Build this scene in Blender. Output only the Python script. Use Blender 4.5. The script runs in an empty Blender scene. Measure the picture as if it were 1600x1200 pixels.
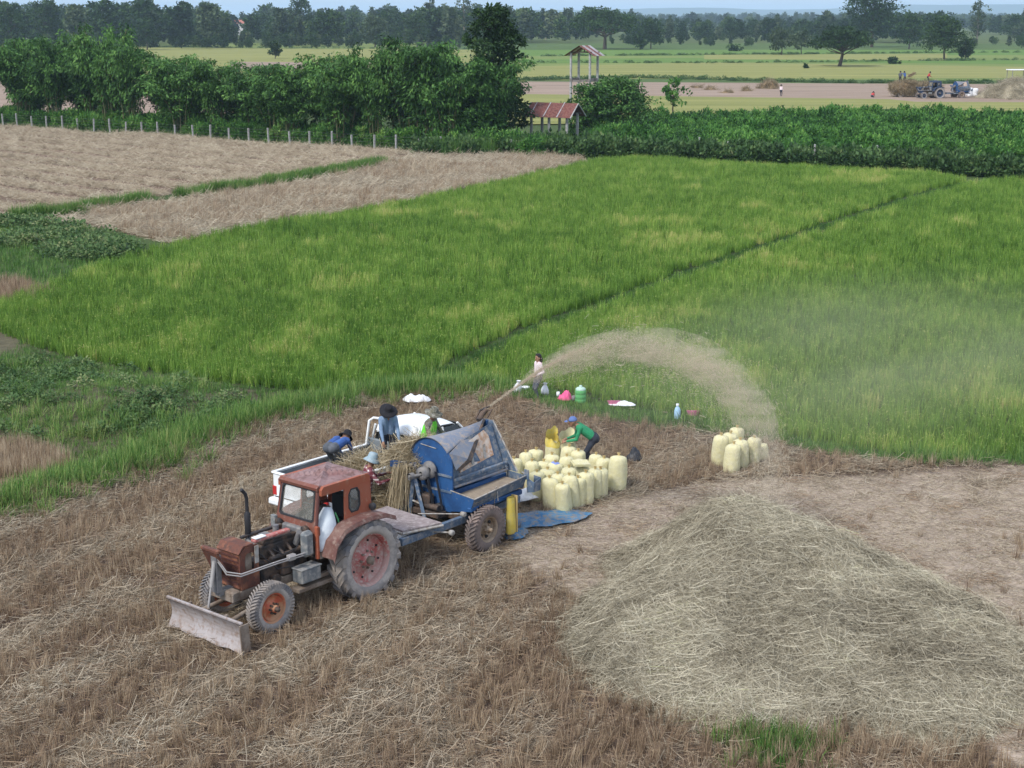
import bpy, math, random
import numpy as np
from mathutils import Vector, Matrix

random.seed(7)
RNG = np.random.default_rng(11)
SC = bpy.context.scene
COL = SC.collection
R = math.radians

# ------------------------------------------------------------------ camera, sky, sun, exposure
CAM_F, CAM_H, CAM_YH = 2400.0, 10.95, 28.2        # focal length in px of a 1600x1200 frame, height, horizon row
CAM_TH = math.atan((600 - CAM_YH) / CAM_F)
cam_d = bpy.data.cameras.new('camera')
cam_d.sensor_width = 36.0
cam_d.lens = 36.0 * CAM_F / 1600
cam_d.clip_start, cam_d.clip_end = 0.5, 40000
cam = bpy.data.objects.new('camera', cam_d)
cam.location = (0, 0, CAM_H)
cam.rotation_euler = (math.pi / 2 - CAM_TH, 0, 0)
COL.objects.link(cam)
SC.camera = cam

SUN_EL, SUN_AZ = 48.0, 222.0                      # azimuth: clockwise from +Y; light comes from behind left of the camera
world = bpy.data.worlds.new('World')
SC.world = world
world.use_nodes = True
wn, wl = world.node_tree.nodes, world.node_tree.links
wn.clear()
w_out = wn.new('ShaderNodeOutputWorld')
w_bg = wn.new('ShaderNodeBackground')
w_sky = wn.new('ShaderNodeTexSky')
w_sky.sky_type = 'NISHITA'
w_sky.sun_disc = False
w_sky.sun_elevation = R(SUN_EL)
w_sky.sun_rotation = R(SUN_AZ)
w_sky.air_density = 1.0
w_sky.dust_density = 1.5
w_sky.ozone_density = 1.6
w_mix = wn.new('ShaderNodeMix'); w_mix.data_type = 'RGBA'
w_mix.inputs[0].default_value = 0.55              # thin even cloud sheet over the clear sky
w_mix.inputs[7].default_value = (7.6, 8.2, 9.6, 1)
w_bg.inputs[1].default_value = 0.078
wl.new(w_sky.outputs[0], w_mix.inputs[6])
wl.new(w_mix.outputs[2], w_bg.inputs[0])
wl.new(w_bg.outputs[0], w_out.inputs[0])

sun_d = bpy.data.lights.new('sun', 'SUN')
sun_d.energy = 1.5
sun_d.angle = R(12)
sun_d.color = (1.0, 0.95, 0.88)
sun = bpy.data.objects.new('sun', sun_d)
_az, _el = R(SUN_AZ), R(SUN_EL)
_dir = Vector((math.sin(_az) * math.cos(_el), math.cos(_az) * math.cos(_el), math.sin(_el)))
sun.rotation_euler = _dir.to_track_quat('Z', 'Y').to_euler()
sun.location = (0, 0, 60)
COL.objects.link(sun)

SC.view_settings.view_transform = 'Standard'
SC.view_settings.look = 'None'
SC.view_settings.exposure = 1.1
SC.view_settings.gamma = 1.0
SC.view_settings.use_curve_mapping = False
SC.render.engine = 'CYCLES'
SC.cycles.use_denoising = True
SC.cycles.max_bounces = 5
SC.cycles.diffuse_bounces = 2
SC.cycles.transparent_max_bounces = 8
SC.cycles.volume_bounces = 1

# ------------------------------------------------------------------ pixel <-> place
def ray(px, py):
    r = (px - 800) / CAM_F; u = (600 - py) / CAM_F
    c, s = math.cos(CAM_TH), math.sin(CAM_TH)
    return np.array([r, c + u * s, -s + u * c])
def G(px, py, z=0.0):                             # point at height z seen at that pixel
    d = ray(px, py); t = (z - CAM_H) / d[2]
    return Vector((d[0] * t, d[1] * t, z))
def at_y(px, py, Y):                              # point at that distance ahead
    d = ray(px, py); t = Y / d[1]
    return Vector((d[0] * t, Y, CAM_H + d[2] * t))
PSI = 0.880                                       # heading of the tractor train
TO = np.array([-3.42, 28.65])
TU = np.array([-math.cos(PSI), -math.sin(PSI)])
TL = np.array([math.sin(PSI), -math.cos(PSI)])
TROT = math.atan2(TU[1], TU[0])
def TW(a, b, z=0.0):
    q = TO + a * TU + b * TL
    return Vector((q[0], q[1], z))

# ------------------------------------------------------------------ small numeric helpers
def _hash(ix, iy, s):
    n = (ix * 374761393 + iy * 668265263 + s * 1442695041) & 0xFFFFFFFF
    n = ((n ^ (n >> 13)) * 1274126177) & 0xFFFFFFFF
    return ((n ^ (n >> 16)) & 0xFFFF) / 65535.0
def vnoise(x, y, s=0):
    x = np.asarray(x, float); y = np.asarray(y, float)
    ix = np.floor(x).astype(np.int64); iy = np.floor(y).astype(np.int64)
    fx, fy = x - ix, y - iy
    fx = fx * fx * (3 - 2 * fx); fy = fy * fy * (3 - 2 * fy)
    a = _hash(ix, iy, s); b = _hash(ix + 1, iy, s); c = _hash(ix, iy + 1, s); d = _hash(ix + 1, iy + 1, s)
    return (a * (1 - fx) + b * fx) * (1 - fy) + (c * (1 - fx) + d * fx) * fy
def fbm(x, y, s=0, o=3):
    v, a, t = 0.0, 1.0, 0.0
    x = np.asarray(x, float); y = np.asarray(y, float)
    for k in range(o):
        v = v + a * vnoise(x * 2 ** k + 17.3 * k, y * 2 ** k + 9.1 * k, s + k); t += a; a *= 0.5
    return v / t
def sstep(a, b, x):
    t = np.clip((x - a) / (b - a), 0, 1)
    return t * t * (3 - 2 * t)
def world_poly(pix):
    return np.array([[G(x, y).x, G(x, y).y] for x, y in pix])
def inside(poly, x, y):
    x = np.asarray(x); y = np.asarray(y)
    r = np.zeros(x.shape, bool)
    n = len(poly)
    for i in range(n):
        x0, y0 = poly[i]; x1, y1 = poly[(i + 1) % n]
        if y0 == y1: continue
        c = ((y0 > y) != (y1 > y)) & (x < (x1 - x0) * (y - y0) / (y1 - y0) + x0)
        r ^= c
    return r
def seg_dist(x, y, line):
    best = np.full(np.shape(x), 1e9)
    for (x0, y0), (x1, y1) in zip(line[:-1], line[1:]):
        dx, dy = x1 - x0, y1 - y0
        t = np.clip(((x - x0) * dx + (y - y0) * dy) / (dx * dx + dy * dy + 1e-9), 0, 1)
        best = np.minimum(best, np.hypot(x - x0 - t * dx, y - y0 - t * dy))
    return best
def jitter_grid(x0, x1, y0, y1, s, j=0.5):
    nx, ny = max(1, int((x1 - x0) / s)), max(1, int((y1 - y0) / s))
    X, Y = np.meshgrid(x0 + (np.arange(nx) + .5) * s, y0 + (np.arange(ny) + .5) * s)
    X = X.ravel() + RNG.uniform(-j, j, X.size) * s
    Y = Y.ravel() + RNG.uniform(-j, j, Y.size) * s
    return X, Y
def in_view(x, y, m=2.5):
    return (np.abs(x) < y * 0.3400 + m) & (y > 19.0)

# ------------------------------------------------------------------ materials
MATS = {}
def new_mat(name):
    m = bpy.data.materials.new(name); m.use_nodes = True
    m.node_tree.nodes.clear(); MATS[name] = m
    return m, m.node_tree.nodes, m.node_tree.links
def paint(name, c, rough=0.6, metal=0.0, c2=None, scale=6.0, amt=0.5, bump=0.0, c3=None, scale3=22.0, amt3=0.55, bscale=None, spec=0.3):
    """A base colour worn by noise towards c2 (large patches) and c3 (small flecks)."""
    m, n, l = new_mat(name)
    o = n.new('ShaderNodeOutputMaterial'); b = n.new('ShaderNodeBsdfPrincipled')
    l.new(b.outputs[0], o.inputs[0])
    b.inputs['Roughness'].default_value = rough; b.inputs['Metallic'].default_value = metal
    b.inputs['Specular IOR Level'].default_value = spec
    tc = n.new('ShaderNodeTexCoord')
    col = None
    def rgb(c):
        r = n.new('ShaderNodeRGB'); r.outputs[0].default_value = (*c, 1); return r.outputs[0]
    col = rgb(c)
    def wear(col, cc, sc, am, det):
        t = n.new('ShaderNodeTexNoise'); t.inputs['Scale'].default_value = sc; t.inputs['Detail'].default_value = det
        t.inputs['Roughness'].default_value = 0.65
        l.new(tc.outputs['Object'], t.inputs['Vector'])
        rp = n.new('ShaderNodeMapRange'); rp.inputs[1].default_value = 0.62 - am * 0.35; rp.inputs[2].default_value = 0.72 - am * 0.2
        l.new(t.outputs[0], rp.inputs[0])
        mx = n.new('ShaderNodeMix'); mx.data_type = 'RGBA'
        l.new(rp.outputs[0], mx.inputs[0]); l.new(col, mx.inputs[6]); l.new(rgb(cc), mx.inputs[7])
        return mx.outputs[2]
    if c2: col = wear(col, c2, scale, amt, 5)
    if c3: col = wear(col, c3, scale3, amt3, 8)
    l.new(col, b.inputs['Base Color'])
    if bump:
        t = n.new('ShaderNodeTexNoise'); t.inputs['Scale'].default_value = bscale or scale * 3; t.inputs['Detail'].default_value = 6
        l.new(tc.outputs['Object'], t.inputs['Vector'])
        bp = n.new('ShaderNodeBump'); bp.inputs['Strength'].default_value = bump; bp.inputs['Distance'].default_value = 0.02
        l.new(t.outputs[0], bp.inputs['Height']); l.new(bp.outputs[0], b.inputs['Normal'])
    return m
def leafy(name, stops, trans=0.25, rough=0.6):
    """Plant matter: colour from the leaf's own 'v' value plus its plant's 'tint'."""
    m, n, l = new_mat(name)
    o = n.new('ShaderNodeOutputMaterial')
    a = n.new('ShaderNodeAttribute'); a.attribute_name = 'v'
    t = n.new('ShaderNodeAttribute'); t.attribute_type = 'INSTANCER'; t.attribute_name = 'tint'
    ad = n.new('ShaderNodeMath'); ad.operation = 'ADD'
    oi = n.new('ShaderNodeObjectInfo'); om = n.new('ShaderNodeMath'); om.operation = 'MULTIPLY_ADD'; om.inputs[1].default_value = .16; om.inputs[2].default_value = -.08
    l.new(oi.outputs['Random'], om.inputs[0]); o2 = n.new('ShaderNodeMath'); o2.operation = 'ADD'; l.new(t.outputs['Fac'], o2.inputs[0]); l.new(om.outputs[0], o2.inputs[1])
    l.new(a.outputs['Fac'], ad.inputs[0]); l.new(o2.outputs[0], ad.inputs[1])
    rp = n.new('ShaderNodeValToRGB')
    e = rp.color_ramp.elements
    while len(e) < len(stops): e.new(0.5)
    for k, (p, c) in enumerate(stops):
        e[k].position = p; e[k].color = (*c, 1)
    l.new(ad.outputs[0], rp.inputs[0])
    b = n.new('ShaderNodeBsdfPrincipled'); b.inputs['Roughness'].default_value = rough; b.inputs['Specular IOR Level'].default_value = 0.2
    l.new(rp.outputs[0], b.inputs['Base Color'])
    if trans:
        tr = n.new('ShaderNodeBsdfTranslucent'); l.new(rp.outputs[0], tr.inputs[0])
        mx = n.new('ShaderNodeMixShader'); mx.inputs[0].default_value = trans
        l.new(b.outputs[0], mx.inputs[1]); l.new(tr.outputs[0], mx.inputs[2]); l.new(mx.outputs[0], o.inputs[0])
    else:
        l.new(b.outputs[0], o.inputs[0])
    return m

# ------------------------------------------------------------------ mesh helpers
def tag(o, label=None, cat=None, group=None, kind=None):
    if label: o['label'] = label
    if cat: o['category'] = cat
    if group: o['group'] = group
    if kind: o['kind'] = kind
    return o
def empty(name, loc=(0, 0, 0), rz=0.0, parent=None):
    o = bpy.data.objects.new(name, None); o.empty_display_size = 0.2
    o.location = loc; o.rotation_euler = (0, 0, rz)
    COL.objects.link(o)
    if parent: o.parent = parent
    return o
def mesh_np(name, V, quads, v=None, mats=(), smooth=False):
    """Fast mesh from arrays of equal-sized faces, with an optional per-vertex value 'v'."""
    me = bpy.data.meshes.new(name)
    V = np.asarray(V, np.float32); F = np.asarray(quads, np.int32)
    k = F.shape[1]
    me.vertices.add(len(V)); me.vertices.foreach_set('co', V.ravel())
    me.loops.add(F.size); me.loops.foreach_set('vertex_index', F.ravel())
    me.polygons.add(len(F))
    me.polygons.foreach_set('loop_start', np.arange(0, F.size, k, dtype=np.int32))
    if smooth: me.polygons.foreach_set('use_smooth', np.ones(len(F), bool))
    me.update(calc_edges=True)
    if v is not None:
        at = me.attributes.new('v', 'FLOAT', 'POINT'); at.data.foreach_set('value', np.asarray(v, np.float32))
    for m in mats: me.materials.append(m if not isinstance(m, str) else MATS[m])
    return me
def link(name, me, parent=None, loc=None, rot=None):
    o = bpy.data.objects.new(name, me); COL.objects.link(o)
    if parent: o.parent = parent
    if loc is not None: o.location = loc
    if rot is not None: o.rotation_euler = rot
    return o

class MB:
    """Collects shapes into one mesh."""
    def __init__(s): s.v, s.f, s.m, s.sm = [], [], [], []
    def add(s, V, F, mat=0, smooth=False):
        b = len(s.v)
        s.v += [tuple(map(float, p)) for p in V]
        for q in F: s.f.append(tuple(b + i for i in q)); s.m.append(mat); s.sm.append(smooth)
        return s
    def box(s, x0, x1, y0, y1, z0, z1, mat=0, M=None, bev=0.0):
        if bev > 0:
            b = min(bev, .45 * min(abs(x1 - x0), abs(y1 - y0), abs(z1 - z0)))
            import itertools
            cx, cy, cz = (x0 + x1) / 2, (y0 + y1) / 2, (z0 + z1) / 2
            hx, hy, hz = abs(x1 - x0) / 2, abs(y1 - y0) / 2, abs(z1 - z0) / 2
            V, idx = [], {}
            for sx, sy, sz in itertools.product((-1, 1), repeat=3):
                for ax in range(3):
                    p = [cx + sx * (hx - (b if ax != 0 else 0)), cy + sy * (hy - (b if ax != 1 else 0)), cz + sz * (hz - (b if ax != 2 else 0))]
                    idx[sx, sy, sz, ax] = len(V); V.append(p)
            F = []
            for sg in (-1, 1):
                q = [(sg, -1, -1), (sg, 1, -1), (sg, 1, 1), (sg, -1, 1)]; F.append([idx[(*k, 0)] for k in (q if sg > 0 else q[::-1])])
                q = [(-1, sg, -1), (-1, sg, 1), (1, sg, 1), (1, sg, -1)]; F.append([idx[(*k, 1)] for k in (q if sg > 0 else q[::-1])])
                q = [(-1, -1, sg), (1, -1, sg), (1, 1, sg), (-1, 1, sg)]; F.append([idx[(*k, 2)] for k in (q if sg > 0 else q[::-1])])
            for s1, s2 in itertools.product((-1, 1), repeat=2):
                F.append([idx[s1, s2, -1, 0], idx[s1, s2, -1, 1], idx[s1, s2, 1, 1], idx[s1, s2, 1, 0]])
                F.append([idx[s1, -1, s2, 0], idx[s1, -1, s2, 2], idx[s1, 1, s2, 2], idx[s1, 1, s2, 0]])
                F.append([idx[-1, s1, s2, 1], idx[-1, s1, s2, 2], idx[1, s1, s2, 2], idx[1, s1, s2, 1]])
            for k in itertools.product((-1, 1), repeat=3): F.append([idx[(*k, 0)], idx[(*k, 1)], idx[(*k, 2)]])
        else:
            V = [(x0, y0, z0), (x1, y0, z0), (x1, y1, z0), (x0, y1, z0), (x0, y0, z1), (x1, y0, z1), (x1, y1, z1), (x0, y1, z1)]
            F = [(3, 2, 1, 0), (4, 5, 6, 7), (0, 1, 5, 4), (1, 2, 6, 5), (2, 3, 7, 6), (3, 0, 4, 7)]
        if M is not None: V = [M @ Vector(p) for p in V]
        return s.add(V, F, mat)
    def tube(s, pts, rad, n=10, mat=0, caps=True, smooth=True):
        pts = [Vector(p) for p in pts]
        if not isinstance(rad, (list, tuple)): rad = [rad] * len(pts)
        V, F = [], []
        up = None
        for i, p in enumerate(pts):
            d = (pts[min(i + 1, len(pts) - 1)] - pts[max(i - 1, 0)])
            d = d.normalized() if d.length > 1e-9 else Vector((0, 0, 1))
            if up is None: up = Vector((0, 0, 1)) if abs(d.z) < .95 else Vector((1, 0, 0))
            a = d.cross(up).normalized(); b = a.cross(d).normalized(); up = b
            for k in range(n):
                t = 2 * math.pi * k / n
                V.append(p + (a * math.cos(t) + b * math.sin(t)) * rad[i])
        for i in range(len(pts) - 1):
            for k in range(n):
                F.append((i * n + k, i * n + (k + 1) % n, (i + 1) * n + (k + 1) % n, (i + 1) * n + k))
        s.add(V, F, mat, smooth)
        if caps:
            s.add(V[:n], [tuple(range(n))[::-1]], mat); s.add(V[-n:], [tuple(range(n))], mat)
        return s
    def lathe(s, prof, n=32, mat=0, axis='z', origin=(0, 0, 0), smooth=True, close=False):
        """prof: (radius, along) pairs turned round the axis."""
        V, F = [], []
        for r, h in prof:
            for k in range(n):
                t = 2 * math.pi * k / n; c, q = r * math.cos(t), r * math.sin(t)
                p = (c, q, h) if axis == 'z' else ((c, h, q) if axis == 'y' else (h, c, q))
                V.append((p[0] + origin[0], p[1] + origin[1], p[2] + origin[2]))
        m = len(prof)
        rng = range(m if close else m - 1)
        for i in rng:
            j = (i + 1) % m
            for k in range(n):
                F.append((i * n + k, i * n + (k + 1) % n, j * n + (k + 1) % n, j * n + k))
        return s.add(V, F, mat, smooth)
    def prism(s, poly, d0, d1, axis='y', mat=0):
        """poly: 2D outline; extruded from d0 to d1 along axis (y: x,z outline; x: y,z outline; z: x,y outline)."""
        def P(a, b, d): return (a, d, b) if axis == 'y' else ((d, a, b) if axis == 'x' else (a, b, d))
        n = len(poly)
        V = [P(a, b, d0) for a, b in poly] + [P(a, b, d1) for a, b in poly]
        F = [tuple(range(n))[::-1], tuple(range(n, 2 * n))] + [(i, (i + 1) % n, n + (i + 1) % n, n + i) for i in range(n)]
        return s.add(V, F, mat)
    def sheet(s, corners, t=0.006, mat=0):
        """A thin plate through the given corners, t thick."""
        c = [Vector(p) for p in corners]
        nrm = (c[1] - c[0]).cross(c[2] - c[0]).normalized() * t / 2
        n = len(c)
        V = [p + nrm for p in c] + [p - nrm for p in c]
        F = [tuple(range(n)), tuple(range(n, 2 * n))[::-1]] + [(i, n + i, n + (i + 1) % n, (i + 1) % n) for i in range(n)]
        return s.add(V, F, mat)
    def mesh(s, name, mats):
        me = bpy.data.meshes.new(name)
        me.from_pydata(s.v, [], s.f)
        me.polygons.foreach_set('material_index', s.m)
        me.polygons.foreach_set('use_smooth', s.sm)
        for m in (mats if isinstance(mats, (list, tuple)) else [mats]):
            me.materials.append(MATS[m] if isinstance(m, str) else m)
        import bmesh
        bm = bmesh.new(); bm.from_mesh(me)
        bmesh.ops.recalc_face_normals(bm, faces=bm.faces)
        bm.to_mesh(me); bm.free()
        me.update()
        return me
    def build(s, name, mats, parent=None, loc=None, rot=None):
        return link(name, s.mesh(name, mats), parent, loc, rot)

def copy_tree(o, parent=None):
    c = o.copy(); COL.objects.link(c); c.parent = parent
    for ch in list(o.children): copy_tree(ch, c)
    return c

# ------------------------------------------------------------------ scattering (geometry-node instances on a point mesh)
def proto(name, me):
    return bpy.data.objects.new(name, me)         # never linked: only its mesh is instanced
_TREES = {}
def scatter_tree(protos):
    key = tuple(p.name for p in protos)
    if key in _TREES: return _TREES[key]
    nt = bpy.data.node_groups.new('scatter', 'GeometryNodeTree')
    nt.interface.new_socket('Geometry', in_out='INPUT', socket_type='NodeSocketGeometry')
    nt.interface.new_socket('Geometry', in_out='OUTPUT', socket_type='NodeSocketGeometry')
    n, l = nt.nodes, nt.links
    gi, go = n.new('NodeGroupInput'), n.new('NodeGroupOutput')
    iop = n.new('GeometryNodeInstanceOnPoints')
    jg = n.new('GeometryNodeJoinGeometry')
    for p in protos[::-1]:
        oi = n.new('GeometryNodeObjectInfo'); oi.inputs['Object'].default_value = p
        oi.inputs['As Instance'].default_value = True
        l.new(oi.outputs['Geometry'], jg.inputs[0])
    l.new(jg.outputs[0], iop.inputs['Instance'])
    iop.inputs['Pick Instance'].default_value = True
    def attr(nm, ty, sock):
        a = n.new('GeometryNodeInputNamedAttribute'); a.data_type = ty; a.inputs['Name'].default_value = nm
        l.new(a.outputs[0], sock)
    attr('idx', 'INT', iop.inputs['Instance Index'])
    a = n.new('GeometryNodeInputNamedAttribute'); a.data_type = 'FLOAT_VECTOR'; a.inputs['Name'].default_value = 'rot'
    er = n.new('FunctionNodeEulerToRotation'); l.new(a.outputs[0], er.inputs[0]); l.new(er.outputs[0], iop.inputs['Rotation'])
    attr('scl', 'FLOAT_VECTOR', iop.inputs['Scale'])
    l.new(gi.outputs[0], iop.inputs['Points']); l.new(iop.outputs[0], go.inputs[0])
    _TREES[key] = nt
    return nt
def scatter(name, P, rot, scl, tint, protos, idx=None, parent=None):
    P = np.asarray(P, np.float32); N = len(P)
    me = bpy.data.meshes.new(name)
    me.vertices.add(N); me.vertices.foreach_set('co', P.ravel())
    rot = np.asarray(rot, np.float32)
    if rot.ndim == 1: rot = np.stack([np.zeros(N), np.zeros(N), rot], 1)
    scl = np.asarray(scl, np.float32)
    if scl.ndim == 1: scl = np.repeat(scl[:, None], 3, 1)
    if idx is None: idx = RNG.integers(0, len(protos), N)
    me.attributes.new('rot', 'FLOAT_VECTOR', 'POINT').data.foreach_set('vector', rot.astype(np.float32).ravel())
    me.attributes.new('scl', 'FLOAT_VECTOR', 'POINT').data.foreach_set('vector', scl.astype(np.float32).ravel())
    me.attributes.new('tint', 'FLOAT', 'POINT').data.foreach_set('value', np.broadcast_to(np.asarray(tint, np.float32), (N,)).copy())
    me.attributes.new('idx', 'INT', 'POINT').data.foreach_set('value', np.asarray(idx, np.int32))
    me.update()
    o = link(name, me, parent)
    md = o.modifiers.new('scatter', 'NODES'); md.node_group = scatter_tree(protos)
    o['kind'] = 'stuff'
    return o

# ------------------------------------------------------------------ plant pieces
def strips(base, dirs, length, width, droop, v, seg=3, taper=True, wdir=None, bend=None):
    """Blades: N curved strips. base (N,3), dirs (N,3) unit, length/width/droop/v (N,)."""
    N = len(base)
    base = np.asarray(base, float); dirs = np.asarray(dirs, float)
    up = np.array([0, 0, 1.0])
    side = np.cross(dirs, up) if wdir is None else wdir
    ln = np.linalg.norm(side, axis=1, keepdims=True)
    rnd = np.stack([np.cos(np.arange(N) * 2.4), np.sin(np.arange(N) * 2.4), np.zeros(N)], 1)
    side = np.where(ln > 0.15, side / np.maximum(ln, 1e-6), rnd)
    V = np.zeros((N, (seg + 1) * 2, 3))
    for k in range(seg + 1):
        t = k / seg
        p = base + dirs * (length * t)[:, None]
        p[:, 2] -= droop * t * t
        if bend is not None: p = p + bend * (t * t)
        w = width * ((1 - t) ** 0.7 * .92 + .08 if taper else 1.0) * .5
        V[:, 2 * k] = p - side * w[:, None]; V[:, 2 * k + 1] = p + side * w[:, None]
    q = np.array([[2 * k, 2 * k + 1, 2 * k + 3, 2 * k + 2] for k in range(seg)])
    F = (np.arange(N)[:, None, None] * ((seg + 1) * 2) + q[None]).reshape(-1, 4)
    return V.reshape(-1, 3), F, np.repeat(v, (seg + 1) * 2)
def diamonds(C, D, Nn, length, width, v):
    """Leaves: N kite-shaped faces with stalk end C, direction D, face normal about Nn."""
    D = D / np.maximum(np.linalg.norm(D, axis=1, keepdims=True), 1e-6)
    S = np.cross(D, Nn); S /= np.maximum(np.linalg.norm(S, axis=1, keepdims=True), 1e-6)
    L = length[:, None]; W = width[:, None]
    V = np.stack([C, C + D * L * .45 - S * W * .5, C + D * L, C + D * L * .45 + S * W * .5], 1)
    F = np.arange(len(C) * 4).reshape(-1, 4)
    return V.reshape(-1, 3), F, np.repeat(v, 4)
def rand_unit(n):
    a = RNG.normal(size=(n, 3)); return a / np.linalg.norm(a, axis=1, keepdims=True)
def cat(parts):
    V, F, A, o = [], [], [], 0
    for v, f, a in parts:
        V.append(v); F.append(f + o); A.append(a); o += len(v)
    return np.concatenate(V), np.concatenate(F), np.concatenate(A)
# ================================================================== the setting: ground and fields
Z_STUBBLE = world_poly([(-160, 850), (0, 800), (200, 748), (330, 692), (500, 648), (600, 624), (760, 616), (860, 650), (1000, 672), (1200, 702), (1400, 738), (1800, 748), (1900, 1400), (-300, 1400)])
Z_PADDY_A = world_poly([(-60, 505), (0, 478), (100, 440), (210, 398), (290, 379), (420, 352), (640, 317), (800, 282), (930, 253), (1000, 248), (1300, 266), (1450, 272), (1510, 284), (1440, 300), (1290, 348), (1080, 420), (870, 494), (770, 534), (680, 578), (560, 610), (480, 616), (330, 602), (150, 565), (60, 545), (0, 520)])
Z_PADDY_B = world_poly([(1530, 286), (1460, 305), (1310, 354), (1100, 427), (890, 502), (795, 543), (725, 580), (740, 602), (850, 606), (1000, 640), (1200, 684), (1420, 716), (1700, 722), (2000, 500), (1750, 284), (1600, 280)])
Z_TAN_NEAR = world_poly([(60, 340), (140, 352), (270, 378), (420, 350), (640, 315), (920, 253), (860, 245), (650, 245), (570, 268), (420, 296), (200, 326)])
Z_TAN_FAR = world_poly([(-260, 190), (0, 199), (200, 210), (400, 223), (620, 237), (690, 242), (600, 252), (420, 282), (200, 312), (60, 338), (-120, 366), (-300, 330)])
Z_WEED_L = world_poly([(-120, 352), (60, 346), (230, 384), (190, 405), (100, 438), (0, 470), (-120, 480)])
Z_TAN_SMALL = world_poly([(-80, 436), (40, 440), (95, 462), (30, 474), (-80, 480)])
Z_WEEDS = world_poly([(-160, 520), (0, 500), (60, 548), (150, 568), (330, 606), (480, 620), (600, 620), (500, 646), (330, 690), (200, 745), (0, 798), (-160, 840)])
Z_STUB_SMALL = world_poly([(-120, 700), (0, 696), (60, 702), (120, 722), (60, 752), (0, 775), (-120, 800)])
Z_CHAFF = world_poly([(770, 862), (830, 822), (960, 778), (1100, 752), (1250, 744), (1900, 742), (1900, 1330), (1640, 1250), (1500, 1120), (1200, 1000), (950, 960), (850, 905)])
BANK_LINE = [tuple(p) for p in world_poly([(-160, 842), (0, 797), (200, 745), (330, 688), (500, 644), (600, 622), (760, 614), (860, 642), (1000, 664), (1200, 696), (1400, 732), (1800, 744)])]
BUND_LINE = [tuple(p) for p in world_poly([(1522, 285), (1450, 302), (1300, 351), (1090, 424), (880, 498), (782, 540), (705, 582)])]
STRIP_LINE = [tuple(p) for p in world_poly([(600, 258), (560, 266), (430, 288), (300, 308), (210, 320), (110, 335), (20, 342)])]
PEAK = (4.60, 28.9)                                # straw pile
def pile_h(x, y):
    dx, dy = x - PEAK[0], y - PEAK[1]
    th = np.arctan2(dy, dx)
    r = np.hypot(dx, dy)
    rad = np.where(dx < 0, 2.6, 3.1) * np.cos(th) ** 2 + np.where(dy < 0, 6.7, 2.7) * np.sin(th) ** 2 + np.where(dy < 0, np.where(dx > 0, 1.7, .35) * np.abs(np.sin(2 * th)), 0)
    rad = rad * (0.88 + 0.24 * fbm(np.cos(th) * 2.6 + 5, np.sin(th) * 2.6 + 5, 3, 3))
    t = np.clip(1 - r / rad, 0, 1)
    cone = 1.60 * t ** 1.12 - .10 * np.exp(-(r / .35) ** 2)
    lump = .34 * (fbm(x * .8, y * .8, 21, 3) - .5) * sstep(0, .3, t)
    toe = sstep(0, .06, t)
    return cone + lump + toe * (.14 + .16 * (fbm(x * 1.5, y * 1.5, 5, 3) - .5)), t
def gh(x, y):
    """Height of the bare ground."""
    x = np.asarray(x, float); y = np.asarray(y, float)
    near = sstep(190, 120, y)
    h = 0.10 * (fbm(x * .22, y * .22, 31, 3) - .5) * near
    h = h + 0.22 * np.exp(-(seg_dist(x, y, BANK_LINE) / 0.9) ** 2) * near
    h = h + 0.05 * np.exp(-(seg_dist(x, y, BUND_LINE) / 0.7) ** 2) * near
    h = h + 0.20 * np.exp(-(seg_dist(x, y, STRIP_LINE) / 0.8) ** 2) * near
    c = G(150, 640)
    h = h + 0.55 * np.exp(-(((x - c.x) / 3.6) ** 2 + ((y - c.y) / 3.0) ** 2))
    h = h + 0.10 * np.exp(-(((x - 12) / 5) ** 2 + ((y - 35.5) / 1.5) ** 2)) * (1 + fbm(x, y, 3))
    return h - 0.03 * near

def axis_vals(a0, a1, s, far, neg):
    mid = list(np.arange(a0, a1 + 1e-6, s))
    out, st = [], s
    p = a1
    while p < far: st *= 1.22; p += st; out.append(p)
    low, st, p = [], s, a0
    while p > neg: st *= 1.22; p -= st; low.append(p)
    return np.array(low[::-1] + mid + out)
gx = axis_vals(-46, 56, .45, 9500, -9500)
gy = axis_vals(16, 172, .45, 12500, -400)
GX, GY = np.meshgrid(gx, gy)
X, Y = GX.ravel(), GY.ravel()
Zg = np.where(Y < 220, gh(X, Y), 0.0)
nx, ny = len(gx), len(gy)
ii = np.arange(nx * ny).reshape(ny, nx)
F = np.stack([ii[:-1, :-1], ii[:-1, 1:], ii[1:, 1:], ii[1:, :-1]], -1).reshape(-1, 4)
colr = np.zeros((len(X), 3)); colr[:] = (0.085, 0.115, 0.040)             # far country: mixed green
def blend(mask, c, soft=None):
    m = mask.astype(float)[:, None] if soft is None else soft[:, None]
    colr[:] = colr * (1 - m) + np.array(c) * m
nearm = (Y < 200) & (Y > 10) & (np.abs(X) < 120)
blend(nearm, (0.055, 0.085, 0.028))
blend(inside(Z_PADDY_A, X, Y) | inside(Z_PADDY_B, X, Y), (0.035, 0.048, 0.018))
blend(inside(Z_STUBBLE, X, Y), (0.105, 0.074, 0.056))
blend(inside(Z_TAN_NEAR, X, Y), (0.150, 0.105, 0.072))
blend(inside(Z_TAN_FAR, X, Y), (0.165, 0.118, 0.088))
blend(inside(Z_WEEDS, X, Y), (0.105, 0.095, 0.060))
blend(inside(Z_STUB_SMALL, X, Y), (0.19, 0.145, 0.09))
blend(inside(Z_TAN_SMALL, X, Y), (0.22, 0.16, 0.115))
cd = inside(Z_CHAFF, X, Y).astype(float) * sstep(.22, .45, fbm(X * .35, Y * .35, 8, 3) + .16)
blend(None, (0.37, 0.305, 0.245), cd)
cp = at_y(900, 800, 33.5)
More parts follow.
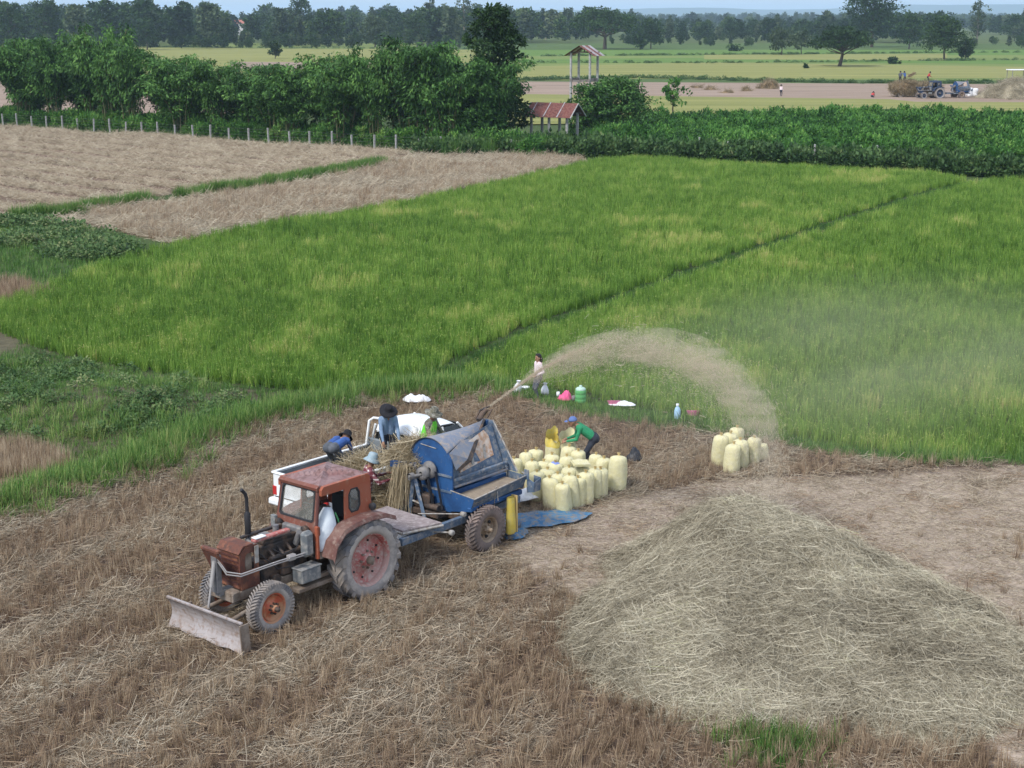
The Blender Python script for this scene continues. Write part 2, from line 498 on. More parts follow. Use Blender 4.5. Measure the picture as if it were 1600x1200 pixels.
blend(None, (0.27, 0.215, 0.18), .8 * np.exp(-(((X - cp.x) / 3.5) ** 2 + ((Y - 33.2) / 1.8) ** 2)))
blend(None, (0.25, 0.20, 0.165), .55 * np.exp(-(((X - 0) / 2.2) ** 2 + ((Y - 31) / 1.3) ** 2)))
m, n, l = new_mat('soil')
o = n.new('ShaderNodeOutputMaterial'); b = n.new('ShaderNodeBsdfPrincipled'); l.new(b.outputs[0], o.inputs[0])
b.inputs['Roughness'].default_value = .95; b.inputs['Specular IOR Level'].default_value = .1
at = n.new('ShaderNodeAttribute'); at.attribute_name = 'tone'
tc = n.new('ShaderNodeTexCoord')
n1 = n.new('ShaderNodeTexNoise'); n1.inputs['Scale'].default_value = 3.2; n1.inputs['Detail'].default_value = 9; n1.inputs['Roughness'].default_value = .72
l.new(tc.outputs['Object'], n1.inputs['Vector'])
n2 = n.new('ShaderNodeTexNoise'); n2.inputs['Scale'].default_value = .05; n2.inputs['Detail'].default_value = 6
l.new(tc.outputs['Object'], n2.inputs['Vector'])
mr = n.new('ShaderNodeMapRange'); mr.inputs[1].default_value = .3; mr.inputs[2].default_value = .7; mr.inputs[3].default_value = .58; mr.inputs[4].default_value = 1.36
l.new(n1.outputs[0], mr.inputs[0])
mr2 = n.new('ShaderNodeMapRange'); mr2.inputs[1].default_value = .3; mr2.inputs[2].default_value = .7; mr2.inputs[3].default_value = .8; mr2.inputs[4].default_value = 1.2
l.new(n2.outputs[0], mr2.inputs[0])
mm = n.new('ShaderNodeMath'); mm.operation = 'MULTIPLY'; l.new(mr.outputs[0], mm.inputs[0]); l.new(mr2.outputs[0], mm.inputs[1])
vm = n.new('ShaderNodeVectorMath'); vm.operation = 'SCALE'; l.new(at.outputs['Color'], vm.inputs[0]); l.new(mm.outputs[0], vm.inputs['Scale'])
l.new(vm.outputs[0], b.inputs['Base Color'])
bp = n.new('ShaderNodeBump'); bp.inputs['Strength'].default_value = .7; bp.inputs['Distance'].default_value = .06
l.new(n1.outputs[0], bp.inputs['Height']); l.new(bp.outputs[0], b.inputs['Normal'])
me = mesh_np('ground', np.stack([X, Y, Zg], 1), F, None, ['soil'], smooth=True)
ca = me.attributes.new('tone', 'FLOAT_COLOR', 'POINT')
ca.data.foreach_set('color', np.concatenate([colr, np.ones((len(X), 1))], 1).astype(np.float32).ravel())
ground = tag(link('ground', me), kind='structure')

# far fields: thin sheets of crop a few centimetres above the ground sheet
def crop(name, c1, c2, sc=(.02, .25), bump=.4):
    m, n, l = new_mat(name)
    o = n.new('ShaderNodeOutputMaterial'); b = n.new('ShaderNodeBsdfPrincipled'); l.new(b.outputs[0], o.inputs[0])
    b.inputs['Roughness'].default_value = .95; b.inputs['Specular IOR Level'].default_value = .1
    tc = n.new('ShaderNodeTexCoord')
    mp = n.new('ShaderNodeMapping'); mp.inputs['Scale'].default_value = (sc[0], sc[1], 1)
    l.new(tc.outputs['Object'], mp.inputs['Vector'])
    t = n.new('ShaderNodeTexNoise'); t.inputs['Scale'].default_value = 1.0; t.inputs['Detail'].default_value = 7; t.inputs['Roughness'].default_value = .7
    l.new(mp.outputs[0], t.inputs['Vector'])
    r = n.new('ShaderNodeValToRGB'); r.color_ramp.elements[0].position = .36; r.color_ramp.elements[0].color = (*c1, 1)
    r.color_ramp.elements[1].position = .64; r.color_ramp.elements[1].color = (*c2, 1)
    l.new(t.outputs[0], r.inputs[0]); l.new(r.outputs[0], b.inputs['Base Color'])
    t2 = n.new('ShaderNodeTexNoise'); t2.inputs['Scale'].default_value = 2.5; t2.inputs['Detail'].default_value = 5
    l.new(tc.outputs['Object'], t2.inputs['Vector'])
    bp = n.new('ShaderNodeBump'); bp.inputs['Strength'].default_value = bump; bp.inputs['Distance'].default_value = .3
    l.new(t2.outputs[0], bp.inputs['Height']); l.new(bp.outputs[0], b.inputs['Normal'])
crop('ripe_rice', (0.17, 0.185, 0.060), (0.27, 0.27, 0.095))
crop('ripe_rice_green', (0.12, 0.175, 0.050), (0.20, 0.235, 0.070))
crop('green_rice', (0.080, 0.155, 0.035), (0.135, 0.215, 0.050))
crop('bare_field', (0.22, 0.165, 0.125), (0.33, 0.255, 0.20), (.05, .4))
crop('rough_grass', (0.050, 0.095, 0.030), (0.11, 0.155, 0.05), (.06, .4), .8)
FLD = 0
def field(name, mat, pix, z=None):
    global FLD
    FLD += 1
    z = 0.03 + 0.006 * FLD if z is None else z
    P = [G(x, y) for x, y in pix]
    me = bpy.data.meshes.new(name)
    me.from_pydata([(p.x, p.y, z) for p in P], [], [tuple(range(len(P)))])
    me.materials.append(MATS[mat]); me.update()
    if me.polygons[0].normal.z < 0: me.flip_normals()
    return tag(link(name, me), kind='structure')
field('rice_field', 'ripe_rice_green', [(-900, 128), (-900, 68), (2600, 68), (2600, 128)])
field('rice_field', 'green_rice', [(700, 88), (700, 76), (1700, 76), (1700, 86)])
field('grass_margin', 'rough_grass', [(660, 78), (660, 68), (2100, 68), (2100, 78)])
field('rice_field', 'ripe_rice', [(180, 104), (180, 74), (760, 78), (760, 104)])
field('rice_field', 'ripe_rice', [(830, 124), (830, 104), (1120, 98), (1700, 106), (1700, 122)])
field('rice_field', 'green_rice', [(820, 100), (820, 93), (1200, 90), (1700, 96), (1700, 101), (1150, 97)])
field('rice_field', 'ripe_rice', [(1100, 93), (1100, 86), (1480, 84), (1480, 95)])
field('grass_bund', 'rough_grass', [(820, 128), (820, 123), (1700, 127), (1700, 134), (1300, 131)])
field('bare_field', 'bare_field', [(-900, 190), (-900, 124), (820, 128), (1300, 131), (1900, 134), (1900, 168), (1000, 172)])
field('bare_field', 'bare_field', [(360, 108), (360, 97), (700, 99), (700, 110)])
field('rice_field', 'ripe_rice', [(560, 180), (560, 148), (830, 148), (1100, 152), (1390, 156), (1430, 160), (1900, 162), (1900, 186), (1200, 190), (800, 196)])
field('rice_field', 'ripe_rice', [(-600, 128), (-600, 112), (900, 112), (900, 126)])
field('grass_margin', 'rough_grass', [(1120, 181), (1130, 176), (1240, 174), (1420, 171), (1460, 173), (1380, 179), (1240, 183)])

# low hills on the horizon
m = paint('hill_green', (0.05, 0.08, 0.06), .95)
hx = np.linspace(-5200, 6500, 90); hy = np.linspace(8600, 10800, 12)
HX, HY = np.meshgrid(hx, hy)
hz = (40 + 95 * fbm(HX * .00075 + 3, HY * .0004, 77, 4) ** 1.6) * np.sin(np.linspace(0, math.pi, 12))[:, None] ** .8 * sstep(-5200, 600, HX) - 6
ii = np.arange(hx.size * hy.size).reshape(hy.size, hx.size)
F = np.stack([ii[:-1, :-1], ii[:-1, 1:], ii[1:, 1:], ii[1:, :-1]], -1).reshape(-1, 4)
tag(link('hills', mesh_np('hills', np.stack([HX.ravel(), HY.ravel(), hz.ravel()], 1), F, None, ['hill_green'], True)), kind='structure')
# ================================================================== growing and cut plants near the machine
leafy('rice_leaf', [(0.0, (0.050, 0.118, 0.020)), (0.35, (0.140, 0.272, 0.042)), (0.6, (0.250, 0.395, 0.070)), (0.8, (0.39, 0.46, 0.12)), (1.0, (0.56, 0.50, 0.20))], .3)
leafy('grass_leaf', [(0.0, (0.030, 0.085, 0.020)), (0.4, (0.078, 0.180, 0.038)), (0.7, (0.16, 0.29, 0.065)), (1.0, (0.32, 0.37, 0.13))], .3)
leafy('weed_leaf', [(0.0, (0.030, 0.070, 0.024)), (0.45, (0.080, 0.155, 0.050)), (0.75, (0.15, 0.225, 0.08)), (1.0, (0.26, 0.28, 0.13))], .25)
leafy('stubble_straw', [(0.0, (0.085, 0.054, 0.036)), (0.3, (0.21, 0.145, 0.096)), (0.6, (0.355, 0.262, 0.172)), (0.8, (0.48, 0.38, 0.255)), (1.0, (0.58, 0.50, 0.38))], .12)
leafy('pale_straw', [(0.0, (0.14, 0.108, 0.076)), (0.35, (0.31, 0.25, 0.178)), (0.7, (0.48, 0.41, 0.305)), (1.0, (0.63, 0.58, 0.45))], .12)
leafy('pile_straw', [(0.0, (0.115, 0.098, 0.066)), (0.35, (0.35, 0.31, 0.225)), (0.65, (0.56, 0.51, 0.385)), (0.93, (0.72, 0.68, 0.53)), (1.0, (0.53, 0.54, 0.30))], .12)
leafy('heap_straw', [(0.0, (0.14, 0.105, 0.06)), (0.4, (0.32, 0.255, 0.155)), (0.75, (0.48, 0.40, 0.265)), (1.0, (0.62, 0.55, 0.40))], .12)

def blade_clump(n, h, spread, lean, w, droop, vlo, vhi, seg=3, heads=0):
    a = RNG.uniform(0, 2 * math.pi, n); r = spread * np.sqrt(RNG.uniform(0, 1, n))
    base = np.stack([r * np.cos(a), r * np.sin(a), np.full(n, -.03)], 1)
    t = RNG.normal(0, lean, n) + .1
    a2 = a + RNG.normal(0, .8, n)
    D = np.stack([np.sin(t) * np.cos(a2), np.sin(t) * np.sin(a2), np.cos(t)], 1)
    L = h * RNG.uniform(.6, 1.08, n)
    v = RNG.uniform(vlo, vhi, n)
    p = [strips(base, D, L, w * RNG.uniform(.7, 1.3, n), droop * L * RNG.uniform(.2, 1.3, n), v, seg)]
    if heads:
        k = RNG.integers(0, n, heads)
        tip = base[k] + D[k] * (L[k] * .8)[:, None]
        dd = D[k] * .5 + np.stack([np.cos(a2[k]), np.sin(a2[k]), np.full(heads, .1)], 1) * .6
        p.append(strips(tip, dd, np.full(heads, .2), np.full(heads, .018), np.full(heads, .14), RNG.uniform(.58, .80, heads), 3))
    return cat(p)
def laid_clump(n, L, rad, ang, z, w, vlo, vhi, seg=3, lift=.12):
    c = RNG.normal(0, rad, (n, 3)); c[:, 2] = np.abs(RNG.normal(0, z, n)) + .01
    a = RNG.normal(0, ang, n) + RNG.choice([0, math.pi], n)
    D = np.stack([np.cos(a), np.sin(a), RNG.normal(.02, lift, n)], 1)
    Ln = L * RNG.uniform(.45, 1.15, n)
    c -= D * (Ln * .5)[:, None]; c[:, 2] = np.maximum(c[:, 2], .005)
    tw = rand_unit(n); S = np.cross(D, tw); S /= np.linalg.norm(S, axis=1, keepdims=True)
    return strips(c, D, Ln, w * RNG.uniform(.7, 1.3, n), RNG.normal(.04, .13, n) * L, RNG.uniform(vlo, vhi, n), seg, False, S, np.stack([-np.sin(a), np.cos(a), 0 * a], 1) * (RNG.normal(0, .22, n) * Ln)[:, None])
def protos_of(name, fn, k, mat):
    return [proto(f'{name}_{i}', mesh_np(f'{name}_{i}', *fn(), mats=[mat])) for i in range(k)]

P_RICE = protos_of('rice_clump', lambda: blade_clump(24, .60, .11, .20, .017, .12, .18, .58, 3, 2), 5, 'rice_leaf')
P_RICEF = protos_of('rice_clump_wide', lambda: blade_clump(34, .60, .20, .20, .026, .12, .18, .58, 2, 3), 4, 'rice_leaf')
P_GRASS = protos_of('grass_tuft', lambda: blade_clump(34, .58, .13, .60, .016, .42, .14, .78), 5, 'grass_leaf')
P_SHORT = protos_of('short_grass', lambda: blade_clump(26, .24, .16, .55, .012, .2, .10, .60), 4, 'grass_leaf')
P_STUB = protos_of('stubble_tuft', lambda: blade_clump(36, .42, .080, .17, .0110, .03, .16, .84, 1), 6, 'stubble_straw')
P_LAID = protos_of('laid_straw', lambda: laid_clump(44, .34, .17, .55, .04, .0068, .26, .86, 4, .16), 6, 'pale_straw')
P_LAIDB = protos_of('brown_laid_straw', lambda: laid_clump(34, .26, .16, .9, .05, .0080, .18, .66), 5, 'stubble_straw')
P_PILE = protos_of('straw_tangle', lambda: laid_clump(64, .38, .15, 9.0, .045, .0048, .14, .80, 5, .16), 7, 'pile_straw')
P_HEAP = protos_of('rice_straw_tangle', lambda: laid_clump(34, .60, .14, .9, .05, .009, .18, .95, 4, .3), 6, 'heap_straw')
P_BITS = protos_of('chaff_bits', lambda: laid_clump(40, .13, .17, 9.0, .010, .006, .20, .72, 1, .1), 4, 'pale_straw')
def weed_bush(n=150, rad=.36, h=.30, ls=.085):
    c = rand_unit(n) * (RNG.uniform(.35, 1, n) ** .5)[:, None] * np.array([rad, rad, h])
    c[:, 2] = np.abs(c[:, 2])
    D = c * np.array([1, 1, .4]) / rad + rand_unit(n) * .6
    Nn = np.array([0, 0, 1.0]) + rand_unit(n) * .55
    return diamonds(c, D, Nn, ls * RNG.uniform(.7, 1.4, n), ls * .75 * RNG.uniform(.7, 1.2, n), RNG.uniform(.1, .75, n))
P_WEED = protos_of('weed_bush', weed_bush, 4, 'weed_leaf')

def ground_pts(x, y, dz=0.0):
    return np.stack([x, y, gh(x, y) + dz], 1)

# ---- rice paddies
def paddy(name, poly, seed):
    xs, ys = poly[:, 0], poly[:, 1]
    for rng_y, sp, P, sc in (((30, 62), .215, P_RICE, 1.0), ((62, 132), .36, P_RICEF, 1.0)):
        x, y = jitter_grid(max(xs.min(), -48), min(xs.max(), 48), max(ys.min(), rng_y[0]), min(ys.max(), rng_y[1]), sp)
        k = inside(poly, x, y) & in_view(x, y, 3) & (y >= rng_y[0]) & (y < rng_y[1])
        x, y = x[k], y[k]
        if not len(x): continue
        big = fbm(x * .10, y * .10, seed, 3); fine = fbm(x * .55, y * .55, seed + 9, 3)
        tint = (big - .5) * .24 + (fine - .5) * .30 + RNG.normal(0, .10, len(x)) - .01
        gold = sstep(.62, .74, fbm(x * .42 + 40, y * .30, seed + 3, 3))
        tint = tint + gold * RNG.uniform(.08, .38, len(x))
        pass
        scl = (.80 + .30 * fbm(x * .3, y * .3, seed + 5, 2) + RNG.normal(0, .12, len(x))) * sc
        thin = (seg_dist(x, y, BUND_LINE) > .28 + .45 * fbm(x * .7, y * .7, seed + 8, 2)) & (RNG.uniform(0, 1, len(x)) > .06 + .10 * sstep(.55, .75, fbm(x * 1.3, y * 1.3, seed + 7, 2)))
        x, y, tint, scl = x[thin], y[thin], tint[thin], scl[thin]
        rot = np.stack([RNG.normal(0, .10, len(x)), RNG.normal(0, .10, len(x)), RNG.uniform(0, 6.28, len(x))], 1)
        yield scatter(name, ground_pts(x, y), rot, scl, tint, P)
for o in paddy('standing_rice', Z_PADDY_A, 101): tag(o, 'knee high green rice filling the paddy behind the pickup', 'rice', kind='stuff')
for o in paddy('standing_rice', Z_PADDY_B, 151): tag(o, 'green rice with pale patches under the blown chaff', 'rice', kind='stuff')

# ---- stubble field, standing tufts with bands of laid straw
ROW = R(58)                                        # direction of the harvest rows
TRACK_A = [tuple(p) for p in world_poly([(530, 1240), (545, 1130), (575, 1030), (640, 950), (720, 905)])]
TRACK_B = [tuple(p) for p in world_poly([(690, 1240), (672, 1120), (680, 1020), (720, 950), (790, 900)])]
def lanes(x, y):
    c = -x * math.sin(ROW) + y * math.cos(ROW)
    return np.sin(c * 2 * math.pi / 2.5 + 2.2 * fbm(x * .25, y * .25, 61, 2)) * .5 + .5
u_, w_ = np.meshgrid(np.arange(-40, 60, .165), np.arange(-40, 60, .27))
u_, w_ = u_.ravel() + RNG.normal(0, .05, u_.size), w_.ravel() + RNG.normal(0, .035, u_.size) + .12 * np.sin(u_.ravel() * .35)
x, y = u_ * math.cos(ROW) - w_ * math.sin(ROW), u_ * math.sin(ROW) + w_ * math.cos(ROW)
k = (np.abs(x) < 19) & (y > 19.3) & (y < 46); x, y = x[k], y[k]
k = inside(Z_STUBBLE, x, y) & in_view(x, y, 2)
x, y = x[k], y[k]
_, t = pile_h(x, y)
ln = lanes(x, y)
pt = fbm(x * .5, y * .5, 41, 3)
chaff = inside(Z_CHAFF, x, y) * sstep(.22, .45, fbm(x * .35, y * .35, 8, 3) + .16)
right = sstep(-1.5, 2.0, x - (y - 24) * .1) * (y < 31)
under = np.zeros(len(x), bool)
for a0, a1, b0, b1 in ((-.7, .7, .45, 1.0), (-.7, .7, -1.0, -.45), (1.9, 2.8, .5, .9), (1.9, 2.8, -.9, -.5), (3.1, 3.6, -.9, 1.3), (-4.0, -3.0, .6, 1.1), (-4.0, -3.0, -1.0, -.5), (-8.2, -1.8, -4.1, -2.2)):
    qx, qy = x - TO[0], y - TO[1]
    a_, b_ = qx * TU[0] + qy * TU[1], qx * TL[0] + qy * TL[1]
    under |= (a_ > a0) & (a_ < a1) & (b_ > b0) & (b_ < b1)
keep = (t < .03) & ~under & (RNG.uniform(0, 1, len(x)) < (.42 + .62 * sstep(.25, .6, ln) + .25 * right) * (1 - .985 * chaff))
wear = .85 * np.exp(-(((x - 2.5) / 4.0) ** 2 + ((y - 33.4) / 1.9) ** 2)) + .6 * np.exp(-(((x + .3) / 2.3) ** 2 + ((y - 30.6) / 1.6) ** 2))
keep &= RNG.uniform(0, 1, len(x)) > wear
keep &= RNG.uniform(0, 1, len(x)) > .8 * np.exp(-(np.minimum(seg_dist(x, y, TRACK_A), seg_dist(x, y, TRACK_B)) / .28) ** 2)
xs, ys = x[keep], y[keep]
pt = fbm(xs * .45, ys * .45, 43, 3)
tint = (pt - .5) * .36 + RNG.normal(0, .06, len(xs)) - .06 * right[keep] + .05
rot = np.stack([RNG.normal(0, .20, len(xs)), RNG.normal(.05, .20, len(xs)), RNG.uniform(0, 6.28, len(xs))], 1)
o = scatter('rice_stubble', ground_pts(xs, ys), rot, (.66 + .42 * RNG.uniform(0, 1, len(xs))) * (.9 + .15 * right[keep]), tint, P_STUB)
tag(o, 'brown cut rice stubble standing over the harvested field', 'stubble')
# laid straw
x, y = jitter_grid(-19, 19, 19.3, 46, .19)
k = inside(Z_STUBBLE, x, y) & in_view(x, y, 2); x, y = x[k], y[k]
_, t = pile_h(x, y)
ln = lanes(x, y)
chaff = inside(Z_CHAFF, x, y) * sstep(.22, .45, fbm(x * .35, y * .35, 8, 3) + .16)
right = sstep(-1.0, 2.5, x) * (y < 31)
trk = np.minimum(seg_dist(x, y, TRACK_A), seg_dist(x, y, TRACK_B))
pr = (.10 + .84 * sstep(.62, .2, ln) * sstep(.32, .6, fbm(x * .3, y * .3, 66, 3) + .12)) * (1 - .6 * right) + .8 * np.exp(-(trk / .32) ** 2)
pr = pr * (1 - .93 * chaff)
keep = (t < .05) & (RNG.uniform(0, 1, len(x)) < pr)
x, y = x[keep], y[keep]
rot = np.stack([RNG.normal(0, .08, len(x)), RNG.normal(0, .08, len(x)), ROW + RNG.normal(0, .55, len(x))], 1)
tint = (fbm(x * .5, y * .5, 47, 3) - .5) * .4 + RNG.normal(0, .05, len(x)) - .05
o = scatter('laid_straw', ground_pts(x, y, .015), rot, .75 + .5 * RNG.uniform(0, 1, len(x)), tint, P_LAID)
tag(o, 'pale straw lying in swaths over the stubble', 'straw')
# brown trampled litter
x, y = jitter_grid(-19, 19, 19.3, 46, .36)
k = inside(Z_STUBBLE, x, y) & in_view(x, y, 2); x, y = x[k], y[k]
_, t = pile_h(x, y)
chaff = inside(Z_CHAFF, x, y) * 1.0
keep = (t < .03) & (RNG.uniform(0, 1, len(x)) > .88 * chaff)
x, y = x[keep], y[keep]
tint = (fbm(x * .6, y * .6, 49, 3) - .5) * .3
o = scatter('trampled_straw', ground_pts(x, y, .01), ROW + RNG.normal(0, .8, len(x)), .8 + .4 * RNG.uniform(0, 1, len(x)), tint, P_LAIDB)
tag(o, 'brown trampled straw between the stubble tufts', 'straw')
# fine chaff bits over the threshing ground
x, y = jitter_grid(-3, 17, 21, 40, .24)
ch = inside(Z_CHAFF, x, y) * 1.0 + np.exp(-(((x - 2.5) / 4.0) ** 2 + ((y - 33.4) / 2.2) ** 2))
_, t = pile_h(x, y)
k = (RNG.uniform(0, 1, len(x)) < ch) & in_view(x, y, 2) & (t < .1); x, y = x[k], y[k]
o = scatter('chaff_litter', ground_pts(x, y, .01), RNG.uniform(0, 6.28, len(x)), .8 + .5 * RNG.uniform(0, 1, len(x)), RNG.normal(.05, .07, len(x)), P_BITS)
tag(o, 'fine chaff strewn over the trodden threshing ground', 'chaff')
# tufts still standing behind the sacks, and small scattered clods of straw
# ---- the straw pile: mound and its straw
px_, py_ = np.arange(-1.0, 12.8, .14), np.arange(21.4, 34.8, .14)
PX, PY = np.meshgrid(px_, py_); H, Tt = pile_h(PX, PY)
Zp = gh(PX, PY) + np.where(Tt > 0, H, -.06)
keepf = Tt > 0
ii = np.arange(PX.size).reshape(PX.shape)
Fq = np.stack([ii[:-1, :-1], ii[:-1, 1:], ii[1:, 1:], ii[1:, :-1]], -1)
kf = keepf[:-1, :-1] | keepf[:-1, 1:] | keepf[1:, 1:] | keepf[1:, :-1]
Fq = Fq[kf]
used = np.unique(Fq); mp = np.full(PX.size, -1); mp[used] = np.arange(len(used))
paint('pile_core', (0.25, 0.21, 0.15), .95, c2=(0.15, 0.125, 0.085), scale=1.5, amt=.6, c3=(0.36, 0.33, 0.23), scale3=9, amt3=.5, bump=1.0, bscale=7)
c0 = Vector((PEAK[0], PEAK[1], 0))
Vp = np.stack([PX.ravel() - c0.x, PY.ravel() - c0.y, Zp.ravel()], 1)[used]
pile = link('straw_pile', mesh_np('straw_pile', Vp, mp[Fq], None, ['pile_core'], True), loc=c0)
tag(pile, 'broad pale mound of fresh threshed straw under the blown chaff', 'straw pile')
x, y = jitter_grid(-.5, 12.5, 21.6, 34.6, .12)
H, t = pile_h(x, y)
k = (t > .015) & in_view(x, y, 2); x, y, H, t = x[k], y[k], H[k], t[k]
x, y = x + RNG.normal(0, .14, len(x)), y + RNG.normal(0, .14, len(x)); H, t = pile_h(x, y)
e = .1
hx_, _ = pile_h(x + e, y); hy_, _ = pile_h(x, y + e)
sx, sy = np.clip((hx_ - H) / e, -1, 1), np.clip((hy_ - H) / e, -1, 1)
rot = np.stack([np.arctan(sy) + RNG.normal(0, .16, len(x)), -np.arctan(sx) + RNG.normal(0, .16, len(x)), np.zeros(len(x))], 1)
tint = (fbm(x * .75, y * .75, 71, 4) - .5) * .66 + RNG.normal(0, .06, len(x)) + .02
idx = RNG.integers(0, len(P_PILE), len(x))
o = scatter('loose_straw', np.stack([x - c0.x, y - c0.y, gh(x, y) + H + .01], 1), rot, .7 + .55 * RNG.uniform(0, 1, len(x)), tint, P_PILE, idx, pile)

# ---- grass bank between the rice and the stubble
def along(line, n, off, seed=0):
    L = np.array(line); d = np.hypot(*np.diff(L, axis=0).T); s = np.concatenate([[0], np.cumsum(d)])
    t = RNG.uniform(0, s[-1], n)
    x = np.interp(t, s, L[:, 0]); y = np.interp(t, s, L[:, 1])
    return x + RNG.normal(0, off, n), y + RNG.normal(0, off, n)
x, y = jitter_grid(-17, 16, 35, 60, .22)
bank = (inside(Z_WEEDS, x, y) | ((seg_dist(x, y, BANK_LINE) < 3.6) & ~inside(Z_STUBBLE, x, y))) & ~inside(Z_PADDY_A, x, y) & ~inside(Z_PADDY_B, x, y) & ~inside(Z_STUB_SMALL, x, y)
k = bank & in_view(x, y, 2.5); x, y = x[k], y[k]
db = seg_dist(x, y, BANK_LINE)
lush = sstep(2.2, .3, db) * sstep(0.5, -1.5, x + (y - 44) * .2) + .35 * sstep(.5, .7, fbm(x * .4, y * .4, 91, 3))
pat = fbm(x * .45, y * .45, 93, 3)
ps = np.where(x > -1.5, .9, .62 + .75 * lush + .4 * sstep(.38, .58, pat))
k = RNG.uniform(0, 1, len(x)) < np.clip(ps, 0, 1); x, y, lush, pat = x[k], y[k], lush[k], pat[k]
tall = RNG.uniform(0, 1, len(x)) < np.clip(lush, 0, 1)
for nm, kk, P, lab in (('bank_grass', tall, P_GRASS, 'bright tall grass on the bank beside the stubble'), ('low_grass', ~tall, P_SHORT, 'low grass covering the bank and rice margin')):
    xx, yy = x[kk], y[kk]
    tn = (fbm(xx * .5, yy * .5, 95, 3) - .5) * .45 + (.17 if nm == 'bank_grass' else .10) + RNG.normal(0, .05, len(xx))
    o = scatter(nm, ground_pts(xx, yy), RNG.uniform(0, 6.28, len(xx)), (.75 + .5 * RNG.uniform(0, 1, len(xx))), tn, P)
    tag(o, lab, 'grass')
# long drooping rice along the right-hand margin and the bank
x, y = along(BANK_LINE, 900, .5)
k = (x < 0) & (x > -16); x, y = x[k], y[k]
o = scatter('bank_grass', ground_pts(x, y), RNG.uniform(0, 6.28, len(x)), .9 + .5 * RNG.uniform(0, 1, len(x)), RNG.normal(.12, .1, len(x)), P_GRASS)
tag(o, 'thick bright grass lining the edge of the stubble', 'grass')
x, y = along(BUND_LINE, 900, .30)
o = scatter('bund_grass', ground_pts(x, y), RNG.uniform(0, 6.28, len(x)), .7 + .5 * RNG.uniform(0, 1, len(x)), RNG.normal(-.18, .12, len(x)), P_SHORT)
tag(o, 'short grass on the bund between the two paddies', 'grass')
# ---- weeds on the left mound and behind it
x, y = jitter_grid(-17, -4, 38, 56, .42)
k = inside(Z_WEEDS, x, y) & ~inside(Z_STUB_SMALL, x, y) & in_view(x, y, 2)
x, y = x[k], y[k]
c1, c2 = G(235, 655), G(60, 590)
dn = .55 * np.exp(-(((x - c1.x) / 1.9) ** 2 + ((y - c1.y) / 2.3) ** 2)) + .30 * np.exp(-(((x - c2.x) / 2.5) ** 2 + ((y - c2.y) / 2.5) ** 2)) + .22 * sstep(.5, .65, fbm(x * .5, y * .5, 97, 3))
k = RNG.uniform(0, 1, len(x)) < dn; x, y = x[k], y[k]
o = scatter('creeping_weeds', ground_pts(x, y), RNG.uniform(0, 6.28, len(x)), .7 + .5 * RNG.uniform(0, 1, len(x)), RNG.normal(.08, .12, len(x)), P_WEED)
tag(o, 'broad leaved creepers spreading over the earth mound', 'weeds')
x, y = jitter_grid(-17, -6, 36, 46, .19)
k = inside(Z_STUB_SMALL, x, y) & in_view(x, y, 2); x, y = x[k], y[k]
o = scatter('rice_stubble', ground_pts(x, y), RNG.uniform(0, 6.28, len(x)), .9 + .4 * RNG.uniform(0, 1, len(x)), RNG.normal(.16, .08, len(x)), P_STUB)
tag(o, 'golden stubble patch between the mound and the grass bank', 'stubble')
# left green patch beyond the paddy
x, y = jitter_grid(-34, -12, 56, 92, .5)
k = inside(Z_WEED_L, x, y) & ~inside(Z_TAN_SMALL, x, y) & ~inside(Z_PADDY_A, x, y) & in_view(x, y, 3); x, y = x[k], y[k]
hi = fbm(x * .25, y * .25, 99, 3)
far_ = sstep(64, 76, y)
k1 = (hi + .12 * far_ > .66) & (RNG.uniform(0, 1, len(x)) < .55)
o = scatter('weed_thicket', ground_pts(x[k1], y[k1]), RNG.uniform(0, 6.28, k1.sum()), 1.3 + .9 * RNG.uniform(0, 1, k1.sum()), RNG.normal(.12, .12, k1.sum()), P_WEED)
tag(o, 'green thicket of weeds beside the cut straw field', 'weeds')
o = scatter('low_grass', ground_pts(x[~k1], y[~k1]), RNG.uniform(0, 6.28, (~k1).sum()), 1.5 + .8 * RNG.uniform(0, 1, (~k1).sum()), RNG.normal(.08, .12, (~k1).sum()), P_SHORT)
tag(o, 'low bluish green grass in the corner beyond the paddy', 'grass')
x, y = jitter_grid(-30, -12, 54, 66, .3)
k = inside(Z_TAN_SMALL, x, y) & in_view(x, y, 3); x, y = x[k], y[k]
o = scatter('rice_stubble', ground_pts(x, y), RNG.uniform(0, 6.28, len(x)), 1.1 + .4 * RNG.uniform(0, 1, len(x)), RNG.normal(.05, .08, len(x)), P_STUB)
tag(o, 'small brown stubble patch enclosed by green weeds', 'stubble')
# ---- cut straw lying in swaths on the two fields at upper left
def swaths(name, poly, spacing, ang, dens, lab, seed, wob, tint0, thr=.66):
    xs, ys = poly[:, 0], poly[:, 1]
    x, y = jitter_grid(max(xs.min(), -62), xs.max(), ys.min(), ys.max(), .36)
    k = inside(poly, x, y) & in_view(x, y, 3); x, y = x[k], y[k]
    c = -x * math.sin(ang) + y * math.cos(ang)
    w = np.sin(c * 2 * math.pi / spacing + wob * fbm(x * .12, y * .12, seed, 3) * 6) * .5 + .5
    br = fbm(x * .3, y * .3, seed + 3, 3)
    k = RNG.uniform(0, 1, len(x)) < dens * sstep(thr, thr + .18, w + (br - .5) * .5) + .015
    x, y, w = x[k], y[k], w[k]
    rot = np.stack([RNG.normal(0, .1, len(x)), RNG.normal(0, .1, len(x)), ang + RNG.normal(0, .3, len(x))], 1)
    s = np.stack([1.5 + .7 * RNG.uniform(0, 1, len(x)), .7 + .3 * RNG.uniform(0, 1, len(x)), 2.0 + 2.0 * RNG.uniform(0, 1, len(x))], 1)
    o = scatter(name, ground_pts(x, y, .02), rot, s, RNG.normal(tint0, .10, len(x)), P_LAID)
    return tag(o, lab, 'straw')
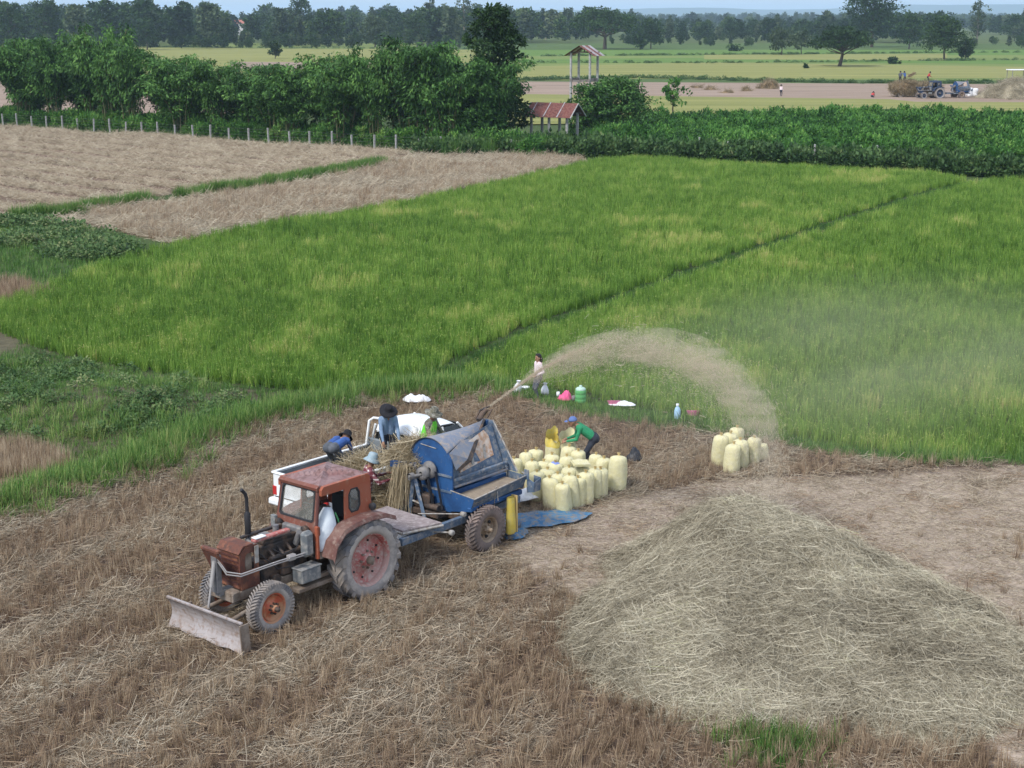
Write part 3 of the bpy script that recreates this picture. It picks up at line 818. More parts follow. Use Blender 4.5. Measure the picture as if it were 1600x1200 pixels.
swaths('laid_straw', Z_TAN_NEAR, 3.0, R(3), 1.0, 'rumpled swaths of cut rice drying beside the green paddy', 201, 1.0, .06, .40)
swaths('laid_straw', Z_TAN_FAR, 3.4, R(-44), 1.0, 'long thin rows of straw on the field by the fence', 211, .16, .02, .60)
x, y = jitter_grid(-24, 8, 76, 128, .55)
k = inside(Z_TAN_NEAR, x, y) & in_view(x, y, 3) & (fbm(x * .25, y * .4, 221, 3) > .45); x, y = x[k], y[k]
o = scatter('rice_stubble', ground_pts(x, y), RNG.uniform(0, 6.28, len(x)), 1.4 + .6 * RNG.uniform(0, 1, len(x)), RNG.normal(.14, .1, len(x)), P_STUB)
tag(o, 'tawny stubble between the drying swaths', 'stubble')
x, y = along(STRIP_LINE, 1500, .42)
k = fbm(x * .35, y * .35, 231, 2) > .46; x, y = x[k], y[k]
o = scatter('strip_grass', ground_pts(x, y), RNG.uniform(0, 6.28, len(x)), 1.1 + .7 * RNG.uniform(0, 1, len(x)), RNG.normal(.05, .1, len(x)), P_GRASS)
tag(o, 'green grass tufts on the strip between the straw fields', 'grass')
# grass clump at the foot of the straw pile
c = G(1215, 1165)
x = RNG.normal(c.x, .38, 90); y = RNG.normal(c.y, .3, 90)
o = scatter('grass_clump', ground_pts(x, y), RNG.uniform(0, 6.28, 90), .6 + .4 * RNG.uniform(0, 1, 90), RNG.normal(-.02, .1, 90), P_GRASS)
tag(o, 'green grass clump at the near foot of the straw pile', 'grass')
# grass belts on the far bunds
far_tufts = []
for pix, n in (([(820, 126), (1000, 122), (1300, 130), (1600, 131)], 420), ([(230, 74), (760, 77)], 200), ([(850, 88), (1600, 82)], 300), ([(830, 98), (1110, 99), (1600, 94)], 160)):
    x, y = along([tuple(p) for p in world_poly(pix)], n, 1.2); far_tufts.append((x, y))
x = np.concatenate([a for a, _ in far_tufts]); y = np.concatenate([b for _, b in far_tufts])
o = scatter('far_grass', np.stack([x, y, np.full(len(x), .02)], 1), RNG.uniform(0, 6.28, len(x)), RNG.uniform(.9, 2.6, len(x)), RNG.normal(-.05, .15, len(x)), P_WEED)
tag(o, 'grass and weeds along the bunds of the far fields', 'grass')
# ================================================================== trees, hedges, fence, huts
leafy('bamboo_leaf', [(0.0, (0.012, 0.036, 0.012)), (0.35, (0.056, 0.145, 0.032)), (0.65, (0.130, 0.275, 0.060)), (1.0, (0.26, 0.38, 0.11))], .2)
leafy('tree_leaf', [(0.0, (0.010, 0.028, 0.010)), (0.4, (0.028, 0.066, 0.020)), (0.75, (0.062, 0.120, 0.032)), (1.0, (0.13, 0.18, 0.055))], .2)
leafy('pale_tree_leaf', [(0.0, (0.035, 0.060, 0.030)), (0.5, (0.075, 0.115, 0.055)), (1.0, (0.16, 0.20, 0.10))], .2)
leafy('cassava_leaf', [(0.0, (0.018, 0.060, 0.016)), (0.35, (0.066, 0.190, 0.036)), (0.65, (0.140, 0.315, 0.060)), (1.0, (0.28, 0.42, 0.11))], .28)
paint('bark', (0.10, 0.080, 0.060), .95, c2=(0.06, 0.048, 0.038), scale=4, amt=.6)
paint('pale_bark', (0.24, 0.21, 0.17), .95, c2=(0.14, 0.12, 0.09), scale=4, amt=.5)
paint('culm', (0.10, 0.13, 0.05), .7, c2=(0.16, 0.14, 0.07), scale=3, amt=.6)

def tree_parts(h, rx, cb, nblob, nleaf, ls, style='round', seed=1, lean=0.0, trunk_r=None, trunk_top=None):
    """Returns (trunk MB, crown arrays). cb: height where the crown begins."""
    rg = random.Random(seed)
    tr = MB()
    r0 = trunk_r or h * .022
    tx = lean * h * .35
    top = Vector((tx, 0, cb + (h - cb) * (.55 if style != 'umbrella' else .35)))
    knee = Vector((tx * .55 + rg.uniform(-.15, .15), rg.uniform(-.15, .15), cb * .75))
    tr.tube([(0, 0, -.3), (0.02, 0, .3), knee, top], [r0 * 1.5, r0 * 1.1, r0 * .85, r0 * .35], 8)
    blobs = []
    for k in range(nblob):
        a = 2.39996 * k + rg.uniform(-.4, .4); f = (k + .5) / nblob
        if style == 'round':
            zz = cb + (h - cb) * (.12 + .78 * f); env = math.sin(math.pi * min(.93, .15 + .8 * f)) ** .6
            rr = rx * env * rg.uniform(.35, .78); br = rx * rg.uniform(.30, .46) * (.65 + .5 * env)
            bz = br * rg.uniform(.55, .8)
        elif style == 'umbrella':
            rr = rx * math.sqrt(f) * .92; zz = cb + (h - cb) * (.82 - .55 * (rr / rx) ** 2 + rg.uniform(-.12, .06)); br = rx * rg.uniform(.20, .30); bz = br * .42
        elif style == 'crown':
            zz = cb + (h - cb) * f; env = math.sin(math.pi * min(1, .16 + .84 * f ** .85)) ** .55 * (1.05 - .25 * f) + .06; rr = rx * env * rg.uniform(.15, .95); br = rx * rg.uniform(.17, .30); bz = br * .5
        elif style == 'tall':
            zz = cb + (h - cb) * f; rr = rx * rg.uniform(.1, .75) * math.sin(math.pi * (.12 + .8 * f)) ** .7; br = rx * rg.uniform(.28, .45); bz = br * .75
        elif style == 'layered':
            zz = cb + (h - cb) * f; env = (1 - f) ** .55 * .9 + .12; rr = rx * env * rg.uniform(.4, .9); br = rx * rg.uniform(.24, .38); bz = br * .2
        c = Vector((tx * zz / h + rr * math.cos(a), rr * math.sin(a), zz)); blobs.append((c, br, bz))
        s = top.lerp(knee, rg.uniform(.1, .9)) if style not in ('tall', 'crown') else Vector((tx * zz / h, 0, zz - br))
        tr.tube([s, s.lerp(c, .55) + Vector((0, 0, -.06 * h * (1 if style == 'umbrella' else .2))), c], [r0 * .38, r0 * .22, r0 * .08], 5)
    if style in ('tall', 'crown'): tr.tube([top, Vector((tx, 0, h * .97))], [r0 * .5, r0 * .1], 6)
    parts = []
    per = max(6, nleaf // nblob)
    for c, br, bz in blobs:
        nc = max(3, per // 14)
        cu = rand_unit(nc) * (RNG.uniform(.25, 1, nc) ** .4)[:, None]
        cc = np.array(c) + cu * np.array([br, br, bz])
        cv = RNG.uniform(.05, .55, nc)
        m = per // nc
        ctr = np.repeat(cc, m, 0) + RNG.normal(0, br * .20, (nc * m, 3)) * np.array([1, 1, .6])
        D = np.repeat(cu, m, 0) * .7 + rand_unit(nc * m) + np.array([0, 0, -.15])
        Nn = np.array([0, 0, 1.0]) + rand_unit(nc * m) * .8
        v = np.repeat(cv, m) + RNG.uniform(-.1, .25, nc * m)
        parts.append(diamonds(ctr, D, Nn, ls * RNG.uniform(.6, 1.4, nc * m), ls * .62 * RNG.uniform(.6, 1.3, nc * m), v))
    return tr, cat(parts)
def tree(name, loc, label, cat_='tree', group=None, mat='tree_leaf', bark='bark', rz=0.0, shared=None, scale=1.0, **kw):
    if shared is None:
        tr, cr = tree_parts(**kw)
        shared = (tr.mesh('trunk', bark), mesh_np('crown', *cr, mats=[mat]))
    o = empty(name, loc, rz); o.scale = (scale,) * 3
    tag(o, label, cat_, group)
    link('trunk', shared[0], o); link('crown', shared[1], o)
    return o, shared

# ---- bamboo row behind the fence
def bamboo_parts(seed, h=8.2, n=22, spread=2.9, leaves=11000):
    rg = random.Random(seed); tr = MB(); paths = []
    for k in range(n):
        a = rg.uniform(0, 6.283); b = Vector((math.cos(a), math.sin(a), 0)) * rg.uniform(.05, .8)
        hh = h * rg.uniform(.62, 1.0); out = spread * rg.uniform(.35, 1.1); a2 = a + rg.uniform(-.5, .5)
        d = Vector((math.cos(a2), math.sin(a2), 0))
        pts = [b + d * out * t ** 2.2 + Vector((0, 0, hh * (t - .22 * t ** 4) / .78 * .92)) for t in (0, .25, .5, .72, .88, 1.0)]
        pts[-1].z -= rg.uniform(.1, .7); paths.append(pts)
        tr.tube(pts, [.05, .045, .038, .028, .016, .006], 5)
    per = leaves // n; parts = []
    for pts in paths:
        nc = 16
        t = RNG.beta(2.1, 1.25, nc) * .82 + .18
        P = np.array(pts); u = np.array([0, .25, .5, .72, .88, 1.0])
        c = np.stack([np.interp(t, u, P[:, j]) for j in range(3)], 1)
        off = rand_unit(nc) * np.array([1, 1, .35]) * RNG.uniform(.15, .75, nc)[:, None]
        c = c + off; cv = RNG.uniform(.05, .5, nc); m = per // nc
        out = off + np.array([0, 0, -.1])
        D = np.repeat(out, m, 0) + rand_unit(nc * m) * .55 + np.array([0, 0, -.45])
        ctr = np.repeat(c, m, 0) + RNG.normal(0, .26, (nc * m, 3)) * np.array([1, 1, .7])
        Nn = np.array([0, 0, .7]) + np.repeat(off, m, 0) * .6 + rand_unit(nc * m) * .6
        v = np.repeat(cv, m) + RNG.uniform(-.08, .26, nc * m)
        parts.append(diamonds(ctr, D, Nn, .38 * RNG.uniform(.6, 1.3, nc * m), .125 * RNG.uniform(.6, 1.3, nc * m), v))
    return tr, cat(parts)
BAM = []
for s in range(5):
    tr, cr = bamboo_parts(900 + s)
    BAM.append((tr.mesh('culms', 'culm'), mesh_np('foliage', *cr, mats=['bamboo_leaf'])))
FENCE_PX = [(5, 196), (27, 197.3), (50, 198.6), (73, 200), (98, 201.3), (122, 202.6), (147, 205), (172, 206.6), (197, 208.4), (222, 210.4), (247, 212.2), (274, 213.8), (302, 215.6), (329, 217.4), (358, 219.4), (389, 221.4), (420, 223), (453, 225), (484, 226.4), (519, 228.6), (550, 231), (585, 233), (619, 235), (654, 236.5), (672, 237), (689, 238), (762, 240.5), (799, 241.5), (838, 242)]
FP = [G(x, y) for x, y in FENCE_PX]
fdir = (FP[-4] - FP[0]).normalized(); fnor = Vector((-fdir.y, fdir.x, 0))
if fnor.y < 0: fnor = -fnor
grp = 'bamboo clumps behind the wire fence'
tops = [(-62, 62), (-26, 72), (8, 66), (45, 58), (90, 66), (135, 52), (175, 72), (215, 82), (255, 92), (300, 104), (345, 106), (390, 100), (425, 122), (462, 100), (505, 84), (550, 72), (590, 76), (632, 74), (672, 92), (706, 88)]
for i, (tx, ty) in enumerate(tops):
    b = G(tx, np.interp(tx, [-100, *[p[0] for p in FENCE_PX]], [190, *[p[1] for p in FENCE_PX]])) + fnor * (2.6 + 1.9 * (i % 3 == 1) + .8 * (i % 2))
    ht = at_y(tx, ty - 4, b.y).z * (1.0 + .10 * (i % 4 == 1))
    sh = BAM[i % 5]
    o = empty('bamboo_clump', (b.x, b.y, 0), i * 1.9); tag(o, 'dense dark green bamboo clump of the front row behind the wire fence', 'bamboo', grp)
    o.scale = (.92 + .16 * (i % 3), .92 + .16 * (i % 3), ht / 7.6)
    link('culm', sh[0], o); link('foliage', sh[1], o)
for i, tx in enumerate(range(-30, 700, 62)):
    fy = np.interp(max(tx, 5), [p[0] for p in FENCE_PX], [p[1] for p in FENCE_PX])
    b = G(tx, fy) + fnor * (7.5 + (i % 2) * 1.5)
    ht = at_y(tx, 96 + 10 * (i % 3) + (14 if 230 < tx < 450 else 0), b.y).z
    o = empty('bamboo_clump', (b.x, b.y, 0), i * 2.7); tag(o, 'bamboo clump of the back row, half hidden by the clumps along the fence', 'bamboo', 'back row of bamboo clumps')
    o.scale = (1.1, 1.1, ht / 8.0)
    link('culm', BAM[(i + 2) % 5][0], o); link('foliage', BAM[(i + 2) % 5][1], o)

# ---- wire fence
paint('concrete_post', (0.40, 0.40, 0.39), .85, c2=(0.26, 0.26, 0.25), scale=5, amt=.5)
paint('wire', (0.25, 0.25, 0.25), .5, metal=.8)
f_root = empty('wire_fence', (FP[0].x, FP[0].y, 0)); tag(f_root, 'wire fence on thin concrete posts in front of the bamboo row', 'fence')
def post_mesh(h, w):
    m = MB(); m.box(-w, w, -w, w, -.3, h, bev=.012); return m
pm = [post_mesh(h, .07).mesh('post', 'concrete_post') for h in (1.22, 1.32, 1.12)]
for i, p in enumerate(FP):
    q = link('post', pm[i % 3], f_root, (p.x - FP[0].x, p.y - FP[0].y, 0), (random.uniform(-.03, .03), random.uniform(-.05, .05), .6))
for k, hz_ in enumerate((.3, .6, .9, 1.15)):
    m = MB()
    m.tube([(p.x - FP[0].x, p.y - FP[0].y - .085, hz_ + .02 * math.sin(i * 2.1 + k)) for i, p in enumerate(FP)], .006, 4)
    m.build('wire', 'wire', f_root)
# undergrowth along and behind the fence
def leaf_bush(n, rad, h, ls, asp=.5, up=.4):
    nc = max(6, n // 16); m = n // nc
    cu = rand_unit(nc); cu[:, 2] = np.abs(cu[:, 2]); cu *= (RNG.uniform(.3, 1, nc) ** .45)[:, None]
    c = cu * np.array([rad, rad, h]); cv = RNG.uniform(.05, .6, nc)
    ctr = np.repeat(c, m, 0) + RNG.normal(0, rad * .16, (nc * m, 3)); ctr[:, 2] = np.maximum(ctr[:, 2], .02)
    D = np.repeat(cu, m, 0) + rand_unit(nc * m) * .8 + np.array([0, 0, up])
    Nn = np.array([0, 0, 1.0]) + rand_unit(nc * m) * .6
    v = np.repeat(cv, m) + RNG.uniform(-.1, .2, nc * m)
    return diamonds(ctr, D, Nn, ls * RNG.uniform(.6, 1.4, nc * m), ls * asp * RNG.uniform(.6, 1.3, nc * m), v)
P_CASS = protos_of('cassava_plant', lambda: leaf_bush(420, .85, 1.75, .30, .42, .1), 5, 'cassava_leaf')
P_VINE = protos_of('vine_bush', lambda: leaf_bush(300, .7, .75, .22, .7, .2), 4, 'weed_leaf')
P_TALLG = protos_of('tall_grass', lambda: blade_clump(60, 1.7, .35, .28, .035, .3, .15, .7), 3, 'grass_leaf')
x = np.concatenate([np.array([(FP[0].x + fdir.x * t + fnor.x * o_) for t, o_ in zip(RNG.uniform(-4, 58, 420), RNG.uniform(.8, 4.5, 420))])])
RNG2 = np.random.default_rng(5)
tt, oo = RNG2.uniform(-6, 66, 520), RNG2.uniform(.9, 5.0, 520)
x = FP[0].x + fdir.x * tt + fnor.x * oo; y = FP[0].y + fdir.y * tt + fnor.y * oo
o = scatter('undergrowth', np.stack([x, y, np.zeros(len(x))], 1), RNG.uniform(0, 6.28, len(x)), RNG.uniform(.5, 1.1, len(x)), RNG.normal(.08, .14, len(x)), P_CASS)
tag(o, 'leafy undergrowth behind the wire fence under the bamboo', 'undergrowth')
tt, oo = RNG2.uniform(-6, 70, 420), RNG2.uniform(.15, .9, 420)
x = FP[0].x + fdir.x * tt + fnor.x * oo; y = FP[0].y + fdir.y * tt + fnor.y * oo
o = scatter('fence_grass', np.stack([x, y, np.zeros(len(x))], 1), RNG.uniform(0, 6.28, len(x)), RNG.uniform(.9, 1.7, len(x)), RNG.normal(-.1, .12, len(x)), P_GRASS)
tag(o, 'dark grass along the foot of the wire fence', 'grass')

# ---- cassava field and the vine hedge in front of it
Z_CASS = world_poly([(915, 236), (1000, 240), (1300, 250), (1760, 262), (1760, 196), (1400, 191), (1150, 190), (1040, 192), (1010, 200), (930, 214)])
x, y = jitter_grid(2, 75, 112, 190, 1.18)
k = inside(Z_CASS, x, y) & in_view(x, y, 5); x, y = x[k], y[k]
hgt = .46 + .62 * fbm(x * .22, y * .22, 301, 3) + .22 * np.sin(y * .55 + x * .1)
o = scatter('cassava_crop', np.stack([x, y, np.zeros(len(x))], 1), RNG.uniform(0, 6.28, len(x)), np.clip(hgt + RNG.normal(0, .10, len(x)), .38, 1.15), (fbm(x * .2, y * .2, 305, 3) - .5) * .35 + RNG.normal(0, .06, len(x)), P_CASS)
tag(o, 'dense green cassava field beyond the paddy', 'cassava')
HEDGE = [tuple(p) for p in world_poly([(880, 243), (960, 243), (1100, 247), (1300, 257), (1440, 263), (1540, 274), (1640, 280), (1760, 284)])]
x, y = along(HEDGE, 420, .8)
o = scatter('vine_hedge', np.stack([x, y, np.zeros(len(x))], 1), RNG.uniform(0, 6.28, len(x)), RNG.uniform(.8, 1.6, len(x)), RNG.normal(-.05, .1, len(x)), P_VINE)
tag(o, 'low vine covered hedge between paddy and cassava', 'hedge')
x, y = along([tuple(p) for p in world_poly([(690, 242), (780, 242), (850, 240), (960, 242)])], 170, .9)
o = scatter('reed_grass', np.stack([x, y, np.zeros(len(x))], 1), RNG.uniform(0, 6.28, len(x)), RNG.uniform(.6, 1.25, len(x)), RNG.normal(.02, .12, len(x)), P_TALLG)
tag(o, 'tall reedy grass in front of the red roofed hut', 'grass')
x, y = along([tuple(p) for p in world_poly([(680, 240), (780, 239), (860, 236), (940, 238)])], 150, 1.3)
o = scatter('undergrowth', np.stack([x, y, np.zeros(len(x))], 1), RNG.uniform(0, 6.28, len(x)), RNG.uniform(.7, 1.7, len(x)), RNG.normal(-.05, .1, len(x)), P_VINE)
tag(o, 'bushy undergrowth round the posts of the red roofed hut', 'undergrowth')
P = G(1140, 248); m = MB()
for i, (px_, py_, hh) in enumerate([(1092, 243, 1.5), (1137, 248, 1.4), (1272, 256, 1.5), (1369, 258, 1.5)]):
    p = G(px_, py_)
    o = MB().box(-.06, .06, -.06, .06, -.3, hh, bev=.012).build('fence_post', 'concrete_post', None, (p.x, p.y, 0), (.03, -.02, .4))
    tag(o, 'lone pale concrete post half sunk in the vine hedge', 'post', 'posts standing in the vine hedge')

# ---- the trees one can tell apart
def T_(px, base_y, top_y, half_w, label, cbf=.3, nblob=14, nleaf=2600, ls=.5, name='broadleaf_tree', dist=None, **kw):
    p = G(px, base_y) if dist is None else at_y(px, base_y, dist)
    y = p.y; h = at_y(px, top_y, y).z; rx = half_w / CAM_F * math.hypot(y, CAM_H)
    o, sh = tree(name, (p.x, y, 0), label, rz=kw.pop('rz', random.uniform(0, 6)), mat=kw.pop('mat', 'tree_leaf'), bark=kw.pop('bark', 'bark'), group=kw.pop('group', None),
                 h=h, rx=rx * 1.06, cb=h * cbf, nblob=nblob, nleaf=int(nleaf * 1.35), ls=ls * 1.12, seed=kw.pop('seed', int(px)), **kw)
    return o
T_(774, 226, 13, 60, 'tall dark feathery tree rising above the end of the bamboo row', .14, 60, 11000, .30, style='crown', trunk_r=.2, dist=138)
T_(748, 236, 164, 56, 'low spreading dark green tree left of the red roofed hut', .10, 30, 7000, .24, style='layered', dist=133, mat='bamboo_leaf')
T_(965, 218, 126, 68, 'layered dark green tree between the two huts', .06, 40, 9000, .26, style='layered', dist=150, mat='bamboo_leaf')
T_(922, 222, 134, 46, 'low dark bush tree at the foot of the stilt tower', .06, 26, 5000, .25, style='layered', dist=147, mat='bamboo_leaf')
T_(700, 236, 84, 28, 'bushy tree at the right end of the bamboo row', .25, 18, 5200, .3, dist=141, mat='bamboo_leaf')
T_(1052, 186, 122, 22, 'thin young tree with sparse leaves at the cassava edge', .3, 12, 420, .35, mat='cassava_leaf', dist=175)
T_(945, 77, 11, 50, 'broad umbrella crowned tree behind the stilt tower', .30, 34, 4600, .75, style='umbrella', trunk_r=.7)
T_(1017, 76, 29, 20, 'dark tree beside the broad umbrella crowned tree', .25, 14, 2200, .6)
T_(1000, 78, 50, 13, 'small dark tree under the umbrella crowned tree', .15, 10, 1200, .6)
T_(1312, 104, 39, 44, 'wide dark tree with leaning trunk alone in the green fields', .30, 30, 5200, .55, style='umbrella', lean=.22, trunk_r=.42, rz=0)
T_(1221, 86, 44, 20, 'olive green round tree left of the leaning tree', .25, 12, 1500, .6, mat='pale_tree_leaf')
T_(1252, 85, 48, 14, 'smaller olive green tree beside the round one', .25, 10, 1100, .6, mat='pale_tree_leaf')
T_(1475, 93, 24, 34, 'dark leafy tree standing in the field behind the straw trailer', .22, 22, 4200, .55)
T_(1508, 92, 58, 14, 'short dark tree close beside the leafy one', .1, 10, 1400, .55)
T_(1362, 74, -26, 40, 'huge dark tree towering over the far wood', .2, 30, 4800, .9, trunk_r=.6)
T_(1420, 77, 19, 24, 'dark round tree beside the huge tree', .1, 16, 2200, .7)
T_(1455, 72, 18, 20, 'dark tree behind the leafy field tree', .15, 12, 1600, .8)
T_(1526, 70, 4, 20, 'tall pale slender tree with airy crown', .25, 16, 1100, .8, style='tall', mat='pale_tree_leaf', bark='pale_bark')
T_(1585, 64, 23, 22, 'dark tree at the edge of the far wood by the tall pale tree', .1, 12, 1600, .8)
T_(1595, 66, 34, 16, 'greyer tree in front of the dark wood edge', .1, 10, 1200, .8, mat='pale_tree_leaf')
T_(586, 74, 24, 25, 'broad pale green tree in front of the far wood', .12, 16, 2600, .7, mat='pale_tree_leaf')
T_(652, 74, 16, 19, 'dark oval tree in front of the far wood', .1, 14, 2600, .6)
T_(430, 92, 64, 11, 'small dark tree alone on the yellow rice field', .2, 8, 900, .5)
T_(500, 72, 40, 16, 'grey green tree at the far field edge above the bamboo', .1, 10, 1300, .7, mat='pale_tree_leaf')
T_(230, 78, 28, 20, 'dark tree at the field edge beyond the left bamboo', .1, 14, 2000, .7)
T_(350, 74, 30, 18, 'dark round tree before the wood near the white house', .1, 12, 1700, .7)
T_(853, 62, 20, 7, 'slim pale tree standing against the dark wood', .3, 10, 500, .9, style='tall', mat='pale_tree_leaf', bark='pale_bark')
T_(725, 66, -8, 18, 'tall thin crowned tree above the far wood', .45, 12, 700, .9, style='tall', mat='pale_tree_leaf', bark='pale_bark')
T_(672, 66, 0, 14, 'tall open crowned tree left of the feathery tree', .5, 10, 600, .9, style='tall', mat='pale_tree_leaf', bark='pale_bark')
T_(470, 66, -6, 24, 'high dark tree breaking the skyline of the far wood', .2, 16, 2000, .9)
T_(75, 74, -4, 26, 'big dark tree at the left end of the far wood', .1, 18, 2600, .8)
T_(20, 76, 2, 24, 'tall dark tree beside the big left one', .1, 16, 2400, .8)
T_(1396, 100, 90, 8, 'round green bush alone in the green rice', .0, 6, 500, .5, name='round_bush')
T_(1146, 80, 70, 10, 'dark round bush by the far field path', .0, 6, 500, .6, name='round_bush')
T_(92, 118, 96, 6, 'tiny bush behind the left bamboo', .0, 5, 200, .5, name='round_bush')
T_(1258, 107, 101, 4, 'tiny dark bush in the yellow green field', .0, 4, 160, .5, name='round_bush')
# ---- the far wood: one mass
P_FAR = []
for s in range(7):
    tr, cr = tree_parts(12, [4.2, 5.2, 3.6, 4.6, 2.6, 5.0, 3.2][s], 1.6, 16, 1400, 1.0, 'round' if s != 4 else 'tall', 500 + s)
    V, Fa, A = cr
    P_FAR.append(proto(f'far_tree_{s}', mesh_np(f'far_tree_{s}', V, Fa, A, ['pale_tree_leaf' if s in (4, 6) else 'tree_leaf'])))
W = []
def wood(pxa, pxb, y0, y1, n, hmin, hmax):
    for _ in range(n):
        p = G(RNG.uniform(pxa, pxb), RNG.uniform(y0, y1)); W.append((p.x, p.y, 0, RNG.uniform(hmin, hmax) / 12))
wood(-250, 330, 57, 75, 190, 5, 19); wood(300, 720, 55, 73, 160, 5, 16); wood(640, 930, 54, 68, 110, 5, 17)
wood(-300, 800, 46, 56, 200, 9, 22); wood(800, 1000, 48, 58, 70, 10, 15)
wood(980, 1330, 45, 66, 130, 6, 12); wood(1280, 1480, 52, 68, 60, 9, 15); wood(1460, 1560, 47, 56, 30, 8, 13); wood(1550, 1900, 46, 64, 80, 9, 15)
wood(900, 1900, 38, 46, 240, 12, 18); wood(-400, 1000, 40, 46, 120, 13, 20); wood(900, 1900, 33.5, 38, 420, 14, 22)
wood(950, 1330, 64, 74, 60, 2, 5); wood(-200, 760, 70, 77, 150, 2.5, 6); wood(1500, 1800, 66, 78, 26, 2, 5)
W = np.array(W)
s = np.stack([W[:, 3] * RNG.uniform(.9, 1.25, len(W)), W[:, 3] * RNG.uniform(.9, 1.25, len(W)), W[:, 3]], 1)
o = scatter('woodland', W[:, :3], RNG.uniform(0, 6.28, len(W)), s, RNG.normal(.02, .20, len(W)), P_FAR)
tag(o, 'far wood closing off the fields as one bluish mass', 'woodland')

# ---- huts
paint('rusty_tin', (0.155, 0.050, 0.040), .65, c2=(0.10, 0.036, 0.030), scale=1.6, amt=.5, c3=(0.22, 0.10, 0.08), scale3=6, amt3=.5)
paint('bare_tin', (0.42, 0.42, 0.44), .5, metal=.3, c2=(0.30, 0.24, 0.22), scale=2, amt=.5)
paint('old_wood', (0.22, 0.20, 0.185), .9, c2=(0.13, 0.11, 0.10), scale=3, amt=.5)
paint('dark_wood', (0.07, 0.055, 0.048), .9)
def tin_roof(root, L, half, ridge, eave, strips_, over=.0):
    """Gable roof with ridge along local x: corrugated sheets, one part each."""
    n = len(strips_); w = L / n
    for side in (-1, 1):
        for k, mt in enumerate(strips_):
            m = MB(); V, Fq = [], []
            c = 8
            for j in range(c + 1):
                xx = -L / 2 + w * k + w * j / c * 1.0
                zz = .022 * math.sin(j / c * math.pi * 4 * 2 + .5) + .008 * (k % 2)
                V += [(xx, 0.0, ridge + zz), (xx, side * half, eave + zz)]
            for j in range(c): Fq.append((2 * j, 2 * j + 1, 2 * j + 3, 2 * j + 2))
            b = len(V); V2 = [(a, bb, z - .012) for a, bb, z in V]
            m.add(V + V2, Fq + [tuple(b + i for i in q[::-1]) for q in Fq])
            m.build('roof_sheet', mt, root)
# red roofed hut
p = at_y(866, 222, 140)
h_root = empty('field_hut', (p.x, p.y, 0), R(-26)); tag(h_root, 'open field hut with rusty red tin gable roof on pale posts', 'hut')
tin_roof(h_root, 4.7, 1.75, 3.55, 2.35, ['rusty_tin'] * 7)
for k in range(1, 7, 2):
    for sg in (-1, 1):
        xx = -2.35 + 4.7 * k / 7; MB().sheet([(xx - .05, 0.0, 3.60), (xx + .05, 0.0, 3.60), (xx + .05, sg * 1.75, 2.40), (xx - .05, sg * 1.75, 2.40)], .01).build('roof_seam', 'bare_tin', h_root)
for sx in (-1.75, 0, 1.75):
    for sy in (-1.15, 1.15):
        MB().box(sx - .1, sx + .1, sy - .1, sy + .1, -.3, 2.66, bev=.01).build('post', 'concrete_post', h_root)
for sy in (-1.15, 1.15): MB().box(-2.1, 2.1, sy - .06, sy + .06, 2.56, 2.68).build('beam', 'old_wood', h_root)
for sx in (-2.33, 2.33):
    m = MB()
    for sg in (-1, 1): m.tube([(sx, 0, 3.52), (sx, sg * 1.76, 2.32)], .06, 6)
    m.build('barge_board', 'concrete_post', h_root)
MB().box(-1.9, 1.9, -.05, .05, 3.36, 3.46).build('ridge_beam', 'dark_wood', h_root)
# stilt tower
p = at_y(912, 190, 165)
h_root = empty('stilt_tower', (p.x, p.y, 0), R(62)); tag(h_root, 'tall open tower hut on four concrete stilts with striped tin roof', 'tower')
tin_roof(h_root, 2.7, 1.75, 8.15, 7.1, ['rusty_tin', 'bare_tin', 'rusty_tin', 'bare_tin'])
for sx in (-.95, .95):
    for sy in (-1.1, 1.1):
        MB().box(sx - .1, sx + .1, sy - .1, sy + .1, -.3, 7.42, bev=.01).build('stilt', 'concrete_post', h_root)
for sx in (-.95, .95): MB().box(sx - .07, sx + .07, -1.2, 1.2, 4.42, 4.62).build('floor_beam', 'old_wood', h_root)
for sy in (-1.1, 1.1): MB().box(-1.1, 1.1, sy - .07, sy + .07, 4.46, 4.8).build('floor_beam', 'old_wood', h_root)
for sx in (-.95, .95): MB().box(sx - .05, sx + .05, -1.3, 1.3, 7.42, 7.52).build('tie_beam', 'dark_wood', h_root)
MB().box(-.05, .05, -.05, .05, 7.5, 8.1).build('king_post', 'dark_wood', h_root)
# small far house
p = G(372, 55)
h_root = empty('far_house', (p.x, p.y, 0), .3); tag(h_root, 'small white house with red roof far behind the trees', 'house')
paint('white_wall', (0.7, 0.68, 0.66), .8); paint('red_roof', (0.40, 0.16, 0.12), .8)
MB().box(-4, 4, -3.2, 3.2, 0, 7.5).build('wall', 'white_wall', h_root)
m = MB(); m.prism([(-3.7, 7.5), (3.7, 7.5), (0, 9.8)], -4.4, 4.4, 'x'); m.build('roof', 'red_roof', h_root)
for k in (-2.4, 0, 2.4): MB().box(k - .5, k + .5, -3.26, -3.18, 4.6, 6.2).build('window', 'dark_wood', h_root)
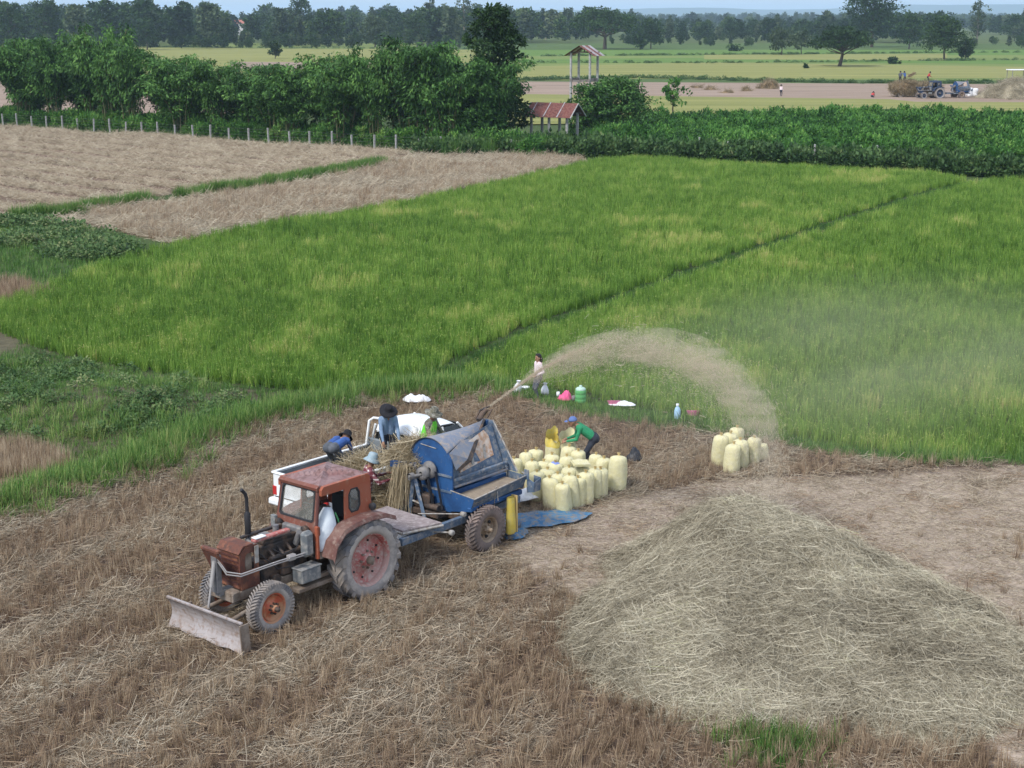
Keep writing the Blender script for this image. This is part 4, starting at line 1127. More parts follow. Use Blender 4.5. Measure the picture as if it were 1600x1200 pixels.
# ================================================================== tractor, thresher, pickup
DUST = (0.30, 0.26, 0.23)
paint('tractor_red', (0.185, 0.062, 0.043), .6, c2=(0.17, 0.075, 0.055), scale=3, amt=.6, c3=(0.24, 0.15, 0.12), scale3=11, amt3=.25, bump=.3)
paint('nose_rust', (0.135, 0.052, 0.036), .7, c2=(0.25, 0.105, 0.060), scale=4, amt=.45, c3=(0.09, 0.045, 0.035), scale3=12, amt3=.45, bump=.4)
paint('fender_brown', (0.135, 0.062, 0.052), .65, c2=(0.19, 0.115, 0.095), scale=3, amt=.5, c3=(0.25, 0.18, 0.15), scale3=10, amt3=.3)
paint('cab_orange', (0.32, 0.088, 0.046), .55, c2=(0.30, 0.095, 0.055), scale=2.5, amt=.5, c3=(0.33, 0.17, 0.11), scale3=9, amt3=.2)
paint('roof_red', (0.20, 0.105, 0.098), .6, c2=(0.27, 0.18, 0.175), scale=2.2, amt=.6, c3=(0.13, 0.07, 0.06), scale3=8, amt3=.35)
paint('dark_frame', (0.10, 0.040, 0.035), .7)
paint('rim_red', (0.40, 0.085, 0.075), .5, c2=(0.43, 0.27, 0.24), scale=2.6, amt=.65, c3=(0.45, 0.38, 0.33), scale3=14, amt3=.35)
paint('rim_orange', (0.46, 0.10, 0.05), .5, c2=(0.45, 0.24, 0.13), scale=5, amt=.6)
paint('rim_steel', (0.24, 0.17, 0.11), .7, c2=(0.33, 0.26, 0.19), scale=6, amt=.6)
paint('tyre', (0.135, 0.135, 0.145), .9, c2=(0.30, 0.265, 0.235), scale=2.2, amt=.7, bump=.3)
paint('tyre_side', (0.42, 0.38, 0.345), .9, c2=(0.24, 0.225, 0.215), scale=2.5, amt=.6)
paint('tyre_brown', (0.225, 0.175, 0.155), .9, c2=(0.15, 0.125, 0.115), scale=3, amt=.6, bump=.3)
paint('engine_dark', (0.035, 0.032, 0.032), .6, c2=(0.11, 0.075, 0.055), scale=5, amt=.55)
paint('engine_grey', (0.13, 0.13, 0.14), .6, c2=(0.22, 0.21, 0.20), scale=5, amt=.6)
paint('box_grey', (0.14, 0.155, 0.165), .6, c2=(0.30, 0.29, 0.27), scale=6, amt=.5)
paint('chassis_tan', (0.26, 0.215, 0.175), .8, c2=(0.16, 0.12, 0.09), scale=4, amt=.6)
paint('blade_steel', (0.37, 0.345, 0.345), .6, metal=.15, c2=(0.30, 0.265, 0.25), scale=2, amt=.6, c3=(0.25, 0.19, 0.16), scale3=9, amt3=.35)
paint('pipe_steel', (0.42, 0.40, 0.39), .45, metal=.4)
paint('black_iron', (0.028, 0.028, 0.032), .6)
paint('thresher_blue', (0.024, 0.090, 0.240), .5, c2=(0.018, 0.060, 0.165), scale=2.2, amt=.6, c3=(0.13, 0.16, 0.21), scale3=12, amt3=.05, bump=.12)
paint('thresher_steel_blue', (0.115, 0.165, 0.235), .55, c2=(0.070, 0.11, 0.17), scale=3, amt=.6, c3=(0.27, 0.27, 0.27), scale3=9, amt3=.4)
paint('drum_top', (0.215, 0.235, 0.275), .5, metal=.15, c2=(0.17, 0.20, 0.26), scale=2.5, amt=.6, c3=(0.33, 0.28, 0.24), scale3=8, amt3=.4)
paint('worn_edge', (0.36, 0.35, 0.33), .6, c2=(0.24, 0.20, 0.16), scale=9, amt=.5)
paint('plank', (0.27, 0.225, 0.225), .85, c2=(0.20, 0.165, 0.16), scale=3, amt=.6, c3=(0.36, 0.32, 0.31), scale3=10, amt3=.4)
paint('rust_panel', (0.46, 0.23, 0.115), .8, c2=(0.55, 0.42, 0.32), scale=3.5, amt=.75, c3=(0.62, 0.56, 0.50), scale3=7, amt3=.4)
paint('grain_dust', (0.29, 0.24, 0.18), .95, c2=(0.22, 0.18, 0.14), scale=5, amt=.5, bump=.6, bscale=25)
paint('white_paint', (0.76, 0.79, 0.80), .35, c2=(0.66, 0.67, 0.66), scale=2, amt=.4, spec=.5)
paint('bed_liner', (0.16, 0.185, 0.20), .7, c2=(0.21, 0.23, 0.24), scale=3, amt=.5)
paint('lamp_red', (0.42, 0.03, 0.03), .3)
paint('lamp_clear', (0.5, 0.52, 0.52), .2)
paint('seat_black', (0.022, 0.024, 0.028), .7)
paint('dirty_grey', (0.21, 0.21, 0.21), .8)
def glass(name, tint, op):
    m, n, l = new_mat(name)
    o = n.new('ShaderNodeOutputMaterial'); t = n.new('ShaderNodeBsdfTransparent'); b = n.new('ShaderNodeBsdfPrincipled')
    b.inputs['Base Color'].default_value = (*tint, 1); b.inputs['Roughness'].default_value = .12
    tc = n.new('ShaderNodeTexCoord'); nz = n.new('ShaderNodeTexNoise'); nz.inputs['Scale'].default_value = 4; nz.inputs['Detail'].default_value = 5
    l.new(tc.outputs['Object'], nz.inputs['Vector'])
    mr = n.new('ShaderNodeMapRange'); mr.inputs[1].default_value = .3; mr.inputs[2].default_value = .7; mr.inputs[3].default_value = op - .12; mr.inputs[4].default_value = op + .12
    l.new(nz.outputs[0], mr.inputs[0])
    mx = n.new('ShaderNodeMixShader'); l.new(mr.outputs[0], mx.inputs[0]); l.new(t.outputs[0], mx.inputs[1]); l.new(b.outputs[0], mx.inputs[2]); l.new(mx.outputs[0], o.inputs[0])
glass('dusty_glass', (0.33, 0.33, 0.30), .24)
glass('dark_glass', (0.03, 0.04, 0.045), .86)

def ring(mb, outer, inner, t, mat=0):
    """Flat frame between two outlines of equal count, t thick."""
    o = [Vector(p) for p in outer]; i = [Vector(p) for p in inner]; n = len(o)
    nr = (o[1] - o[0]).cross(o[2] - o[1]).normalized() * t / 2
    V = [p + nr for p in o] + [p + nr for p in i] + [p - nr for p in o] + [p - nr for p in i]
    F = []
    for k in range(n):
        j = (k + 1) % n
        F += [(k, j, n + j, n + k), (2 * n + k, 3 * n + k, 3 * n + j, 2 * n + j), (k, 2 * n + k, 2 * n + j, j), (n + k, n + j, 3 * n + j, 3 * n + k)]
    mb.add(V, F, mat)
def lerp4(c, u, v):
    """Point on a 4-corner panel (bl, br, tr, tl)."""
    return (Vector(c[0]) * (1 - u) + Vector(c[1]) * u) * (1 - v) + (Vector(c[3]) * (1 - u) + Vector(c[2]) * u) * v
def window_panel(parent, corners, u0, u1, v0, v1, mat, gmat, name, t=.03, cut=.12):
    """Panel with a round-cornered window; the pane is its sub-part."""
    def oct_(a0, a1, b0, b1, c):
        du, dv = (a1 - a0) * c, (b1 - b0) * c
        uv = [(a0 + du, b0), (a1 - du, b0), (a1, b0 + dv), (a1, b1 - dv), (a1 - du, b1), (a0 + du, b1), (a0, b1 - dv), (a0, b0 + dv)]
        return [lerp4(corners, u, v) for u, v in uv]
    mb = MB(); ring(mb, oct_(0, 1, 0, 1, .02), oct_(u0, u1, v0, v1, cut), t)
    p = mb.build(name, mat, parent)
    rb = MB(); ring(rb, oct_(u0, u1, v0, v1, cut), oct_(u0 + .035, u1 - .035, v0 + .035, v1 - .035, cut), t * 1.5)
    rb.build('seal', 'black_iron', p)
    g_ = MB(); g_.sheet(oct_(u0 + .02, u1 - .02, v0 + .02, v1 - .02, cut), .006); g_.build('pane', gmat, p)
    return p

def make_wheel(parent, loc, R0, W, rimR, side, mats, lugs, dish, name='wheel', nut=6, holes=0):
    """Wheel with its axle along local y, outer face towards side."""
    w = empty(name, loc, 0 if side > 0 else math.pi, parent)
    h = W / 2
    t = MB()
    prof = [(rimR, -h * .78), (rimR + (R0 - rimR) * .3, -h), (R0 - .09, -h), (R0 - .025, -h * .86), (R0 - .012, 0), (R0 - .025, h * .86), (R0 - .09, h), (rimR + (R0 - rimR) * .3, h), (rimR, h * .78)]
    t.lathe(prof, 44, 0, 'y', close=True)
    nl = len(prof) * 44
    for k in range(len(t.f)):
        ring_i = k // 44
        if ring_i in (0, 1, 6, 7): t.m[k] = 1
    for k in range(lugs):
        for sg in (-1, 1):
            a0 = 2 * math.pi * (k + (.5 if sg > 0 else 0)) / lugs; da = .30 * (20 / lugs)
            q = []
            for (yy, aa) in ((0.0, a0), (h * 1.03, a0 + da)):
                for e in (-.5, .5):
                    ae = aa + e * (.42 * 2 * math.pi / lugs)
                    for rr in (R0 - .10, R0 + (.012 if yy else .022)):
                        q.append((rr * math.cos(ae), sg * yy, rr * math.sin(ae)))
            t.add(q, [(0, 1, 3, 2), (4, 6, 7, 5), (0, 2, 6, 4), (1, 5, 7, 3), (0, 4, 5, 1), (2, 3, 7, 6)], 0)
    t.build('tyre', mats[0:2], w)
    r = MB()
    r.lathe([(rimR + .012, h * .8), (rimR - .015, h * .78), (rimR - .04, h * .45), (rimR - .05, -h * .78), (rimR + .012, -h * .8)], 40, 0, 'y')
    dy = dish
    r.lathe([(rimR - .045, dy + .02), (rimR - .09, dy - .01), (rimR * .5, dy - .035), (rimR * .42, dy + .02), (rimR * .27, dy + .05), (rimR * .25, dy + .10), (.012, dy + .11)], 40, 0, 'y')
    r.lathe([(rimR * .42, dy - .035), (rimR * .42, dy - .14), (.02, dy - .14)], 20, 0, 'y')
    rim = r.build('rim', mats[2], w)
    hub = MB(); hub.lathe([(rimR * .16, dy + .09), (rimR * .16, dy + .17), (rimR * .11, dy + .19), (.005, dy + .19)], 14, 0, 'y')
    for k in range(nut):
        a = 2 * math.pi * k / nut; hub.lathe([(.022, dy - .01), (.022, dy + .035 + .05), (.003, dy + .09)], 6, 0, 'y', (rimR * .33 * math.cos(a), 0, rimR * .33 * math.sin(a)), smooth=False)
    hub.build('hub', mats[3], w)
    for k in range(holes):
        a = 2 * math.pi * (k + .3) / holes; m = MB()
        rr = rimR * .70; s = .022 if holes > 6 else .05
        m.lathe([(s, dy - .030 + .012), (s * .9, dy - .012 + .018), (.002, dy - .012 + .018)], 10, 0, 'y', (rr * math.cos(a), 0, rr * math.sin(a)))
        m.build('rim_hole', 'black_iron', w)
    return w

def make_tractor(blade=True):
    T = empty('tractor', TW(0, 0), TROT)
    RW = ['tyre', 'tyre_side', 'rim_red', 'chassis_tan']; FW = ['tyre', 'tyre_side', 'rim_orange', 'engine_dark']
    make_wheel(T, (0, .73, .76), .785, .42, .52, 1, RW, 20, .02, nut=8, holes=8)
    make_wheel(T, (0, -.73, .76), .785, .42, .52, -1, RW, 20, .02, nut=8, holes=8)
    make_wheel(T, (2.37, .66, .46), .475, .24, .285, 1, FW, 46, .05, nut=8)
    make_wheel(T, (2.37, -.66, .46), .475, .24, .285, -1, FW, 46, .05, nut=8)
    m = MB(); m.box(-.35, .9, -.22, .22, .5, 1.0, bev=.05); m.tube([(0, -.6, .76), (0, .6, .76)], .13, 14); m.build('gearbox', 'engine_dark', T)
    m = MB(); m.box(1.0, 2.15, -.21, .21, .62, 1.16, bev=.04); m.box(1.12, 2.05, -.15, .15, 1.16, 1.42, bev=.03); m.box(1.2, 2.0, -.1, .14, 1.42, 1.5, bev=.02)
    for k in range(4): m.tube([(1.25 + .22 * k, .13, 1.34), (1.25 + .22 * k, .30, 1.22)], .035, 8)
    m.tube([(1.2, .28, 1.2), (2.0, .28, 1.2)], .05, 8)
    m.box(1.45, 1.75, .21, .34, .8, 1.08, bev=.03); m.tube([(1.9, .22, .8), (1.9, .36, .8)], .09, 12)
    m.build('engine', 'engine_dark', T)
    m = MB(); m.tube([(1.28, .2, 1.3), (1.28, .33, 1.55)], .07, 10); m.box(1.02, 1.2, -.3, .3, 1.2, 1.58, bev=.03); m.tube([(1.55, -.05, 1.5), (1.55, -.05, 1.68)], .06, 12); m.box(1.75, 1.95, -.12, .12, 1.5, 1.6, bev=.02)
    m.tube([(2.18, .05, 1.45), (2.18, -.15, 1.5), (2.1, -.2, 1.52)], .05, 8)
    m.build('engine_fitting', 'engine_grey', T)
    for pts, r in (([(1.2, .33, 1.52), (1.45, .40, 1.30), (1.75, .36, 1.24), (1.9, .25, 1.36)], .012), ([(2.2, .2, 1.35), (1.9, .36, 1.0), (1.5, .38, .95)], .012)):
        MB().tube(pts, r, 6).build('hose', 'black_iron', T)
    m = MB()
    for sy in (-1, 1): m.box(1.0, 2.95, sy * .27 - .04, sy * .27 + .04, .62, .78, bev=.01)
    m.box(2.75, 2.95, -.31, .31, .6, .82, bev=.03); m.build('chassis_frame', 'chassis_tan', T)
    m = MB(); m.tube([(2.37, -.58, .46), (2.37, -.2, .56), (2.37, .2, .56), (2.37, .58, .46)], .06, 10); m.box(2.2, 2.54, -.14, .14, .5, .7, bev=.03); m.build('front_axle', 'chassis_tan', T)
    # radiator shroud: two side plates with a cut-out, bowed top
    for sy in (-1, 1):
        m = MB(); y0, y1 = sy * .30, sy * .33
        ring(m, [(2.30, y0, .80), (2.74, y0, .80), (2.76, y0, 1.20), (2.74, y0, 1.50), (2.62, y0, 1.60), (2.34, y0, 1.60), (2.30, y0, 1.50), (2.30, y0, 1.2)], [(2.40, y0, 1.14), (2.62, y0, 1.14), (2.64, y0, 1.25), (2.62, y0, 1.42), (2.58, y0, 1.47), (2.44, y0, 1.47), (2.40, y0, 1.42), (2.40, y0, 1.25)], .022)
        m.build('side_plate', 'nose_rust', T)
    m = MB(); m.prism([(2.42, 1.605), (2.64, 1.605), (2.76, 1.5), (2.775, 1.5), (2.66, 1.63), (2.42, 1.63)], -.31, .31, 'y'); m.build('nose_cover', 'nose_rust', T)
    m = MB(); m.box(2.42, 2.60, -.27, .27, .9, 1.52, bev=.02); m.build('radiator', 'chassis_tan', T)
    m = MB(); m.box(2.72, 2.75, -.28, .28, .82, 1.48); m.build('grille', 'nose_rust', T)
    for k in range(7): MB().box(2.755, 2.765, -.26, .26, .9 + k * .085, .93 + k * .085).build('grille_slat', 'dark_frame', T)
    m = MB(); m.box(2.33, 2.42, .336, .35, 1.25, 1.58); m.build('patch', 'worn_edge', T)
    # nose mask swung open in front
    m = MB(); m.sheet([(3.16, -.26, 1.64), (3.16, .20, 1.60), (2.90, .20, 1.10), (2.90, -.26, 1.10)], .03); m.box(3.08, 3.17, -.28, .22, 1.58, 1.66, bev=.02); m.build('nose_mask', 'nose_rust', T)
    # bonnet remains: rail of the missing bonnet
    m = MB(); m.box(1.42, 2.30, .10, .22, 1.57, 1.63, bev=.015); m.build('bonnet_rail', 'rim_red', T)
    m = MB(); m.box(2.02, 2.28, .09, .23, 1.635, 1.66, bev=.01); m.build('rail_cap', 'white_paint', T)
    m = MB(); m.box(1.30, 2.30, -.22, -.14, 1.57, 1.62, bev=.01); m.build('bonnet_rail', 'engine_dark', T)
    m = MB(); m.tube([(2.1, -.2, 1.45), (2.1, -.2, 1.54)], .03, 10); m.tube([(2.1, -.2, 1.54), (2.1, -.2, 1.57), (2.1, -.2, 2.0), (2.1, -.2, 2.06)], [.03, .058, .058, .03], 14); m.tube([(2.1, -.2, 2.05), (2.1, -.2, 2.30), (2.13, -.2, 2.40), (2.22, -.2, 2.50)], .034, 12)
    m.build('exhaust', 'black_iron', T)
    # hydraulic lines on the near side
    for dz, y in ((0, .44), (.05, .46)):
        MB().tube([(3.1, .12, 1.42 + dz), (3.02, .25, 1.18 + dz), (2.85, y, 1.14 + dz), (2.0, y, 1.14 + dz), (1.22, y + .1, 1.16 + dz)], .014, 6).build('hydraulic_line', 'pipe_steel', T)
    m = MB(); m.box(1.55, 1.72, .40, .50, 1.12, 1.23, bev=.01); m.build('line_clamp', 'pipe_steel', T)
    # front lift frame and blade
    m = MB(); m.box(3.0, 3.12, -.06, .10, .8, 1.52, bev=.01); m.box(2.72, 3.06, -.05, .09, .72, .84, bev=.01); m.build('lift_mast', 'engine_grey', T)
    m = MB(); m.tube([(3.12, .05, 1.42), (3.22, .05, .95)], .04, 10); m.tube([(3.22, .05, .98), (3.34, .05, .42)], .022, 8); m.build('lift_cylinder', 'pipe_steel', T)
    for sy in (-.35, .40):
        MB().tube([(2.0, sy * .8, .55), (2.7, sy, .42), (3.36, sy * 1.15, .34)], [.04, .045, .045], 8).build('push_arm', 'chassis_tan', T)
    if blade:
        m = MB(); n = 9; V = []; F = []
        for s, yy in enumerate(np.linspace(-.86, 1.22, 13)):
            for k in range(n):
                t = k / (n - 1); xx = 3.42 + .13 * (2 * t - 1) ** 2 - .02; zz = .08 + .55 * t + (.03 * math.sin(yy * 9) * (1 - t) ** 3 - .05 * (yy > .9) * (1 - t))
                V.append((xx, yy, zz))
            for k in range(n): V.append((V[-n][0] - .035 if k == 0 else V[-n][0] - .035, yy, V[-n][2]))
        m = MB()
        ys = np.linspace(-.86, 1.22, 13)
        def bp(i, k, off):
            t = k / (n - 1); yy = ys[i]
            return (3.42 + .13 * (2 * t - 1) ** 2 - off, yy, .08 + .55 * t + .025 * math.sin(yy * 9) * (1 - t) ** 3)
        V = [bp(i, k, 0) for i in range(13) for k in range(n)] + [bp(i, k, .03) for i in range(13) for k in range(n)]
        B = 13 * n; F = []
        for i in range(12):
            for k in range(n - 1):
                a = i * n + k; F += [(a, a + n, a + n + 1, a + 1), (B + a, B + a + 1, B + a + n + 1, B + a + n)]
            F += [(i * n, B + i * n, B + i * n + n, i * n + n), (i * n + n - 1, i * n + 2 * n - 1, B + i * n + 2 * n - 1, B + i * n + n - 1)]
        for i in (0, 12):
            for k in range(n - 1): a = i * n + k; F.append((a, a + 1, B + a + 1, B + a))
        m.add(V, F); bl = m.build('blade', 'blade_steel', T)
        m = MB()
        m.prism([(3.36, .12), (3.56, .10), (3.60, .62), (3.40, .62)], 1.224, 1.25, 'y'); m.build('end_plate', 'chassis_tan', bl)
        m = MB(); m.box(3.49, 3.54, -.86, 1.22, .625, .66, bev=.01); m.build('top_edge', 'blade_steel', bl)
        m = MB()
        for yy in (-.4, .1, .6): m.box(3.33, 3.38, yy - .03, yy + .03, .12, .6)
        m.build('rib', 'chassis_tan', bl)
    # cab
    wb, wt, rb = .54, .50, .60                       # half widths: windscreen bottom, top, rear
    window_panel(T, [(1.12, -wb, 1.36), (1.12, wb, 1.36), (.94, wt, 2.34), (.94, -wt, 2.34)], .045, .955, .34, .965, 'tractor_red', 'dusty_glass', 'windscreen_frame', .04, .06)
    m = MB()
    m.sheet([(1.09, -wb, 1.30), (1.09, -wb, 1.66), (.95, -.56, 1.66), (.80, -.58, 1.25)], .03); m.sheet([(1.09, wb, 1.30), (1.09, wb, 1.64), (1.0, .56, 1.62), (.98, .56, 1.06)], .03); m.build('scuttle', 'tractor_red', T)
    for sy in (-1, 1):
        m = MB(); m.tube([(1.10, sy * wb, 1.34), (.94, sy * wt, 2.32)], .035, 8); m.build('front_pillar', 'dark_frame', T)
        # cant rail above the door
        m = MB(); m.prism([(.96, 2.22), (.96, 2.33), (.9, 2.39), (-.28, 2.39), (-.33, 2.32), (-.30, 2.22)], sy * .52, sy * .60, 'y'); m.build('cant_rail', 'cab_orange', T)
        cs = [(-.30, sy * .615, 1.56), (.40, sy * .615, 1.56), (.36, sy * .58, 2.24), (-.30, sy * .58, 2.24)]
        window_panel(T, cs, .40, .86, .24, .93, 'cab_orange', 'dusty_glass', 'quarter_panel', .035, .22)
    window_panel(T, [(-.34, -.60, 1.56), (-.34, .60, 1.56), (-.34, .57, 2.26), (-.34, -.57, 2.26)], .12, .88, .28, .9, 'cab_orange', 'dusty_glass', 'rear_panel', .035, .1)
    # roof with raised star
    m = MB(); n = 17; V = []
    for i in range(n):
        for j in range(n):
            u, v = i / (n - 1) * 2 - 1, j / (n - 1) * 2 - 1
            hw = .52 + .05 * (1 - u) / 2
            st = max(0, 1 - abs(abs(u) - abs(v)) * 4.2) * max(0, 1 - max(abs(u), abs(v)) * .85)
            e = min(1, (1 - max(abs(u), abs(v))) * 5)
            V.append((.32 + .64 * u, hw * v, 2.385 + .03 * e + .10 * st))
    F = [(i * n + j, (i + 1) * n + j, (i + 1) * n + j + 1, i * n + j + 1) for i in range(n - 1) for j in range(n - 1)]
    m.add(V, F); m.box(-.33, .98, -.53, .53, 2.35, 2.384, bev=.01); m.build('roof', 'roof_red', T)
    m = MB(); m.prism([(.93, 2.33), (1.0, 2.31), (1.02, 2.37), (.95, 2.41)], -.53, .53, 'y'); m.build('visor', 'tractor_red', T)
    # floor, seat, wheel
    m = MB(); m.box(-.3, 1.05, -.55, .55, 1.0, 1.06); m.build('cab_floor', 'engine_dark', T)
    m = MB(); m.box(-.1, .36, -.26, .26, 1.28, 1.42, bev=.05); m.box(-.2, -.06, -.26, .26, 1.38, 1.95, bev=.06); m.build('seat', 'seat_black', T)
    m = MB(); m.tube([(1.0, 0, 1.3), (.72, 0, 1.75)], .02, 8)
    ang = [2 * math.pi * k / 18 for k in range(19)]
    m.tube([(.70 + .08 * math.sin(a), .20 * math.cos(a), 1.77 + .16 * math.sin(a)) for a in ang], .014, 6, caps=False); m.build('steering_wheel', 'black_iron', T)
    m = MB(); m.box(.86, 1.04, -.34, .34, 1.36, 1.62, bev=.03); m.build('dashboard', 'engine_grey', T)
    # fenders
    for sy in (-1, 1):
        m = MB(); V = []; F = []
        pts = [(1.02, 1.06), (.92, 1.36), (.70, 1.56), (.40, 1.63), (0.0, 1.66), (-.40, 1.62), (-.68, 1.50)]
        for (xx, zz) in pts:
            for yy in (.56, .60, .93, .96): V.append((xx, sy * yy, zz - (.07 if yy == .96 else 0) - (.0 if yy != .56 else .05)))
        for i in range(len(pts) - 1):
            for k in range(3): a = i * 4 + k; F.append((a, a + 1, a + 5, a + 4))
        b = len(V); V2 = [(x_ * .99, y_, z_ - .015) for x_, y_, z_ in V]
        m.add(V + V2, F + [tuple(b + i for i in q[::-1]) for q in F]); m.build('fender', 'fender_brown', T)
        m = MB(); m.lathe([(.002, -.02), (.065, -.02), (.075, .05), (.06, .06), (.002, .065)], 16, 0, 'x', (-.30, sy * .70, 1.74)); m.build('rear_lamp', 'black_iron', T)
        m = MB(); m.lathe([(.03, -.05), (.075, .0), (.08, .07), (.075, .075), (.002, .08)], 16, 0, 'x', (1.16, sy * .36, 1.58)); m.build('work_lamp', 'engine_dark', T)
    m = MB(); m.box(1.16, 1.24, -.55, -.42, 1.40, 1.70, bev=.01); m.build('mirror', 'box_grey', T)
    # near-side tank, door post and tool box
    m = MB(); m.box(1.14, 1.40, .40, .58, 1.10, 1.60, bev=.06); m.build('side_tank', 'box_grey', T)
    m = MB(); m.box(1.06, 1.12, .54, .62, 1.02, 1.66, bev=.01); m.build('door_post', 'cab_orange', T)
    m = MB(); m.box(1.06, 1.55, .36, .64, .64, .90, bev=.02); m.box(1.04, 1.57, .35, .65, .90, .93, bev=.01); m.build('tool_box', 'box_grey', T)
    m = MB(); m.box(.55, 1.62, .38, .62, .48, .56, bev=.01); m.box(.45, 1.5, .46, .54, .60, .68); m.build('step', 'chassis_tan', T)
    m = MB(); m.box(.60, 1.05, .52, .60, 1.0, 1.12); m.build('door_sill', 'chassis_tan', T)
    # drawbar
    m = MB(); m.tube([(-.3, 0, .5), (-1.0, 0, .52)], .05, 8); m.build('drawbar', 'engine_dark', T)
    m = MB(); m.box(-.45, -.3, -.3, .3, .6, 1.2, bev=.02); m.build('rear_housing', 'engine_dark', T)
    return T
tractor = make_tractor()
tag(tractor, 'old orange red cab tractor with missing bonnet and front dozer blade', 'tractor')

# white sack in the cab door
paint('white_sack', (0.62, 0.68, 0.72), .7, c2=(0.55, 0.60, 0.66), scale=6, amt=.5, bump=.4, bscale=14)
paint('sack_green', (0.08, 0.30, 0.12), .7)
m = MB(); V = []; F = []
n, k_ = 16, 14
for i in range(k_):
    t = i / (k_ - 1); z = -.42 + .84 * t; a = .27 * math.sin(math.pi * (.12 + .80 * t)) ** .55 * (1 - .35 * t); b = .155 * math.sin(math.pi * (.10 + .84 * t)) ** .6
    for j in range(n):
        an = 2 * math.pi * j / n; w_ = 1 + .06 * math.sin(3 * an + 5 * t)
        V.append((a * math.cos(an) * w_, b * math.sin(an) * w_, z))
for i in range(k_ - 1):
    for j in range(n): F.append((i * n + j, i * n + (j + 1) % n, (i + 1) * n + (j + 1) % n, (i + 1) * n + j))
F += [tuple(range(n))[::-1], tuple(range((k_ - 1) * n, k_ * n))]
m.add(V, F, 0, True)
sk = m.build('sack', 'white_sack', None, TW(.76, .49, 1.50), (R(8), R(-14), TROT)); sk.scale = (1.12, 1.05, 1.0)
tag(sk, 'white woven sack with green edge leaning in the tractor doorway', 'sack')
m = MB(); m.tube([(-.13 - .13 * math.sin(math.pi * t), .06, -.30 + .62 * t) for t in (0, .2, .4, .6, .8, 1)], .016, 6); m.build('green_edge', 'sack_green', sk)

